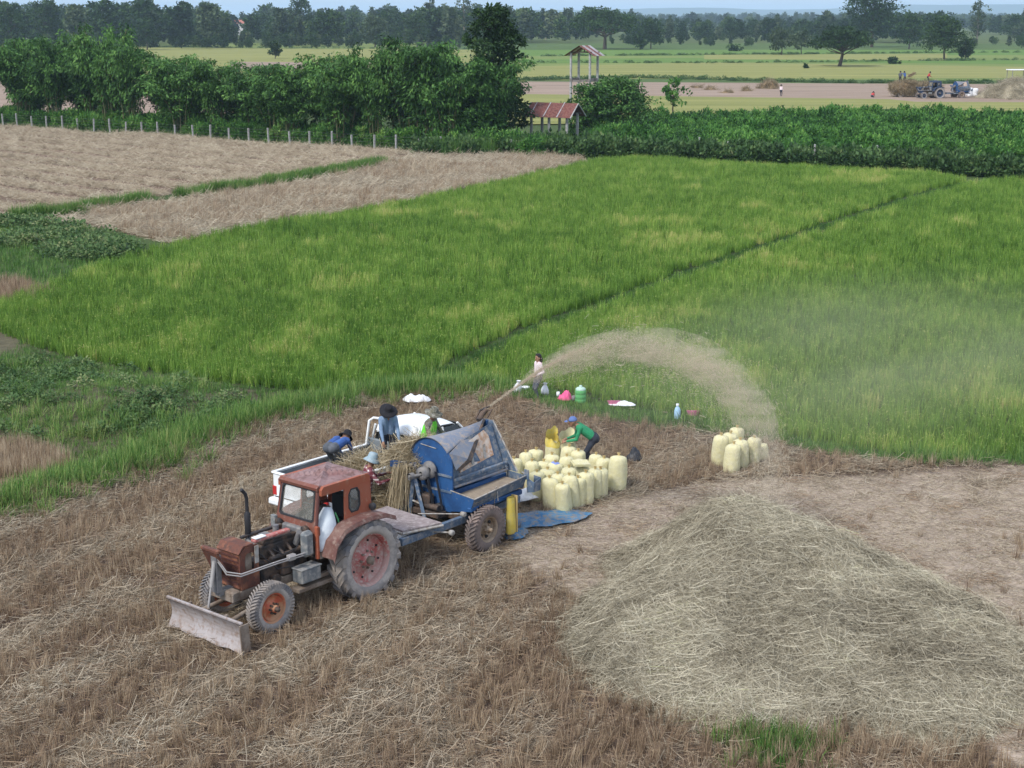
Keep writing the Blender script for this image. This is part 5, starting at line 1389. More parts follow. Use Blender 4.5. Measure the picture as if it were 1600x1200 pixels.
# ------------------------------------------------------------------ thresher trailer (local: x towards the tractor, y near side, origin under the drum)
TA = -3.9
def make_thresher():
    T = empty('thresher', TW(TA, 0), TROT)
    X = lambda a: a - TA
    xf, xr = X(-3.1), X(-5.0)
    cy, cz, r = -.35, 1.73, .60
    WM = ['tyre_brown', 'tyre_brown', 'rim_steel', 'rim_steel']
    make_wheel(T, (X(-3.45), .86, .49), .50, .26, .275, 1, WM, 34, .0, nut=6, holes=6)
    make_wheel(T, (X(-3.45), -1.10, .49), .50, .26, .275, -1, WM, 34, .0, nut=6, holes=6)
    m = MB(); m.tube([(X(-3.45), -1.0, .49), (X(-3.45), .78, .49)], .05, 10); m.build('axle', 'black_iron', T)
    for sy in (-.85, .50):
        m = MB(); m.box(X(-5.0), X(-1.25), sy - .05, sy + .05, .62, .78, bev=.01); m.build('chassis_rail', 'thresher_steel_blue', T)
    m = MB(); m.tube([(X(-1.3), .45, .68), (X(-.95), 0, .55)], .045, 8); m.tube([(X(-1.3), -.80, .68), (X(-.95), 0, .55)], .045, 8); m.build('tow_bar', 'thresher_steel_blue', T)
    # wooden platform, two boards
    m = MB(); m.sheet([(X(-2.36), -.95, .87), (X(-2.30), -.12, .875), (X(-1.42), -.12, .875), (X(-1.50), -.95, .87)], .04); m.build('platform_board', 'plank', T)
    m = MB(); m.sheet([(X(-2.30), -.10, .885), (X(-2.25), .72, .885), (X(-1.36), .46, .885), (X(-1.42), -.10, .885)], .04); m.build('platform_board', 'plank', T)
    m = MB(); m.tube([(X(-1.34), .47, .845), (X(-2.26), .74, .845)], .028, 6); m.tube([(X(-1.34), .46, .845), (X(-1.46), -.95, .84)], .028, 6); m.build('platform_rim', 'worn_edge', T)
    # lower body and end wall
    def end_outline(k=18):
        a = [(cy + r * math.cos(t), cz + r * math.sin(t)) for t in np.linspace(0, math.pi, k)]
        return [(cy + r, 1.24)] + a + [(cy - r, 1.24)]
    m = MB(); m.prism(end_outline(), xf - .035, xf, 'x'); m.build('front_end_wall', 'thresher_blue', T)
    m = MB(); m.prism([(-.35, 1.24)] + [(cy + r * math.cos(t), cz + r * math.sin(t)) for t in np.linspace(R(92), math.pi, 12)] + [(cy - r, 1.24)], xr, xr + .035, 'x'); m.build('rear_end_wall', 'thresher_blue', T)
    m = MB(); V = []; F = []
    for k in range(22):
        t0, t1 = R(36 + 142 * k / 21), R(104 + 74 * k / 21)
        V += [(xf + .03, cy + (r + .012) * math.cos(t0), cz + (r + .012) * math.sin(t0)), (xr - .03, cy + (r + .012) * math.cos(t1), cz + (r + .012) * math.sin(t1))]
    b = len(V); V += [(x_, cy + (y_ - cy) * .975, cz + (z_ - cz) * .975) for x_, y_, z_ in V]
    for i in range(21): q = (2 * i, 2 * i + 1, 2 * i + 3, 2 * i + 2); F += [q, tuple(b + j for j in q[::-1])]
    F += [(0, b, b + 1, 1)]; m.add(V, F, 0, True); m.build('drum_cover', 'drum_top', T)
    m = MB(); m.box(xr + .04, xf - .04, cy - r + .02, .18, .80, 1.24); m.box(xr + .04, xf - .04, cy - r + .01, -.2, 1.24, 1.72); m.build('body', 'thresher_blue', T)
    m = MB(); m.sheet([(xf - .002, cy + r, 1.24), (xf - .002, cy - r, 1.24), (xf - .002, cy - r + .1, .80), (xf - .002, .20, .80)], .02); m.build('front_skirt', 'thresher_blue', T)
    for z_ in (1.56, 1.22): MB().box(xf + .002, xf + .03, cy - r, cy + r, z_, z_ + .045).build('stiffener', 'thresher_steel_blue', T)
    MB().tube([(xf + .012, cy - .28, 2.16), (xf + .012, cy + .16, 2.13)], .010, 5).build('seam', 'worn_edge', T)
    # discharge tray on the near side
    zb, zl = 1.25, 1.22
    m = MB(); m.sheet([(xf, .20, 1.27), (xf, .86, 1.205), (xf, .74, .92), (xf, .18, .82)], .02); m.build('tray_front', 'thresher_blue', T)
    m = MB(); m.sheet([(xr + .25, .92, 1.36), (xf, .86, 1.205), (xf, .74, .97), (xr + .25, .80, 1.10)], .02); m.build('tray_side', 'thresher_steel_blue', T)
    m = MB(); m.box(xr + .2, xf + .03, .66, .78, .90, 1.02, bev=.03); m.build('side_sill', 'thresher_blue', T)
    m = MB(); m.tube([(xf, .20, 1.28), (xf, .86, 1.215), (xr + .25, .92, 1.37), (xr + .02, .60, 1.33)], .014, 6); m.build('tray_lip', 'worn_edge', T)
    m = MB(); m.sheet([(xf - .02, .18, 1.12), (xf - .02, .82, 1.10), (xr + .22, .84, 1.20), (xr + .1, .18, 1.16)], .02); m.build('tray_floor', 'grain_dust', T)
    m = MB(); m.sheet([(xr + .02, .18, 1.30), (xr + .25, .92, 1.36), (xr + .25, .80, 1.05), (xr + .02, .18, .95)], .02); m.build('tray_back', 'thresher_steel_blue', T)
    m = MB(); m.sheet([(xr + .0, .92, 1.32), (xr + .0, 1.12, 1.30), (xr + .0, 1.10, 1.02), (xr + .0, .92, .98)], .012); m.sheet([(xr + .24, .92, 1.32), (xr + .24, 1.12, 1.24), (xr + .24, 1.10, 1.02), (xr + .24, .92, .98)], .012); m.sheet([(xr + .0, 1.12, 1.30), (xr + .24, 1.12, 1.24), (xr + .24, 1.10, 1.02), (xr + .0, 1.10, 1.02)], .012); m.sheet([(xr + .0, .92, .99), (xr + .24, .92, .99), (xr + .24, 1.10, 1.03), (xr + .0, 1.10, 1.03)], .012); m.sheet([(xr + .26, .86, 1.50), (xr + .26, .99, 1.50), (xr + .26, .99, 1.28), (xr + .26, .86, 1.28)], .02); m.build('grain_spout', 'thresher_steel_blue', T)
    # panel under the drum facing the tray, with the rusty sheet
    C4 = [(xf - .06, .16, 1.30), (xr + .04, .12, 1.34), (xr + .04, -.26, 2.30), (xf - .06, .0, 2.10)]
    m = MB(); m.sheet(C4, .02); bp_ = m.build('back_panel', 'thresher_steel_blue', T)
    up_ = [lerp4(C4, u, v) + Vector((0, .025, .003)) for u, v in ((.19, .30), (.19, .48), (.40, .90), (.80, .96), (.86, .80), (.86, .36))]
    m = MB(); m.sheet(up_[::-1], .012); m.build('rusty_sheet', 'rust_panel', bp_)
    for u0, v0, u1, v1 in ((.42, .36, .44, .74), (.66, .38, .70, .68)):
        MB().sheet([lerp4(C4, u, v) + Vector((0, .042, .004)) for u, v in ((u0, v0), (u0 + .045, v0), (u1 + .045, v1), (u1, v1))], .008).build('white_patch', 'worn_edge', bp_)
    m = MB(); m.box(xr + .06, xf - .08, .17, .24, 1.44, 1.52, bev=.015); m.build('rail', 'thresher_steel_blue', T)
    m = MB(); m.box(xr + .06, xf - .08, .19, .25, 1.31, 1.36, bev=.01); m.build('rail', 'drum_top', T)
    # flap of the hood and its dark inner edge
    fa, fb, fc, fd = (xf - .01, .15, 2.075), (xr + .02, -.50, 2.36), (xf - .52, .22, 1.86), (xf - .10, .27, 1.72)
    m = MB(); m.sheet([fa, fb, fc], .012); m.sheet([fa, fc, fd], .012); m.build('hood_flap', 'drum_top', T)
    m = MB(); m.sheet([fb, (xr + .05, -.42, 2.35), (xf - .62, .25, 1.80), (xf - .50, .235, 1.85)], .014); m.sheet([(xf - .62, .25, 1.80), (xf - .20, .285, 1.68), (xf - .10, .285, 1.71), (xf - .50, .24, 1.85)], .014); m.build('hood_edge', 'engine_dark', T)
    m = MB(); m.sheet([(xr, -.50, 2.35), (xr, -.24, 2.35), (xr, .46, 1.30), (xr, .05, 1.30), (xr, -.05, 1.55), (xr, -.25, 2.0)], .014); m.build('side_sheet', 'thresher_steel_blue', T)
    m = MB(); m.tube([(xr, -.24, 2.36), (xr, .46, 1.31)], .018, 6); m.build('sheet_edge', 'worn_edge', T)
    # straw outlet at the rear top
    m = MB(); m.tube([(xr + .08, -.58, 2.30), (xr - .06, -.60, 2.42), (xr - .16, -.55, 2.52)], [.07, .06, .05], 8); m.tube([(xr + .02, -.72, 2.32), (xr - .10, -.70, 2.48), (xr - .22, -.52, 2.58)], .022, 8); m.tube([(xr - .04, -.44, 2.36), (xr - .18, -.42, 2.54)], .02, 8)
    m.tube([(xr - .12, -.66, 2.46), (xr - .18, -.42, 2.52)], .02, 6); m.build('straw_outlet', 'engine_dark', T)
    # drive: A-frame, pulleys, belts
    xa = X(-2.8)
    for pts in ([(xa, -.60, 1.46), (xa + .02, -.70, .66)], [(xa, -.54, 1.46), (xa + .02, -.26, .66)]):
        m = MB(); m.tube(pts, .05, 4, smooth=False); m.build('frame_leg', 'thresher_steel_blue', T)
    m = MB(); m.tube([(xa, -.66, .98), (xa, -.38, .94)], .022, 6); m.build('cross_bar', 'worn_edge', T)
    m = MB(); m.tube([(xa + .16, -.57, 1.54), (xf, -.35, 1.56)], .035, 10); m.lathe([(.07, -.06), (.075, .06)], 16, 0, 'x', (xa + .1, -.56, 1.54)); m.build('shaft', 'engine_grey', T)
    m = MB(); m.lathe([(.05, -.09), (.14, -.09), (.145, 0), (.14, .09), (.05, .09)], 24, 0, 'x', (xa - .14, -.42, 1.58)); m.lathe([(.05, -.02), (.19, -.02), (.19, .02), (.05, .02)], 28, 0, 'x', (xf + .08, -.32, 1.66)); m.build('pulley', 'engine_grey', T)
    m = MB(); m.lathe([(.05, -.04), (.12, -.04), (.12, .04), (.05, .04)], 22, 0, 'x', (xf + .1, -.05, .86)); m.build('pulley', 'black_iron', T)
    for y0, y1, z0, z1, xx in ((-.50, -.17, 1.64, .86, xf + .10), (-.14, .06, 1.66, .84, xf + .10), (-.56, -.30, 1.52, .74, xa - .12), (-.28, -.10, 1.52, .74, xa - .12)):
        m = MB(); m.sheet([(xx - .03, y0, z0), (xx + .03, y0, z0), (xx + .03, y1, z1), (xx - .03, y1, z1)], .012); m.build('belt', 'black_iron', T)
    m = MB(); m.tube([(xa, -.72, 1.42), (xa, -.88, 1.30), (xa, -.93, 1.08)], .02, 6); m.lathe([(.01, -.03), (.08, -.03), (.08, .03), (.01, .03)], 14, 0, 'x', (xa, -.92, 1.10)); m.build('tensioner', 'black_iron', T)
    m = MB(); m.box(xf + .02, xf + .30, -.70, .10, .70, .82, bev=.01); m.tube([(xf + .2, -.6, .9), (xf + .2, .05, .9)], .07, 10); m.box(xf + .05, xf + .25, -.55, -.2, .82, 1.15, bev=.03); m.build('gear_housing', 'engine_dark', T)
    m = MB(); m.tube([(X(-2.28), .02, .94), (X(-2.72), .86, 1.0)], .013, 6); m.lathe([(.01, -.05), (.05, -.05), (.055, .05), (.01, .05)], 12, 0, 'y', (X(-2.72), .88, 1.0)); m.build('control_rod', 'worn_edge', T)
    m = MB(); m.tube([(X(-2.1), .3, .66), (X(-2.34), .88, .70)], .02, 6); m.lathe([(.01, -.04), (.06, -.04), (.06, .04), (.01, .04)], 12, 0, 'y', (X(-2.34), .9, .70)); m.build('control_rod', 'worn_edge', T)
    m = MB(); m.box(xr + .1, xf - .05, -.7, .5, .64, .80); m.build('under_box', 'engine_dark', T)
    # feed table on the far side
    m = MB(); m.sheet([(xf + .06, -.72, 1.58), (xf + .26, -1.30, 1.60), (xf - .1, -1.62, 1.60), (xr + .5, -1.62, 1.60), (xr + .4, -.72, 1.58)], .03); m.build('feed_table', 'thresher_blue', T)
    m = MB(); m.sheet([(xf + .08, -.70, 1.58), (xf + .28, -1.28, 1.60), (xf + .28, -1.28, 1.74), (xf + .08, -.70, 1.74)], .03); m.build('feed_side', 'thresher_blue', T)
    for yy, xx in ((-1.45, xf - .1), (-1.45, xr + .7)):
        MB().tube([(xx, yy, 1.58), (xx, yy, .0)], .025, 6).build('table_leg', 'thresher_steel_blue', T)
    m = MB(); m.tube([(xf - .72, .86, 1.33), (xf - .72, .90, 1.02)], .010, 5); m.tube([(xf - .66, .88, 1.33), (xf - .70, .80, .80)], .008, 5); m.build('tie_wire', 'worn_edge', T)
    return T
thresher = make_thresher()
tag(thresher, 'blue towed rice thresher with half round drum and open grain tray', 'thresher')

# ------------------------------------------------------------------ pickup
def make_pickup():
    T = empty('pickup', TW(-5.0, -3.17), TROT + math.pi)   # local x towards its front
    # local: bed x -3.1..0, cab 0.1..1.75, nose to 2.75 ; half width .87
    hw = .87
    m = MB()
    for sy in (-1, 1):
        y0, y1 = sorted((sy * hw, sy * (hw - .05)))
        m.box(-3.08, -.02, y0, y1, .55, 1.15, bev=.015)
    m.build('bed_side', 'white_paint', T)
    m = MB(); m.box(-3.10, -3.05, -hw + .03, hw - .03, .62, 1.13, bev=.012); m.build('tailgate', 'white_paint', T)
    m = MB()
    for sy in (-1, 1): y0, y1 = sorted((sy * (hw - .053), sy * (hw - .062))); m.box(-3.03, -.06, y0, y1, .72, 1.13)
    m.box(-3.03, -.05, -hw + .07, hw - .07, .70, .725); m.box(-.055, -.045, -hw + .07, hw - .07, .73, 1.14); m.box(-3.045, -3.035, -hw + .07, hw - .07, .73, 1.11)
    m.build('bed_liner', 'bed_liner', T)
    m = MB()
    for sy in (-1, 1): y0, y1 = sorted((sy * (hw + .012), sy * (hw - .07))); m.box(-3.12, 0, y0, y1, 1.15, 1.185, bev=.012)
    m.box(-3.13, -3.04, -hw, hw, 1.14, 1.175, bev=.012); m.build('bed_rail', 'white_paint', T)
    m = MB(); m.box(-.12, -.03, -hw, hw, 1.0, 1.32, bev=.02); m.build('headboard', 'bed_liner', T)
    for sy in (-1, 1): MB().tube([(-.22, sy * .80, 1.18), (-.10, sy * .80, 1.74), (-.02, sy * .74, 1.80), (.05, sy * .5, 1.80)], .03, 8).build('roll_bar', 'white_paint', T)
    for sy in (-1, 1): MB().box(-3.11, -3.02, sy * .80 - .07, sy * .80 + .07, .64, .86, bev=.015).build('tail_lamp', 'lamp_red', T)
    m = MB(); m.box(-3.28, -3.10, -hw + .02, hw - .02, .46, .62, bev=.04); m.build('rear_bumper', 'white_paint', T)
    # cab shell: lower doors and nose
    m = MB(); m.prism([(.02, .42), (2.75, .40), (2.82, .55), (2.80, .86), (2.68, 1.00), (1.95, 1.10), (1.78, 1.13), (.02, 1.15)], -hw, hw, 'y'); m.build('cab_body', 'white_paint', T)
    # glasshouse and roof
    m = MB(); n = 9; V = []; F = []
    for i, (xx, zz, w_) in enumerate([(-.02, 1.58, .66), (.06, 1.70, .68), (.30, 1.765, .70), (.80, 1.775, .70), (1.15, 1.74, .69), (1.32, 1.66, .68)]):
        for k in range(n):
            t = k / (n - 1) * 2 - 1; V.append((xx, w_ * t, zz - .07 * abs(t) ** 4))
    for i in range(5):
        for k in range(n - 1): a = i * n + k; F.append((a, a + n, a + n + 1, a + 1))
    b = len(V); m.add(V + [(x_, y_ * .97, z_ - .03) for x_, y_, z_ in V], F + [tuple(b + j for j in q[::-1]) for q in F], 0, True); m.build('roof', 'white_paint', T)
    m = MB(); m.sheet([(1.80, -.78, 1.13), (1.80, .78, 1.13), (1.33, .66, 1.655), (1.33, -.66, 1.655)], .012); m.build('windscreen', 'dark_glass', T)
    m = MB(); m.sheet([(.0, -.62, 1.20), (.0, .62, 1.20), (.0, .58, 1.58), (.0, -.58, 1.58)], .012); m.build('rear_window', 'dark_glass', T)
    for sy in (-1, 1):
        m = MB(); m.sheet([(.08, sy * .84, 1.15), (1.72, sy * .84, 1.13), (1.30, sy * .685, 1.62), (.10, sy * .685, 1.66)], .012); m.build('side_window', 'dark_glass', T)
        for x0, x1, xb in ((-.01, .0, -.01), (.80, .80, .80), (1.33, 1.80, 1.33)):
            MB().tube([(x1, sy * .845, 1.13), (x0, sy * .69, 1.655)], .03, 6).build('pillar', 'white_paint', T)
        for xx in (-2.25, 2.05): make_wheel(T, (xx, sy * .76, .35), .355, .22, .20, sy, ['tyre', 'tyre', 'pipe_steel', 'black_iron'], 40, .03, nut=6)
        m = MB(); m.box(2.78, 2.84, sy * .62 - .14, sy * .62 + .14, .66, .84, bev=.03); m.build('headlamp', 'lamp_clear', T)
        m = MB(); m.box(1.5, 1.62, sy * 1.0 - .10, sy * 1.0 + .08, 1.14, 1.28, bev=.03); m.build('mirror', 'black_iron', T)
    m = MB(); m.box(2.74, 2.92, -.84, .84, .38, .58, bev=.05); m.build('front_bumper', 'white_paint', T)
    return T
pickup = make_pickup()
tag(pickup, 'white pickup with straw in its open bed behind the tractor', 'pickup')
# ================================================================== straw at the feeder, sacks, small things
def straw_mound(name, c, rx, ry, h, rz, label, cat_, n, protos=P_HEAP, z0=0.0, mat='heap_core', seed=3, tint=0.0, smin=.7, smax=1.25, rim=.15):
    """A heap: bumpy core mesh plus tangles of straw as its part."""
    ca, sa = math.cos(rz), math.sin(rz)
    nn, mm = 28, 12; V = []; F = []
    def hh(u, r):
        return h * (1 - r ** 1.7) * (.8 + .4 * vnoise(math.cos(u) * r * 2 + seed, math.sin(u) * r * 2 + seed, seed))
    V.append((0, 0, z0 + float(hh(0, 0))))
    for i in range(1, mm + 1):
        r = i / mm
        for k in range(nn):
            u = 2 * math.pi * k / nn; q = 1 + .18 * math.sin(3 * u + seed) + .1 * math.sin(5 * u + 2 * seed)
            V.append((rx * r * q * math.cos(u), ry * r * q * math.sin(u), z0 + float(hh(u, r))))
    for k in range(nn): F.append((0, 1 + k, 1 + (k + 1) % nn))
    for i in range(mm - 1):
        for k in range(nn): F.append((1 + i * nn + k, 1 + (i + 1) * nn + k, 1 + (i + 1) * nn + (k + 1) % nn, 1 + i * nn + (k + 1) % nn))
    m = MB(); m.add(V, F, 0, True)
    o = m.build(name, mat, None, c, (0, 0, rz)); tag(o, label, cat_)
    u = RNG.uniform(0, 6.283, n); r = np.sqrt(RNG.uniform(0, 1, n)) * 1.05
    q = 1 + .18 * np.sin(3 * u + seed) + .1 * np.sin(5 * u + 2 * seed)
    x, y = rx * r * q * np.cos(u), ry * r * q * np.sin(u)
    z = z0 + h * (1 - np.clip(r, 0, 1) ** 1.7) * (.8 + .4 * vnoise(np.cos(u) * r * 2 + seed, np.sin(u) * r * 2 + seed, seed))
    rot = np.stack([RNG.normal(0, .5, n), RNG.normal(0, .5, n), RNG.uniform(0, 6.28, n)], 1)
    scatter('loose_straw', np.stack([x, y, z + .02], 1), rot, RNG.uniform(smin, smax, n), RNG.normal(tint, .09, n), protos, None, o)
    return o
paint('heap_core', (0.27, 0.205, 0.115), .95, c2=(0.17, 0.12, 0.06), scale=4, amt=.6, bump=.8, bscale=12)
straw_mound('straw_heap', TW(-3.7, -2.95, 0), .90, .58, .42, TROT, 'tan rice straw heaped in the bed of the white pickup', 'straw heap', 300, z0=.72, seed=3, smin=.5, smax=.95)
straw_mound('straw_heap', TW(-3.5, -1.15, 0), .62, .42, .30, TROT, 'armful of unthreshed straw on the blue feed table', 'straw heap', 170, z0=1.62, seed=5, tint=.05, smin=.5, smax=.9)
straw_mound('straw_heap', TW(-3.65, -1.62, 0), 1.05, .45, 1.05, TROT, 'tall stack of straw standing between pickup and thresher', 'straw heap', 300, z0=0.0, seed=9, tint=-.04)
# strands hanging from the feed table end
m = laid_clump(600, 1.05, .1, 3, .1, .010, .15, .85, 4)
n = 280; a0 = RNG.uniform(0, 1, n)
bx = np.stack([TA * 0 + RNG.uniform(-.10, .32, n), -.70 - .36 * a0 + RNG.normal(0, .05, n), 1.70 + RNG.normal(0, .05, n)], 1)
D = np.stack([RNG.uniform(.0, .35, n), RNG.normal(0, .12, n), -np.ones(n)], 1)
S = np.cross(D, rand_unit(n)); S /= np.linalg.norm(S, axis=1, keepdims=True)
V, F, A = strips(bx, D, RNG.uniform(.4, 1.5, n), np.full(n, .009), np.zeros(n), RNG.uniform(.15, .8, n), 3, False, S)
o = link('hanging_straw', mesh_np('hanging_straw', V, F, A, ['heap_straw']), None, TW(-2.95, 0, 0), (0, 0, TROT))
tag(o, 'long straw trailing from the feed table to the ground', 'straw', kind='stuff')

# ------------------------------------------------------------------ rice sacks
paint('sack_cloth', (0.63, 0.59, 0.335), .65, c2=(0.58, 0.55, 0.35), scale=7, amt=.5, bump=.9, bscale=11, c3=(0.67, 0.64, 0.43), scale3=16, amt3=.3)
paint('sack_knot', (0.50, 0.38, 0.17), .8)
paint('sack_yellow', (0.66, 0.52, 0.10), .6, c2=(0.60, 0.50, 0.16), scale=8, amt=.5, bump=.5, bscale=14)
def sack_mesh(h, r, seed, lean=0.0, flat=.92):
    rg = random.Random(seed); m = MB(); n = 32
    prof = [(.0, .62), (.02, .88), (.08, .98), (.25, 1.02), (.5, 1.0), (.72, .98), (.86, .95), (.935, .84), (.972, .60), (.985, .34), (.995, .17)]
    ph = [rg.uniform(0, 6) for _ in range(6)]
    V = []
    for t, q in prof:
        for k in range(n):
            a = 2 * math.pi * k / n
            w = 1 + .045 * math.sin(2 * a + ph[0] + t * 2) + .03 * math.sin(3 * a + ph[1] - 3 * t) + (.085 * math.sin(10 * a + ph[2]) if t > .9 else .016 * math.sin(7 * a + ph[3]) + .02 * math.sin(4 * a + 9 * t + ph[4]))
            corner = .10 * (t < .06) * (abs(math.cos(a)) ** 6)
            V.append((r * q * (w + corner) * math.cos(a) + lean * t * t * h, r * flat * q * w * math.sin(a), h * t * (.93 if t > .0 else 1)))
    F = [(i * n + k, i * n + (k + 1) % n, (i + 1) * n + (k + 1) % n, (i + 1) * n + k) for i in range(len(prof) - 1) for k in range(n)]
    F += [tuple(range(n))[::-1], tuple(range((len(prof) - 1) * n, len(prof) * n))]
    m.add(V, F, 0, True)
    k_ = MB(); zt = h * .925; lx = lean * h
    k_.lathe([(r * .17, zt - .01), (r * .11, zt + .02), (r * .19, zt + .045), (r * .22, zt + .06), (r * .12, zt + .052)], 10, 0, 'z', (lx, 0, 0))
    return m.mesh('sack_body', 'sack_cloth'), k_.mesh('tie', 'sack_knot')
SK = [sack_mesh(h, r, i, ln) for i, (h, r, ln) in enumerate([(.78, .215, .0), (.80, .205, .05), (.74, .22, -.04), (.82, .20, .03), (.76, .21, .08)])]
def sack(x, y, z, rz, label, group, k, sc=1.0, tilt=0.0):
    o = link('rice_sack', SK[k % len(SK)][0], None, (x, y, z), (tilt, 0, rz)); q_ = random.Random(int(x * 997 + y * 131)); o.scale = (sc * q_.uniform(.88, .98), sc * q_.uniform(.9, 1.0), sc * q_.uniform(.94, 1.06)); o.rotation_euler = (tilt + R(q_.uniform(-4, 4)), R(q_.uniform(-4, 4)), rz)
    link('tie', SK[k % len(SK)][1], o)
    return tag(o, label, 'sack', group)
ZS = lambda x, y: (780 + x / 7.273, 640 + y / 7.273)
BLOCK = [(190, 530), (315, 480), (390, 418), (375, 592), (480, 555), (590, 508), (435, 672), (540, 640), (765, 548), (605, 762), (685, 715), (770, 660), (740, 796), (830, 756), (905, 722), (980, 706), (1075, 652), (1145, 632), (1080, 484), (1165, 524)]
for i, (x, y) in enumerate(BLOCK):
    p = G(*ZS(x, y + 12), .74)
    sack(p.x, p.y, 0.0, i * 1.7, 'full pale yellow sack tied on top, in the close block behind the thresher', 'block of tied rice sacks behind the thresher', i)
p = G(*ZS(770, 412), .74); o = sack(p.x, p.y, 0, .4, 'tied yellow sack with a pink string just in front of the bending man', None, 1)
MB().tube([(.10, -.20, .70), (.20, -.20, .55), (.14, -.215, .42), (.16, -.21, .35)], .012, 5).build('pink_string', paint('pink', (0.72, 0.22, 0.34), .6), o)
p = G(*ZS(900, 436), .74); sack(p.x, p.y, 0, 1.3, 'tied yellow sack in front of the dark trousers of the bending man', None, 2)
p = G(*ZS(1335, 560), .80); sack(p.x, p.y, 0, .2, 'big tilted yellow sack standing apart at the end of the block', None, 3, 1.12, R(-3))
p = G(*ZS(630, 602), .72); o = sack(p.x, p.y, 0, 2.2, 'yellow sack with blue print on its top inside the block', None, 0)
paint('blue_print', (0.22, 0.28, 0.62), .7)
MB().box(-.10, .10, -.07, .07, .66, .735, bev=.02).build('blue_print', 'blue_print', o)
p = G(*ZS(925, 640), .66); o = sack(p.x, p.y, 0, .7, 'yellow sack with a folded empty sack laid on top', None, 4, .88)
m = MB(); m.sheet([(-.22, -.16, .0), (.20, -.18, .02), (.22, .14, .04), (.02, .20, .06), (-.20, .15, .02)], .03); m.sheet([(-.20, -.15, .03), (.18, -.17, .05), (.20, .13, .07), (-.18, .14, .055)], .02)
fo = m.build('folded_sack', 'sack_cloth', None, (p.x, p.y, .70), (.06, .1, .3)); tag(fo, 'folded empty yellow sack lying flat on the block of sacks', 'sack')
# fallen sack
p = G(*ZS(1250, 850)); o = link('rice_sack', SK[2][0], None, (p.x - .1, p.y + .25, .17), (R(82), 0, R(58))); o.scale = (.85,) * 3; link('tie', SK[2][1], o)
tag(o, 'yellow sack lying on its side behind the standing row', 'sack')
# open sacks being filled by the man
def open_sack(p, h, r, label, mat, mouth):
    m = MB(); n = 20; V = []
    prof = [(.0, .7), (.04, .95), (.3, 1.02), (.6, 1.0), (.72, .98), (.82, 1.05), (.92, 1.15 * mouth), (1.0, 1.25 * mouth)]
    for t, q in prof:
        for k in range(n):
            a = 2 * math.pi * k / n; f = max(0, t - .6) / .4
            w = 1 + .28 * f * math.sin(3 * a + 1) + .16 * f * math.sin(5 * a + 2 * t) + .05 * f * math.sin(11 * a)
            V.append((r * q * w * math.cos(a), r * q * w * math.sin(a) * (1 - .35 * f), h * t + .16 * h * f * math.sin(a + .6) + .05 * h * f * math.sin(4 * a)))
    F = [(i * n + k, i * n + (k + 1) % n, (i + 1) * n + (k + 1) % n, (i + 1) * n + k) for i in range(len(prof) - 1) for k in range(n)]
    m.add(V, F + [tuple(range(n))[::-1]], 0, True)
    for k in range(len(m.f)):
        if k >= 4 * n and k < 7 * n: m.m[k] = 1
    o = m.build('open_sack', ['sack_cloth', mat], None, p, (0, 0, 1.1)); tag(o, label, 'sack'); return o
p = G(*ZS(610, 700)); o = open_sack((p.x, p.y, 0), .95, .20, 'open golden yellow sack with its loose mouth pulled up', 'sack_yellow', .75)
p = G(*ZS(785, 620)); o = open_sack((p.x, p.y, 0), .76, .20, 'open sack the bending man is tying shut', 'sack_cloth', 1.0)
# the smaller group on the right
ZR = lambda x, y: (780 + x / 3.636, 540 + y / 3.636)
for i, (x, y) in enumerate([(1255, 512), (1300, 486), (1345, 464), (1325, 552), (1375, 527), (1445, 506)]):
    p = G(*ZR(x, y + 4), .76); sack(p.x, p.y, 0, i * 2.1, 'tied yellow sack in the small group apart near the rice edge', 'small group of sacks near the rice edge', i + 1, 1.03)
p = G(*ZR(1495, 655)); o = link('rice_sack', SK[2][0], None, (p.x, p.y + .1, 0), (R(-6), 0, 1.0)); o.scale = (.95, .95, .62); link('tie', SK[2][1], o)
tag(o, 'half empty slumped sack leaning at the side of the small group', 'sack')

# ------------------------------------------------------------------ cloths, bags and camp things
def crumple(name, p, rx, ry, h, seed, mat, label, cat_, rz=0.0, n=18, edge=0.0):
    """A crumpled sheet or bag: folded grid with thickness."""
    m = MB(); V = []; F = []
    for i in range(n):
        for j in range(n):
            u, v = i / (n - 1) * 2 - 1, j / (n - 1) * 2 - 1
            q = 1 - .25 * (abs(u * v))
            zz = h * float(fbm(u * 1.7 + seed, v * 1.7 + seed * 2, seed, 3)) * (1.15 - max(abs(u), abs(v)) ** 2)
            V.append((rx * u * q * (1 + .2 * float(vnoise(v * 3 + seed, 2, seed)) - .1), ry * v * q * (1 + .3 * float(vnoise(u * 3 + seed, 5, seed)) - .15), zz + .015))
    for i in range(n - 1):
        for j in range(n - 1): a = i * n + j; F.append((a, a + n, a + n + 1, a + 1))
    b = len(V); F2 = [tuple(b + k for k in q[::-1]) for q in F]
    m.add(V + [(x_ * .98, y_ * .98, max(z_ - .012, .002)) for x_, y_, z_ in V], F + F2, 0, True)
    o = m.build(name, mat, None, p, (0, 0, rz)); tag(o, label, cat_); return o
paint('plastic_white', (0.78, 0.80, 0.82), .4, c2=(0.66, 0.68, 0.72), scale=8, amt=.5)
paint('tarp_blue', (0.035, 0.15, 0.30), .55, c2=(0.08, 0.22, 0.36), scale=5, amt=.5, c3=(0.26, 0.22, 0.18), scale3=9, amt3=.5)
paint('plastic_pink', (0.75, 0.10, 0.26), .45)
paint('bowl_pink', (0.80, 0.22, 0.40), .4)
paint('cooler_green', (0.10, 0.36, 0.12), .45, c2=(0.14, 0.40, 0.16), scale=4, amt=.4)
paint('bottle_blue', (0.35, 0.55, 0.75), .25)
paint('plastic_black', (0.02, 0.025, 0.035), .45)
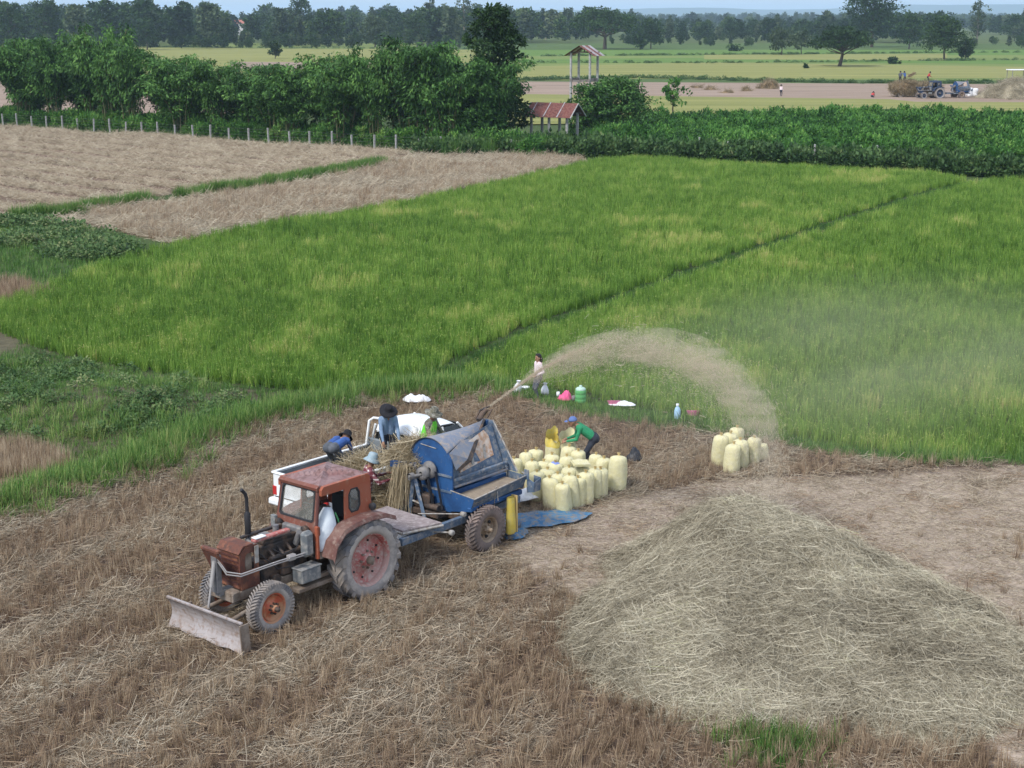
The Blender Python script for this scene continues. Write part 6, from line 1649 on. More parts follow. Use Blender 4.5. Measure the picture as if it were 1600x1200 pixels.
p = G(651, 632); crumple('plastic_sheet', (p.x, p.y, .10), .42, .26, .42, 4, 'plastic_white', 'crumpled white plastic sack on the stubble behind the pickup', 'plastic')
p = G(852, 812); crumple('tarpaulin', (p.x - .1, p.y, .012), 1.15, .55, .16, 6, 'tarp_blue', 'blue tarpaulin spread under the sacks beside the thresher', 'tarpaulin', R(18))
p = G(806, 838); crumple('tarpaulin', (p.x, p.y, .012), .34, .22, .22, 8, 'tarp_blue', 'corner of blue netting bunched behind the thresher wheel', 'tarpaulin', R(60))
p = G(823, 785); crumple('plastic_sheet', (p.x, p.y, .09), .42, .20, .34, 9, 'plastic_white', 'white torn sack lying beside the grain spout', 'plastic', R(38))
p = G(990, 722); crumple('plastic_bag', (p.x, p.y, .05), .22, .17, .40, 12, 'plastic_black', 'black plastic bag on the stubble beside the sacks', 'bag')
p = G(972, 645); crumple('cloth', (p.x, p.y, .22), .38, .14, .16, 14, 'plastic_white', 'white cloth spread on the grass bank', 'cloth', R(-8))
p = G(882, 634); crumple('plastic_bag', (p.x, p.y, .16), .20, .15, .50, 16, 'plastic_pink', 'pink plastic bag on the grass by the green cooler', 'bag')
def small_bag(px, py, s, seed, mat, label):
    p = G(px, py); m = MB(); n = 12; V = []
    prof = [(0, .6), (.15, 1), (.45, .95), (.7, .62), (.84, .30), (.92, .42), (1.0, .55)]
    for t, q in prof:
        for k in range(n):
            a = 2 * math.pi * k / n; w = 1 + .12 * math.sin(3 * a + seed + 4 * t)
            V.append((s * .5 * q * w * math.cos(a), s * .4 * q * w * math.sin(a), s * 1.25 * t))
    F = [(i * n + k, i * n + (k + 1) % n, (i + 1) * n + (k + 1) % n, (i + 1) * n + k) for i in range(len(prof) - 1) for k in range(n)] + [tuple(range(n))[::-1]]
    m.add(V, F, 0, True); o = m.build('carrier_bag', mat, None, (p.x, p.y, .16), (.1, .05, seed)); tag(o, label, 'bag'); return o
small_bag(808, 622, .30, 1, 'plastic_white', 'white carrier bag standing left of the woman')
small_bag(851, 625, .28, 2, 'plastic_white', 'translucent white bag at the feet of the woman')
p = G(821, 619); m = MB(); m.lathe([(.05, 0), (.10, .05), (.13, .09), (.12, .09), (.09, .055), (.002, .02)], 16); o = m.build('bowl', 'plastic_white', None, (p.x, p.y, .2)); tag(o, 'small white bowl between the white bag and the woman', 'bowl')
p = G(907, 636); o = empty('water_cooler', (p.x, p.y, .14)); o.scale = (.84, .84, .84); tag(o, 'green water cooler jug with domed lid on the bank', 'cooler')
m = MB(); m.lathe([(.002, 0), (.17, 0), (.19, .03), (.19, .12), (.18, .135), (.19, .15), (.19, .28), (.18, .295), (.19, .31), (.19, .42), (.17, .45)], 24); m.build('jug', 'cooler_green', o)
m = MB(); m.lathe([(.175, .45), (.175, .49), (.12, .53), (.05, .55), (.05, .60), (.002, .61)], 20); m.build('lid', paint('lid_pale', (0.42, 0.58, 0.50), .4), o)
p = G(896, 634); m = MB(); m.lathe([(.04, 0), (.055, .02), (.055, .14), (.05, .14), (.045, .02), (.002, .015)], 14); o = m.build('cup', 'dirty_grey', None, (p.x, p.y, .16)); tag(o, 'small grey cup beside the green cooler', 'cup')
p = G(872, 629); m = MB(); m.lathe([(.04, 0), (.05, .02), (.05, .12), (.045, .12), (.002, .11)], 14); o = m.build('cup', 'plastic_white', None, (p.x, p.y, .2)); tag(o, 'small white cup left of the pink bag', 'cup')
for px_, py_, lab in ((959, 644, 'pink plastic bowl beside the white cloth'), (1083, 660, 'pink plastic bowl right of the blue bottle')):
    p = G(px_, py_); m = MB(); m.lathe([(.10, 0), (.15, .06), (.19, .15), (.20, .16), (.175, .15), (.13, .06), (.002, .03)], 22); o = m.build('bowl', 'bowl_pink', None, (p.x, p.y, .18), (R(-14), 0, 0)); tag(o, lab, 'bowl')
p = G(1058, 662); o = empty('water_bottle', (p.x, p.y, .14)); tag(o, 'clear blue water bottle standing on the bank', 'bottle')
m = MB(); m.lathe([(.002, 0), (.08, 0), (.09, .03), (.09, .24), (.06, .32), (.035, .35), (.035, .38)], 18); m.build('bottle_body', 'bottle_blue', o)
m = MB(); m.lathe([(.042, .38), (.042, .43), (.002, .435)], 14); m.build('cap', 'plastic_white', o)
# yellow sack hung under the spout
o = empty('filling_sack', TW(-4.24, .90, .18), TROT); tag(o, 'narrow yellow sack hanging under the grain spout of the thresher', 'sack')
m = MB(); V = []; F = []; n = 14
for i, (z_, a_, b_) in enumerate([(0, .10, .06), (.04, .135, .09), (.3, .13, .085), (.55, .12, .07), (.82, .115, .06)]):
    for k in range(n): an = 2 * math.pi * k / n; V.append((a_ * math.cos(an) * (1 + .08 * math.sin(3 * an + i)), b_ * math.sin(an), z_))
F = [(i * n + k, i * n + (k + 1) % n, (i + 1) * n + (k + 1) % n, (i + 1) * n + k) for i in range(4) for k in range(n)] + [tuple(range(n))[::-1]]
m.add(V, F, 0, True); m.build('sack_cloth', 'sack_yellow', o)
m = MB(); m.box(-.14, -.11, -.08, .08, .02, .84); m.build('dark_seam', 'sack_knot', o)
# grey sheet and clutter at the foot of the feeder
p = TW(-2.75, -1.12, 0); crumple('plastic_sheet', (p.x, p.y, .02), .35, .3, .85, 22, 'plastic_white', 'grey white sack crumpled under the feed table', 'plastic')
# ================================================================== people
paint('skin', (0.30, 0.165, 0.105), .6)
paint('denim_shirt', (0.20, 0.29, 0.42), .8, c2=(0.16, 0.24, 0.36), scale=6, amt=.5, bump=.5, bscale=18)
paint('jacket_blue', (0.035, 0.085, 0.27), .7, c2=(0.05, 0.13, 0.36), scale=5, amt=.5, bump=.5, bscale=18)
paint('green_shirt', (0.025, 0.26, 0.115), .75, c2=(0.02, 0.20, 0.09), scale=5, amt=.5, bump=.6, bscale=16)
paint('lime_vest', (0.13, 0.62, 0.035), .6, bump=.3, bscale=18)
paint('camo', (0.15, 0.14, 0.10), .8, c2=(0.28, 0.27, 0.24), scale=9, amt=.6, c3=(0.07, 0.07, 0.05), scale3=14, amt3=.5)
paint('white_blouse', (0.72, 0.66, 0.68), .7, c2=(0.70, 0.50, 0.54), scale=4, amt=.5, bump=.4, bscale=18)
paint('dark_trousers', (0.022, 0.027, 0.042), .8, c2=(0.035, 0.042, 0.06), scale=6, amt=.5, bump=.4, bscale=18)
paint('grey_trousers', (0.075, 0.085, 0.10), .8, c2=(0.11, 0.12, 0.14), scale=6, amt=.5, bump=.4, bscale=18)
paint('shoe', (0.03, 0.027, 0.025), .7)
paint('hair_black', (0.012, 0.010, 0.010), .5)
paint('hat_black', (0.012, 0.012, 0.016), .8)
paint('hat_blue', (0.24, 0.33, 0.38), .8, c2=(0.34, 0.42, 0.46), scale=9, amt=.5)
paint('cap_blue', (0.10, 0.16, 0.36), .7)
paint('red_shirt', (0.42, 0.05, 0.05), .8)
m, n, l = new_mat('plaid')
o = n.new('ShaderNodeOutputMaterial'); b = n.new('ShaderNodeBsdfPrincipled'); l.new(b.outputs[0], o.inputs[0]); b.inputs['Roughness'].default_value = .8
tc = n.new('ShaderNodeTexCoord'); sp = n.new('ShaderNodeSeparateXYZ'); l.new(tc.outputs['Object'], sp.inputs[0])
def _band(sock, freq, w):
    a = n.new('ShaderNodeMath'); a.operation = 'MULTIPLY'; a.inputs[1].default_value = freq; l.new(sock, a.inputs[0])
    f = n.new('ShaderNodeMath'); f.operation = 'FRACT'; l.new(a.outputs[0], f.inputs[0])
    g_ = n.new('ShaderNodeMath'); g_.operation = 'LESS_THAN'; g_.inputs[1].default_value = w; l.new(f.outputs[0], g_.inputs[0]); return g_.outputs[0]
ad = n.new('ShaderNodeMath'); ad.operation = 'ADD'; ad.use_clamp = False
l.new(_band(sp.outputs[2], 11.0, .32), ad.inputs[0])
mx_ = n.new('ShaderNodeMath'); mx_.operation = 'MAXIMUM'; l.new(_band(sp.outputs[1], 11.0, .32), mx_.inputs[0]); l.new(_band(sp.outputs[0], 11.0, .2), mx_.inputs[1])
l.new(mx_.outputs[0], ad.inputs[1])
rp = n.new('ShaderNodeValToRGB'); rp.color_ramp.elements[0].color = (0.13, 0.02, 0.03, 1); rp.color_ramp.elements[1].color = (0.62, 0.56, 0.55, 1)
e = rp.color_ramp.elements.new(.5); e.color = (0.20, 0.075, 0.09, 1)
hv = n.new('ShaderNodeMath'); hv.operation = 'MULTIPLY'; hv.inputs[1].default_value = .5; l.new(ad.outputs[0], hv.inputs[0]); l.new(hv.outputs[0], rp.inputs[0]); l.new(rp.outputs[0], b.inputs['Base Color'])

def capsule(mb, p0, p1, r0, r1, n=10):
    p0, p1 = Vector(p0), Vector(p1); d = p1 - p0
    L = d.length; d = d.normalized() if L > 1e-6 else Vector((0, 0, 1))
    pts, rad = [], []
    for a in (80, 55, 28, 0): pts.append(p0 - d * r0 * math.sin(R(a))); rad.append(max(r0 * math.cos(R(a)), .002))
    for a in (0, 28, 55, 80): pts.append(p1 + d * r1 * math.sin(R(a))); rad.append(max(r1 * math.cos(R(a)), .002))
    mb.tube(pts, rad, n)
def ik(a, c, l1, l2, pole):
    """Mid joint of a two-bone limb from a to c, bending towards pole."""
    a, c = Vector(a), Vector(c); d = c - a; L = min(d.length, (l1 + l2) * .995); d = d.normalized()
    c = a + d * L
    x = (l1 * l1 - l2 * l2 + L * L) / (2 * L); h = math.sqrt(max(l1 * l1 - x * x, 0))
    p = Vector(pole); p = (p - d * p.dot(d)).normalized()
    return a + d * x + p * h, c
def make_person(loc, rz, label, shirt, trousers, lean=0.0, hands=((.3, .2, .95), (.3, -.2, .95)), feet=((.05, .11), (-.05, -.11)), head_turn=0.0, head_pitch=0.0, vox=.0125, sc=1.0, sleeve=None, crouch=0.0, group=None, headsc=1.0, barefoot=False):
    """A standing or bending figure facing local +x; one continuous body mesh coloured by limb."""
    hipz = .88 - crouch
    cl, sl = math.cos(lean), math.sin(lean)
    base = Vector((-.30 * sl * .7, 0, hipz))
    def U(x, y, z): return base + Vector((x * cl + z * sl, y, -x * sl + z * cl))     # upper body turned about the hips
    caps = []                                         # (p0, p1, r0, r1, part)
    S, Tm, K, SH = 0, 1, 2, 3
    for sy in (-1, 1):
        caps += [(U(0, sy * .075, .02), U(0, sy * .085, .22), .115, .112, S), (U(0, sy * .085, .22), U(.01, sy * .10, .46), .112, .098, S), (U(.01, sy * .10, .45), U(0, sy * .155, .475), .085, .07, S)]
        caps.append((U(0, sy * .07, -.02), U(0, sy * .075, .06), .125, .12, Tm))
    caps.append((U(0, 0, .48), U(.015, 0, .585), .058, .052, K))
    hc = U(.02 + .05 * math.sin(head_pitch), 0, .68)
    q = Matrix.Rotation(head_turn, 3, 'Z') @ Matrix.Rotation(lean * .55 + head_pitch, 3, 'Y')
    def Hd(x, y, z): return hc + q @ (Vector((x, y, z)) * headsc)
    hs = headsc
    caps += [(Hd(-.012, 0, .02), Hd(-.012, 0, .045), .092 * hs, .085 * hs, K), (Hd(.012, 0, -.05), Hd(.03, 0, -.085), .070 * hs, .045 * hs, K), (Hd(.085, 0, .0), Hd(.098, 0, -.03), .014 * hs, .018 * hs, K)]
    for sy in (-1, 1): caps.append((Hd(-.005, sy * .088, .0), Hd(-.005, sy * .092, -.03), .016 * hs, .012 * hs, K))
    for sy, f in zip((1, -1), feet):
        hip = Vector((base.x, sy * .085, hipz - .02)); ank = Vector((f[0], f[1], .085))
        kn, ank = ik(hip, ank, .42, .41, (1, sy * .15, 0))
        caps += [(hip, kn, .092, .062, Tm), (kn, ank, .062, .045, Tm), (ank, ank + Vector((.0, 0, -.035)), .042, .04, SH), (ank + Vector((-.03, 0, -.045)), ank + Vector((.15, sy * .02, -.055)), .038, .032, SH)]
    for sy, h in zip((1, -1), hands):
        sh = U(0, sy * .175, .46); el, wr = ik(sh, Vector(h), .29, .26, (-.6, sy * .5, -.6))
        caps += [(sh, el, .058, .045, S), (el, el.lerp(wr, .55), .045, .04, S if sleeve != 'short' else K), (el.lerp(wr, .55), wr, .037, .028, S if sleeve is None else K)]
        d = (wr - el).normalized(); side = d.cross(Vector((0, 0, 1))); side = side.normalized() if side.length > .1 else Vector((1, 0, 0)); dn = side.cross(d).normalized()
        if dn.z > 0: dn = -dn
        palm = wr + d * .065
        caps.append((wr, palm, .027, .034, K))
        for k, ln in enumerate((.062, .074, .070, .054)):
            o_ = side * ((k - 1.5) * .021)
            k1 = palm + d * .03 + o_; k2 = k1 + d * ln * .55 + dn * .014; k3 = k2 + d * ln * .25 + dn * ln * .5
            caps += [(k1, k2, .0098, .009, K), (k2, k3, .009, .008, K)]
        tb = wr + d * .03 + side * (-.03 * sy); caps += [(tb, tb + d * .035 - side * .018 * sy + dn * .01, .012, .010, K), (tb + d * .035 - side * .018 * sy + dn * .01, tb + d * .065 - side * .012 * sy + dn * .025, .010, .009, K)]
    mb = MB()
    for p0, p1, r0, r1, _ in caps: capsule(mb, p0, p1, r0, r1, 8 if r0 < .02 else 12)
    me = mb.mesh('person', 'skin'); tmp = bpy.data.objects.new('tmp', me); COL.objects.link(tmp)
    md = tmp.modifiers.new('r', 'REMESH'); md.mode = 'VOXEL'; md.voxel_size = vox
    ms = tmp.modifiers.new('s', 'SMOOTH'); ms.factor = .5; ms.iterations = 2
    dg = bpy.context.evaluated_depsgraph_get(); out = bpy.data.meshes.new_from_object(tmp.evaluated_get(dg))
    bpy.data.objects.remove(tmp); bpy.data.meshes.remove(me)
    out.name = 'person'; out.materials.clear()
    for mt in (shirt, trousers, 'skin', 'skin' if barefoot else 'shoe'): out.materials.append(MATS[mt])
    nP = len(out.polygons); C_ = np.zeros(nP * 3); out.polygons.foreach_get('center', C_); C_ = C_.reshape(-1, 3)
    best = np.full(nP, 1e9); pid = np.zeros(nP, np.int32)
    for p0, p1, r0, r1, part in caps:
        a, b_ = np.array(p0), np.array(p1); d = b_ - a; t = np.clip(((C_ - a) @ d) / (d @ d + 1e-12), 0, 1)
        dist = np.linalg.norm(C_ - a - t[:, None] * d, axis=1) - (r0 + (r1 - r0) * t)
        k = dist < best; best[k] = dist[k]; pid[k] = part
    out.polygons.foreach_set('material_index', pid); out.polygons.foreach_set('use_smooth', np.ones(nP, bool)); out.update()
    o = link('person', out, None, loc, (0, 0, rz)); o.scale = (sc,) * 3
    tag(o, label, 'person', group)
    # eyes and mouth
    m = MB()
    for sy in (-1, 1): m.lathe([(.001, -.012), (.010, -.006), (.012, .0), (.010, .006), (.001, .012)], 8, 0, 'z', Hd(.078, sy * .034, .018))
    m.build('eyes', 'hair_black', o)
    m = MB(); m.tube([Hd(.082, -.022, -.062), Hd(.092, 0, -.064), Hd(.082, .022, -.062)], .006, 5); m.build('mouth', 'red_shirt', o)
    M4 = Matrix.Translation(hc) @ q.to_4x4() @ Matrix.Scale(headsc, 4)
    return o, M4
def head_gear(o, M4, prof, mat, name, sx=1.0, wave=0.0, dz=.06, tilt=0.0):
    m = MB(); n_ = 26; V = []
    for r, h in prof:
        for k in range(n_):
            a = 2 * math.pi * k / n_; V.append(Vector((r * math.cos(a) * sx, r * math.sin(a), h + wave * (r / .2) ** 2 * math.sin(2 * a + .5))))
    F = [(i * n_ + k, i * n_ + (k + 1) % n_, (i + 1) * n_ + (k + 1) % n_, (i + 1) * n_ + k) for i in range(len(prof) - 1) for k in range(n_)]
    Mx = M4 @ Matrix.Translation((-.01, 0, dz)) @ Matrix.Rotation(tilt, 4, 'Y')
    m.add([Mx @ p for p in V], F, 0, True); return m.build(name, mat, o)
BRIM = [(.004, .115), (.06, .112), (.088, .09), (.100, .02), (.104, .0), (.17, -.02), (.215, -.045), (.213, -.052), (.16, -.028), (.10, -.008)]
BUCKET = [(.004, .11), (.07, .108), (.092, .085), (.104, .0), (.15, -.045), (.172, -.075), (.168, -.08), (.10, -.01)]
CAP = [(.004, .085), (.05, .078), (.085, .045), (.103, .0), (.104, -.02), (.098, -.02)]
def hair(o, M4, long=False):
    m = MB(); n_ = 20; V = []; F = []
    rows = [(.0, .105), (.045, .098), (.08, .07), (.098, .02), (.098, -.03), (.085, -.08)]
    for r, h in rows:
        for k in range(n_):
            a = 2 * math.pi * k / n_; f = math.cos(a); rr = max(r, .003)
            V.append(M4 @ Vector((rr * f * (1.04 if f < 0 else .90) - .022, rr * math.sin(a) * .97, h + .032 + (max(0, f) ** 2 * .09 if h < .03 else 0))))
    F = [(i * n_ + k, i * n_ + (k + 1) % n_, (i + 1) * n_ + (k + 1) % n_, (i + 1) * n_ + k) for i in range(len(rows) - 1) for k in range(n_)]
    m.add(V, F, 0, True)
    if long: m.tube([M4 @ Vector(p) for p in ((-.09, 0, .03), (-.125, 0, -.05), (-.12, 0, -.16), (-.10, 0, -.27))], [.05, .06, .05, .015], 10)
    return m.build('hair', 'hair_black', o)
def face_dir(v): return math.atan2(v[1], v[0])

# plaid-shirted worker feeding the thresher
d = Vector(TW(-3.9, -1.15)) - Vector(TW(-2.85, -1.85))
o, M = make_person(TW(-2.74, -1.93, 0), face_dir(d), 'person in red plaid shirt and blue sun hat feeding straw to the thresher', 'plaid', 'dark_trousers', lean=R(12), hands=((.46, .18, 1.18), (.46, -.16, 1.14)), head_pitch=R(12), sc=1.05)
head_gear(o, M, BUCKET, 'hat_blue', 'sun_hat', 1.05, .012)
# man bent over in the pickup bed
o, M = make_person(TW(-3.42, -3.58, .73), face_dir(-TU) + R(14), 'person in blue jacket bending down in the pickup bed', 'jacket_blue', 'grey_trousers', lean=R(80), hands=((.62, .16, .30), (.60, -.18, .32)), feet=((-.10, .16), (.05, -.16)), head_pitch=R(5), crouch=.08, sc=.98)
head_gear(o, M, [(r * 1.02, h) for r, h in BUCKET], 'hat_black', 'dark_hat')
# man with black hat standing in the bed
o, M = make_person(TW(-4.62, -3.10, .70), face_dir(TL) + R(-35), 'person in pale blue shirt and wide black hat standing in the pickup bed', 'denim_shirt', 'dark_trousers', lean=R(16), hands=((.36, .20, .86), (.40, -.18, .80)), head_pitch=R(22), sc=.98)
head_gear(o, M, BRIM, 'hat_black', 'black_hat', 1.1, .02)
# man in lime vest
o, M = make_person(TW(-4.95, -2.12, .68), face_dir(TL) + R(10), 'person in lime green top and patterned hat behind the thresher drum', 'camo', 'dark_trousers', lean=R(14), hands=((.42, .20, 1.0), (.42, -.2, 1.0)), head_pitch=R(10), sc=1.0)
head_gear(o, M, BRIM, 'camo', 'patterned_hat', 1.0, .02)
m = MB(); cl, sl = math.cos(R(14)), math.sin(R(14)); V = []; F = []; n_ = 20; bs = Vector((-.30 * sl * .7, 0, .88))
for z_, ax, ay in ((.08, .150, .222), (.22, .148, .222), (.36, .140, .214), (.46, .120, .18), (.52, .09, .12)):
    for k in range(n_):
        a = 2 * math.pi * k / n_; x_, y_ = ax * math.cos(a) + .005, ay * math.sin(a); V.append(bs + Vector((x_ * cl + z_ * sl, y_, -x_ * sl + z_ * cl)))
F = [(i * n_ + k, i * n_ + (k + 1) % n_, (i + 1) * n_ + (k + 1) % n_, (i + 1) * n_ + k) for i in range(4) for k in range(n_)]
m.add(V, F, 0, True); m.build('vest', 'lime_vest', o)
# man in green shirt tying a sack
gp = G(914, 736)
o, M = make_person((gp.x + .05, gp.y, 0), R(183), 'person in green shirt and blue cap bending to tie a sack', 'green_shirt', 'dark_trousers', lean=R(52), hands=((.52, .10, .80), (.50, -.08, .82)), feet=((.05, .13), (-.18, -.12)), head_pitch=R(-22), crouch=.02, sc=1.0)
head_gear(o, M, CAP, 'cap_blue', 'cap', 1.05, 0, .045)
m = MB(); Mx = M @ Matrix.Translation((.09, 0, .045)); V = []
for k in range(9):
    a = R(-75 + 150 * k / 8); V.append(Mx @ Vector((.02 + .02 * math.cos(a), .085 * math.sin(a), .0))); V.append(Mx @ Vector((.03 + .085 * math.cos(a), .092 * math.sin(a), -.018)))
m.add(V + [Vector(p) + Vector((0, 0, -.006)) for p in V], [(2 * i, 2 * i + 1, 2 * i + 3, 2 * i + 2) for i in range(8)] + [(18 + 2 * i, 20 + 2 * i, 21 + 2 * i, 19 + 2 * i) for i in range(8)]); m.build('cap_peak', 'cap_blue', o)
MAN = o
# girl on the bank
wp = G(841, 630)
o, M = make_person((wp.x, wp.y, .08), R(205), 'person in white blouse and dark trousers standing on the grass bank', 'white_blouse', 'grey_trousers', hands=((.16, .20, .98), (-.10, -.28, .78)), head_turn=R(10), sc=.82, headsc=1.14)
hair(o, M, True)

# ================================================================== the second harvest crew far off
paint('far_dark_blue', (0.035, 0.055, 0.10), .6)
paint('far_hay', (0.20, 0.135, 0.075), .95, c2=(0.12, 0.085, 0.05), scale=2, amt=.6, c3=(0.28, 0.21, 0.12), scale3=6, amt3=.5, bump=1.0, bscale=4)
def recolour(o, names, mat):
    if o.type == 'MESH':
        for s in o.material_slots:
            if s.material and s.material.name in names: s.link = 'OBJECT'; s.material = MATS[mat]
    for c in o.children: recolour(c, names, mat)
fp = G(1463, 154)
ft = copy_tree(tractor); ft.location = fp; ft.rotation_euler = (0, 0, R(196)); tag(ft, 'dark blue tractor parked by the loaded straw trailer', 'tractor')
recolour(ft, ('tractor_red', 'nose_rust', 'fender_brown', 'cab_orange', 'roof_red', 'rim_red', 'rim_orange', 'dark_frame'), 'far_dark_blue')
for c in list(ft.children):
    if c.name.startswith(('blade', 'lift', 'push_arm')):
        for g_ in list(c.children): bpy.data.objects.remove(g_)
        bpy.data.objects.remove(c)
fh = copy_tree(thresher); q = Vector((math.cos(R(196)), math.sin(R(196)), 0)); fh.location = fp - q * 3.9; fh.rotation_euler = (0, 0, R(196)); tag(fh, 'distant blue thresher behind the dark blue tractor', 'thresher')
# trailer of straw
tp = G(1430, 152)
o = empty('straw_trailer', (tp.x, tp.y, 0), R(-4)); tag(o, 'low trailer piled with brown straw sheaves', 'trailer')
m = MB(); m.box(-3.4, 3.4, -1.1, 1.1, .75, .9); m.build('deck', 'old_wood', o)
for xx in (-2.2, 1.6):
    for sy in (-1, 1): make_wheel(o, (xx, sy * .95, .42), .42, .22, .2, sy, ['tyre', 'tyre', 'rim_steel', 'black_iron'], 24, .0, nut=0)
m = MB(); nx_, nz_ = 30, 10; V = []; F = []
ringn = 26
for i in range(nx_):
    t = i / (nx_ - 1); xx = -3.5 + 7.0 * t; hh = 1.75 + .35 * math.sin(t * 7) * .5 + .3 * float(vnoise(t * 9, 1, 4)); e = min(1, 8 * t, 8 * (1 - t)) ** .5
    for k in range(ringn):
        a = 2 * math.pi * k / ringn; ca, sa = math.cos(a), math.sin(a)
        yy = 1.25 * (abs(ca) ** .5) * (1 if ca > 0 else -1); zz = .55 + (hh - .55) * .5 * (1 + (abs(sa) ** .5) * (1 if sa > 0 else -1) * e)
        w = 1 + .10 * float(vnoise(i * .9, k * .9, 8)); V.append((xx, yy * w * (.4 + .6 * e), zz * (1 + .05 * float(vnoise(i * .8, k * .8, 9)))))
F = [(i * ringn + k, i * ringn + (k + 1) % ringn, (i + 1) * ringn + (k + 1) % ringn, (i + 1) * ringn + k) for i in range(nx_ - 1) for k in range(ringn)] + [tuple(range(ringn)), tuple(range((nx_ - 1) * ringn, nx_ * ringn))]
m.add(V, F, 0, False); ld = m.build('straw_load', 'far_hay', o)
n = 500; ii_ = RNG.integers(0, len(V), n); VV = np.array([V[k] for k in ii_])
scatter('loose_straw', VV, RNG.uniform(0, 6, (n, 3)), RNG.uniform(1.0, 1.8, n), RNG.normal(-.25, .1, n), P_HEAP, None, ld)
def far_person(p, rz, label, shirt, trousers, **kw):
    o, M = make_person(p, rz, label, shirt, trousers, vox=.035, **kw); head_gear(o, M, BUCKET, 'hat_black', 'hat'); return o
tz = 1.95
far_person((tp.x - 2.3, tp.y, tz), 1, 'person in dark clothes standing on the straw load beside another', 'grey_trousers', 'dark_trousers', hands=((.3, .2, 1.2), (.3, -.2, 1.1)))
far_person((tp.x - 1.6, tp.y + .2, tz), 2, 'person in blue standing on the straw load throwing a sheaf', 'jacket_blue', 'grey_trousers', lean=R(15), hands=((.4, .2, 1.5), (.4, -.2, 1.5)))
far_person((tp.x + 1.7, tp.y, tz), 0, 'person in red shirt on the straw load near the thresher', 'red_shirt', 'dark_trousers', lean=R(25), hands=((.4, .2, .9), (.4, -.2, .9)))
p = G(1510, 148); far_person((p.x, p.y, 0), 2, 'person in dark clothes standing at the far white sacks', 'dark_trousers', 'dark_trousers', hands=((.3, .2, .9), (.3, -.2, .9)))
p = G(1517, 147); far_person((p.x, p.y + 1.2, 0), 4, 'person bending behind the far white sacks', 'grey_trousers', 'dark_trousers', lean=R(35), hands=((.4, .2, .7), (.4, -.2, .7)))
p = G(1220, 151); far_person((p.x, p.y, 0), 1, 'person in white shirt alone on the bare field', 'white_blouse', 'dark_trousers', hands=((.2, .25, .8), (.2, -.25, .8)))
p = G(1363, 153); far_person((p.x, p.y, -.3), 1, 'person in red crouching on the bare field left of the trailer', 'red_shirt', 'dark_trousers', lean=R(45), crouch=.3, hands=((.4, .2, .4), (.4, -.2, .4)))
# sheaf in the air
p = at_y(1425, 117, tp.y); m = laid_clump(90, 1.1, .10, .25, .08, .05, .1, .6, 3)
o = link('straw_sheaf', mesh_np('straw_sheaf', *m, mats=['heap_straw']), None, p, (.2, -.5, .3)); tag(o, 'brown straw sheaf tossed in the air above the trailer', 'sheaf')
# far white sacks
for i, (px_, py_) in enumerate([(1507, 150), (1515, 151), (1523, 151)]):
    p = G(px_, py_); o = link('white_sack', SK[i][0].copy(), None, (p.x, p.y, 0), (0, 0, i)); o.scale = (1.9, 1.9, 1.75); o.data.materials[0] = MATS['plastic_white']
    tag(o, 'large white sack standing on the far bare field', 'sack', 'white sacks by the far thresher')
# far straw pile and canopy truck behind it
p = G(1585, 154); straw_mound('straw_pile', (p.x, p.y, 0), 4.6, 4.0, 2.6, .3, 'grey brown straw pile on the far bare field', 'straw pile', 300, P_PILE, 0.0, 'pile_core', 13, -.1, 1.5, 2.6)
p = G(1592, 143); o = empty('canopy_truck', (p.x, p.y, 0), R(10)); tag(o, 'small farm truck with white canopy behind the far straw pile', 'truck')
m = MB(); m.box(-2, 2, -.9, .9, .5, 1.25, bev=.05); m.build('body', 'far_dark_blue', o)
m = MB(); m.box(-1.9, 1.2, -1, 1, 3.2, 3.34, bev=.04); m.build('canopy', 'plastic_white', o)
for xx in (-1.7, 1.0):
    for sy in (-.85, .85): MB().tube([(xx, sy, 1.2), (xx, sy, 3.22)], .05, 6).build('canopy_post', 'dirty_grey', o)
for xx in (-1.3, 1.4):
    for sy in (-1, 1): make_wheel(o, (xx, sy * .85, .45), .45, .22, .22, sy, ['tyre', 'tyre', 'rim_steel', 'black_iron'], 20, 0, nut=0)
# straw heap left on the bare field
p = G(1202, 139); straw_mound('straw_heap', (p.x, p.y, 0), 1.5, 1.2, 1.3, 0, 'lone brown straw heap on the far bare field', 'straw heap', 60, P_HEAP, 0, 'far_hay', 17, -.3, 1.4, 2.2)
for i, (px_, py_) in enumerate([(1110, 141), (1135, 146), (1166, 143), (1090, 138)]):
    p = G(px_, py_); o = straw_mound('straw_clod', (p.x, p.y, 0), 1.0, .8, .45, i, 'small dark straw clod scattered on the bare field', 'straw clod', 14, P_HEAP, 0, 'far_hay', 19 + i, -.3, 1.2, 1.8); tag(o, group='straw clods on the bare field')
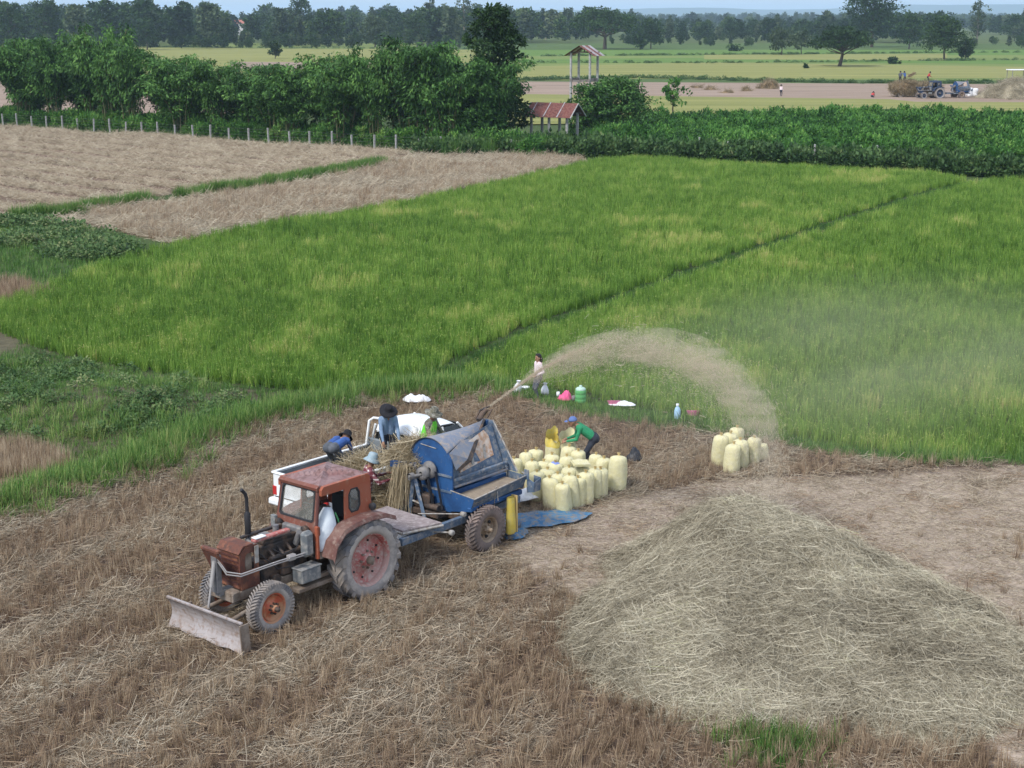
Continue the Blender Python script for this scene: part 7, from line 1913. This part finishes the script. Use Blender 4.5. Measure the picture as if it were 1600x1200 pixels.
# ================================================================== blown chaff, dust, haze
leafy('chaff', [(0.0, (0.46, 0.38, 0.28)), (1.0, (0.70, 0.62, 0.49))], .35)
PATH = [(757, 640, 33.25), (800, 609, 33.0), (850, 573, 32.6), (900, 549, 32.2), (960, 534, 31.8), (1020, 531, 31.4), (1080, 543, 31.0), (1130, 575, 30.6), (1170, 620, 30.3), (1198, 680, 30.0), (1210, 735, 29.7), (1196, 785, 29.4)]
PP = np.array([list(at_y(*p)) for p in PATH])
sl = np.concatenate([[0], np.cumsum(np.linalg.norm(np.diff(PP, axis=0), axis=1))]); sl /= sl[-1]
def chaff(n, t, spread, down, ln, wd):
    c = np.stack([np.interp(t, sl, PP[:, k]) for k in range(3)], 1)
    c2 = np.stack([np.interp(np.minimum(t + .02, 1), sl, PP[:, k]) for k in range(3)], 1); c1 = np.stack([np.interp(np.maximum(t - .02, 0), sl, PP[:, k]) for k in range(3)], 1)
    D = c2 - c1; D /= np.linalg.norm(D, axis=1, keepdims=True)
    sp = spread * (.10 + .9 * sstep(0, .5, t))
    off = RNG.normal(0, 1, (n, 3)) * sp[:, None] * np.array([.5, .6, .42])
    gust = .6 * (fbm(t * 18, np.zeros(n), 5, 2) - .5) * sstep(.1, .5, t)
    off[:, 2] -= np.abs(RNG.normal(0, 1, n)) * down * sstep(.05, .6, t) - gust * .5
    D = D + RNG.normal(0, .22, (n, 3)); D /= np.linalg.norm(D, axis=1, keepdims=True)
    S = np.cross(D, rand_unit(n)); S /= np.maximum(np.linalg.norm(S, axis=1, keepdims=True), 1e-6)
    return strips(c + off, D, ln * RNG.uniform(.5, 1.6, n), wd * RNG.uniform(.6, 1.4, n), np.zeros(n), RNG.uniform(0, 1, n), 1, False, S)
def wisps(k, per, lo, hi, spread, down, ln, wd, tl, rad):
    out = []
    for _ in range(k):
        t0 = RNG.uniform(lo, hi); m_ = int(per * RNG.uniform(.3, 1.7))
        t = np.clip(t0 + RNG.normal(0, tl * RNG.uniform(.5, 1.5), m_), 0, 1)
        V, F, A = chaff(m_, t, 0 * t + rad * (.4 + .6 * float(sstep(0, .4, np.array(t0)))), .0, ln, wd)
        g_ = float(sstep(0, .5, np.array(t0))) * .9 + .1
        off = RNG.normal(0, 1, 3) * spread * g_ * np.array([.5, .6, .5]); off[2] -= abs(RNG.normal(0, 1)) * down * g_
        out.append((V + off, F, A))
    return cat(out)
parts = []
parts.append(wisps(56, 190, 0, .35, .16, .04, .020, .0036, .07, .10))
parts.append(wisps(120, 250, .22, .72, .34, .22, .020, .0034, .06, .20))
parts.append(wisps(56, 130, .55, .92, .40, .30, .020, .0034, .05, .22))
parts.append(wisps(20, 110, .80, 1, .34, .20, .020, .0034, .05, .24))
t = RNG.uniform(.15, 1, 9000); parts.append(chaff(len(t), t, .75 + 0 * t, .5, .022, .0034))
t = RNG.uniform(.3, 1, 500); parts.append(chaff(len(t), t, .85 + 0 * t, .5, .12, .005))
for px_, py_, s_ in ((1300, 905, .22), (1395, 985, .20), (1190, 800, .32)):        # puffs still settling on the pile
    gy_ = 26.8 if px_ > 1250 else 29.2
    p = at_y(px_, py_, gy_); n = 2600
    c = np.array(p) + RNG.normal(0, s_, (n, 3)) * np.array([.8, .8, 1.0]); D = rand_unit(n) * .5 + np.array([.1, 0, -1]); D /= np.linalg.norm(D, axis=1, keepdims=True)
    S = np.cross(D, rand_unit(n)); S /= np.linalg.norm(S, axis=1, keepdims=True)
    parts.append(strips(c, D, RNG.uniform(.012, .04, n), np.full(n, .0045), np.zeros(n), RNG.uniform(0, 1, n), 1, False, S))
o = link('chaff_stream', mesh_np('chaff_stream', *cat(parts), mats=['chaff']))
tag(o, 'arc of straw and chaff blown from the thresher onto the straw pile', 'chaff', kind='stuff')

# the dusty core of the stream: a soft volume along the same arc
m, n, l = new_mat('stream_dust')
out = n.new('ShaderNodeOutputMaterial'); pv = n.new('ShaderNodeVolumePrincipled'); l.new(pv.outputs[0], out.inputs['Volume'])
pv.inputs['Color'].default_value = (0.80, 0.70, 0.56, 1)
tc = n.new('ShaderNodeTexCoord'); mp_ = n.new('ShaderNodeMapping'); mp_.inputs['Scale'].default_value = (.75, 1.2, 2.2); l.new(tc.outputs['Object'], mp_.inputs['Vector'])
nz = n.new('ShaderNodeTexNoise'); nz.inputs['Scale'].default_value = 2.1; nz.inputs['Detail'].default_value = 5; nz.inputs['Roughness'].default_value = .6; l.new(mp_.outputs[0], nz.inputs['Vector'])
mr = n.new('ShaderNodeMapRange'); mr.inputs[1].default_value = .42; mr.inputs[2].default_value = .70; mr.inputs[3].default_value = .0; mr.inputs[4].default_value = 1.5; l.new(nz.outputs[0], mr.inputs[0])
l.new(mr.outputs[0], pv.inputs['Density'])
ts = np.linspace(0, 1, 40); cen = np.stack([np.interp(ts, sl, PP[:, k]) for k in range(3)], 1)
for _ in range(3): cen[1:-1] = (cen[:-2] + 2 * cen[1:-1] + cen[2:]) / 4
rd = np.interp(ts, [0, .12, .35, .6, .80, .92, 1], [.04, .10, .40, .52, .40, .20, .06]) * (1 + .5 * (fbm(ts * 9, ts * 0, 12, 2) - .5)); cen[:, 2] -= rd * .25
mb = MB(); mb.tube([tuple(c) for c in cen], [float(q) for q in rd], 14)
o = mb.build('stream_dust', 'stream_dust'); tag(o, 'tan dust carried along the arc of blown chaff', 'dust', kind='stuff')
# dust drifting off to the right over the rice
m, n, l = new_mat('dust_air')
out = n.new('ShaderNodeOutputMaterial'); pv = n.new('ShaderNodeVolumePrincipled'); l.new(pv.outputs[0], out.inputs['Volume'])
pv.inputs['Color'].default_value = (0.80, 0.74, 0.64, 1)
tc = n.new('ShaderNodeTexCoord')
ln_ = n.new('ShaderNodeVectorMath'); ln_.operation = 'LENGTH'; l.new(tc.outputs['Object'], ln_.inputs[0])
fo = n.new('ShaderNodeMapRange'); fo.interpolation_type = 'SMOOTHSTEP'; fo.inputs[1].default_value = 1.0; fo.inputs[2].default_value = .25; l.new(ln_.outputs['Value'], fo.inputs[0])
nz = n.new('ShaderNodeTexNoise'); nz.inputs['Scale'].default_value = 1.7; nz.inputs['Detail'].default_value = 3; l.new(tc.outputs['Object'], nz.inputs['Vector'])
mr = n.new('ShaderNodeMapRange'); mr.inputs[1].default_value = .2; mr.inputs[2].default_value = .75; l.new(nz.outputs[0], mr.inputs[0])
mu = n.new('ShaderNodeMath'); mu.operation = 'MULTIPLY'; l.new(fo.outputs[0], mu.inputs[0]); l.new(mr.outputs[0], mu.inputs[1])
m2 = n.new('ShaderNodeMath'); m2.operation = 'MULTIPLY'; m2.inputs[1].default_value = .034; l.new(mu.outputs[0], m2.inputs[0]); l.new(m2.outputs[0], pv.inputs['Density'])
mb = MB(); mb.lathe([(math.sin(R(a)), -math.cos(R(a))) for a in (1, 20, 40, 60, 80, 100, 120, 140, 160, 179)], 24)
o = mb.build('dust_cloud', 'dust_air', None, (10.0, 41.5, 1.6), (0, 0, R(38))); o.scale = (13.5, 8.5, 3.0)
tag(o, 'thin dust drifting from the straw pile over the rice', 'dust', kind='stuff')
# even haze over the whole country
m, n, l = new_mat('haze_air')
out = n.new('ShaderNodeOutputMaterial'); pv = n.new('ShaderNodeVolumePrincipled'); l.new(pv.outputs[0], out.inputs['Volume'])
pv.inputs['Color'].default_value = (0.58, 0.78, 1.0, 1); pv.inputs['Density'].default_value = 0.00014
mb = MB(); mb.box(-14000, 14000, -1500, 19000, -8.0, 150.0)
tag(mb.build('haze', 'haze_air'), 'bluish evening haze over the fields', 'haze', kind='stuff')
